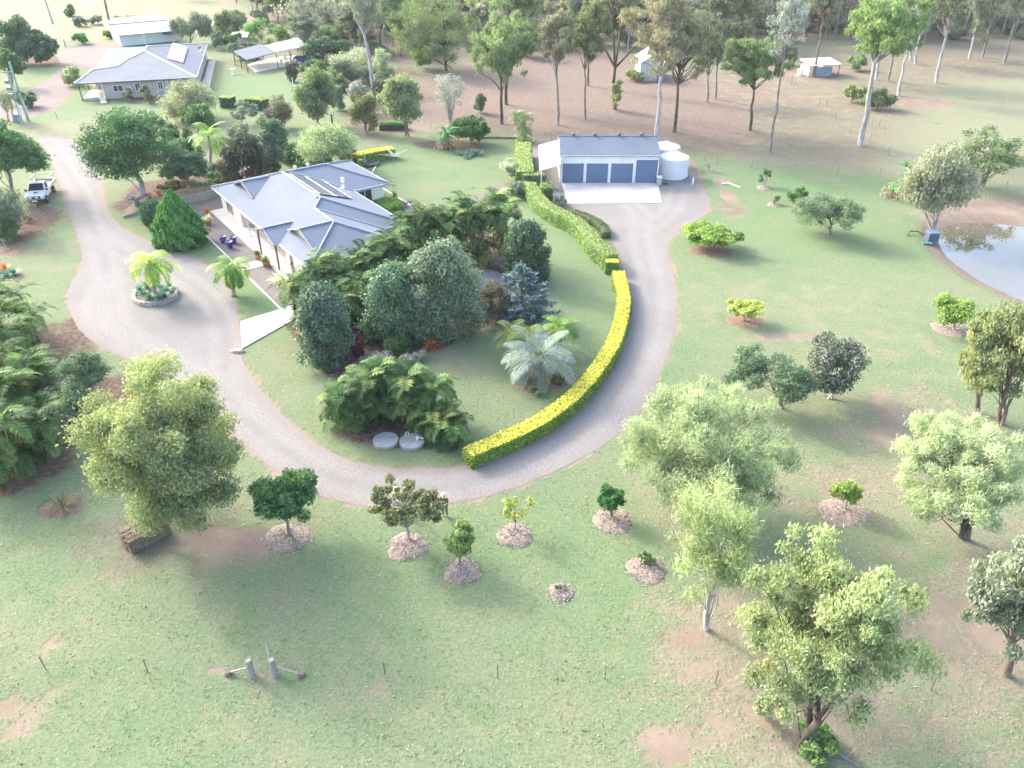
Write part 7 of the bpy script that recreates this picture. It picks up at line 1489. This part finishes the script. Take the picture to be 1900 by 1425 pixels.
pot('terracotta pot with bushy plant left of the path step', (480, 482), TERRA, MIDG, 5, .36, .5, 44, .8, .12); pot('terracotta pot with bushy plant right of the path step', (495, 494), TERRA, MIDG, 6, .4, .5, 44, .8, .12)
pot('slim brown pot with small plant on the concrete below the roof end', (545, 506), TERRA, MIDG, 7, .2, .9, 24, .5, .1); pot('terracotta pot with palm-like plant by the rear courtyard lawn', (733, 374), TERRA, MIDG, 8, .4, .6, 40, .9, .12)
pot('pale flower pot plant at the lawn edge behind the roof corner', (728, 344), WHITE, LIME, 9, .2, .3, 16, .5, .1)
rosette('bromeliad', 'tall orange and yellow bromeliad where the curved path meets the courtyard', 'plant', (785, 410), 70, 1.5, .16, L_('flame', (.45, .20, .04), (.62, .45, .08)), 610, .6); shrub('leafy_shrub', 'mixed reddish and green low plants beside the orange bromeliad', 'plant', (797, 418), (785, 400, 812, 419), REDD, 611, 1100, .22, .1, 24)
profile_bush('clipped_bush', 'thin dark pencil pine at the right of the orange bromeliad', (808, 412), [(.03, 1.5), (.16, 1.2), (.2, .5), (.14, 0)], DKG, 612, 420, .2, .08, .8); shrub('leafy_shrub', 'silvery small shrub in the courtyard next to the terracotta pot', 'plant', (748, 383), (740, 368, 757, 385), SILV, 613, 800, .25, .09, 20)
rosette('agave', 'cream striped spiky plant at the gravel edge by the palm clump', 'plant', (520, 527), 60, 1.3, .10, CREAMV, 614, .2); 
# clothes line, bins, pump box, white pipes, bench, raised bed, barrel
cl = empty('clothes_line', G(731, 315), 'rotary clothes line with white arms on the back lawn', 'clothes line'); MB().tube([(0, 0, 0), (0, 0, 2.1)], .035, 8).build('pole', STEEL, cl)
am = MB(); tips = []
for k in range(4):
    a = .5 + k * math.pi / 2; t = Vector((2.0 * math.cos(a), 2.0 * math.sin(a), 2.35)); tips.append(t); am.tube([(0, 0, 1.75), t], .025, 6); am.tube([(0, 0, 2.1), t * .5 + Vector((0, 0, 1.0))], .015, 5)
am.build('arm', WHITE, cl); ln = MB()
for q in (.35, .6, .8, 1.0):
    for k in range(4): a, b2 = Vector((0, 0, 1.75)).lerp(tips[k], q), Vector((0, 0, 1.75)).lerp(tips[(k + 1) % 4], q); ln.tube([a, b2], .008, 4)
ln.build('line', STEEL, cl)
def bin_(label, base, bm_, lm):
    o = empty('wheelie_bin', G(*base), label, 'bin'); mb = MB(); mb.add([(-.24, -.26, .04), (.24, -.26, .04), (.24, .26, .04), (-.24, .26, .04), (-.30, -.36, .98), (.30, -.36, .98), (.30, .34, .98), (-.30, .34, .98)], [(3, 2, 1, 0), (4, 5, 6, 7), (0, 1, 5, 4), (1, 2, 6, 5), (2, 3, 7, 6), (3, 0, 4, 7)]).build('body', bm_, o)
    MB().box(-.32, -.40, .985, .32, .38, 1.06).build('lid', lm, o)
    for sx in (-.26, .26): MB().tube([(sx - .04, .3, .11), (sx + .04, .3, .11)], .11, 12).build('wheel', RUBBER, o)
bin_('pale green wheelie bin at the right corner of the shed', (1222, 343), mat('pale_green_plastic', (.36, .46, .42), .5, .08), mat('white_lid', (.66, .68, .66), .5, .05))
bin_('dark wheelie bin behind the back roof edge', (662, 306), mat('dark_green_plastic', (.04, .07, .06), .5, .1), DARK); bin_('second dark wheelie bin beside the small yellow hedge block', (671, 306), mat('dark_grey_plastic', (.06, .07, .08), .5, .1), DARK)
wd = tag(MB().tube([(-.5, 0, .12), (.4, .2, .14)], .11, 8).tube([(.1, -.3, .1), (.6, .25, .2)], .09, 8).tube([(-.2, .25, .1), (.2, -.3, .3)], .07, 8).build('firewood', BARK_BROWN), 'few lengths of firewood on the gravel below the front tank', 'wood'); wd.location = G(1236, 342)
wp = tag(MB().tube([(0, 0, 0), (0, 0, .9)], .09, 10).build('pipe', WHITE), 'short upright white pipe at the gravel edge by the tanks', 'pipe'); wp.location = G(1285, 343)
wp = tag(MB().tube([(0, 0, .1), (.9, .1, .12), (1.9, -1.4, .1)], .08, 8).build('pipe', WHITE), 'bent white pipe lying on the grass by the red gully', 'pipe'); wp.location = G(1339, 342)
pb = empty('pump_box', G(1727, 447), 'dark blue pump box under the white-trunked tree by the pond', 'box'); MB().box(-.55, -.45, 0, .55, .45, .95).build('body', mat('pump_blue', (.07, .10, .16), .6, .1), pb); MB().box(-.6, -.5, .953, .6, .5, 1.03).build('lid', mat('pump_lid', (.14, .2, .3), .6, .1), pb)
hs_ = tag(MB().tube([(0, 0, .06), (-.9, .8, .35), (-1.6, .9, .3), (-2.1, .2, .06)], .06, 8).build('hose', DARK), 'black hose looped on the ground beside the pump box', 'hose'); hs_.location = G(1722, 440)
tp = tag(MB().box(-.5, -.25, 0, .5, .25, .12).build('folded_sheet', mat('teal_sheet', (.06, .18, .17), .6, .1)), 'small teal sheet on the bank beside the pump box', 'sheet'); tp.location = G(1720, 452)
rb = empty('raised_bed', G(731, 240), 'dark raised planter with green seedlings by the back fence', 'planter'); MB().box(-2.1, -.7, 0, 2.1, .7, .75).build('planter_box', DARK, rb)
rg = np.random.default_rng(8); n = 700; P = np.stack([rg.uniform(-2, 2, n), rg.uniform(-.6, .6, n), rg.uniform(.7, 1.15, n)], 1); quadmesh('seedlings', leaves(rg, P, np.tile([0, 0, 1.], (n, 1)), .3, .14), rg.uniform(0, 1, n), BRIG, rb)
lw_ = [(672, 302), (700, 296), (727, 288)]; g0 = G(*lw_[1]); o = tag(MB().build('sleeper_wall', TIMBER), 'low dark sleeper wall below the stepped yellow hedge', 'wall'); o.location = g0
mb = MB(); P = [G(*p) - g0 for p in lw_]
for a, b2 in zip(P[:-1], P[1:]):
    d = (b2 - a).normalized(); n_ = Vector((-d.y, d.x, 0)) * .1; mb.add([a - n_, b2 - n_, b2 + n_, a + n_] + [q + Vector((0, 0, .55)) for q in (a - n_, b2 - n_, b2 + n_, a + n_)], [(3, 2, 1, 0), (4, 5, 6, 7), (0, 1, 5, 4), (1, 2, 6, 5), (2, 3, 7, 6), (3, 0, 4, 7)])
me2 = bpy.data.meshes.new('sleeper_wall'); me2.from_pydata(mb.v, [], mb.f); me2.materials.append(TIMBER); o.data = me2
um = tag(MB().lathe([(.04, .15), (.35, .3), (.12, 1.2), (.02, 1.6)], n=10).build('folded_umbrella', STEEL), 'folded grey umbrella beside the dark bins', 'umbrella'); um.location = G(677, 305)
tbq = empty('trampoline', G(688, 306), 'low round dark trampoline-like mat frame behind the house', 'trampoline'); MB().lathe([(1.1, .3), (1.15, .33), (1.1, .36), (.02, .33)], n=28).build('mat', DARK, tbq)
for k in range(4): MB().tube([(1.1 * math.cos(k * 1.571), 1.1 * math.sin(k * 1.571), 0), (1.1 * math.cos(k * 1.571), 1.1 * math.sin(k * 1.571), .31)], .03, 6).build('leg', STEEL, tbq)
scr = empty('garden_arch', G(545, 168), 'small white timber stand at the right end of the neighbour lawn', 'stand')
for x in (-.0, 1.2): MB().box(x - .06, -.06, 0, x + .06, .06, 2.2 if x < .5 else 1.0).build('post', WHITE, scr)
MB().box(.062, -.04, .85, 1.138, .04, .95).build('rail', WHITE, scr)
# fallen branches under the open gum, stick on the lawn, edging stone by the white path
fb = tag(MB().tube([(0, 0, .06), (.5, -.5, .1), (1.1, -.9, .07)], [.05, .035, .015], 7).tube([(.5, -.5, .1), (.9, -.2, .15), (1.3, .1, .1)], [.03, .02, .01], 6).tube([(-.3, -.1, .05), (.4, -.3, .08)], .03, 6).build('fallen_branch', BARK_GREY), 'pale fallen branch on the ground below the tall open gum', 'branch'); fb.location = G(1540, 1390)
st = tag(MB().lathe([(.42, 0), (.46, .1), (.34, .22), (.05, .26)], n=9).build('edging_rock', STONE), 'grey rock at the corner where the white path meets the drive', 'rock'); st.location = G(441, 653); st.scale = (1.3, .6, 1)
dw = tag(MB().tube([(-3.4, -.2, .1), (-1, .1, .14), (1.5, 0, .12), (3.6, -.3, .1)], [.1, .12, .12, .08], 7).build('fallen_log', BARK_BROWN), 'dark fallen log along the back fence left of the clipped hedge', 'log'); dw.location = G(925, 257)

# ------------------------------------------------------------------ the hazy air
hz = MB().box(-700, -70, -2.2, 700, 900, 34.5).build('haze', None); tag(hz, kind='stuff')
hm = bpy.data.materials.new('hazy_air'); hm.use_nodes = True; nt = hm.node_tree; nt.nodes.clear()
ho = nt.nodes.new('ShaderNodeOutputMaterial'); pv2 = nt.nodes.new('ShaderNodeVolumePrincipled')
pv2.inputs['Color'].default_value = (0.95, 0.97, 1.0, 1); pv2.inputs['Density'].default_value = 0.00013; pv2.inputs['Anisotropy'].default_value = 0.0
nt.links.new(pv2.outputs[0], ho.inputs['Volume']); hz.data.materials.append(hm)
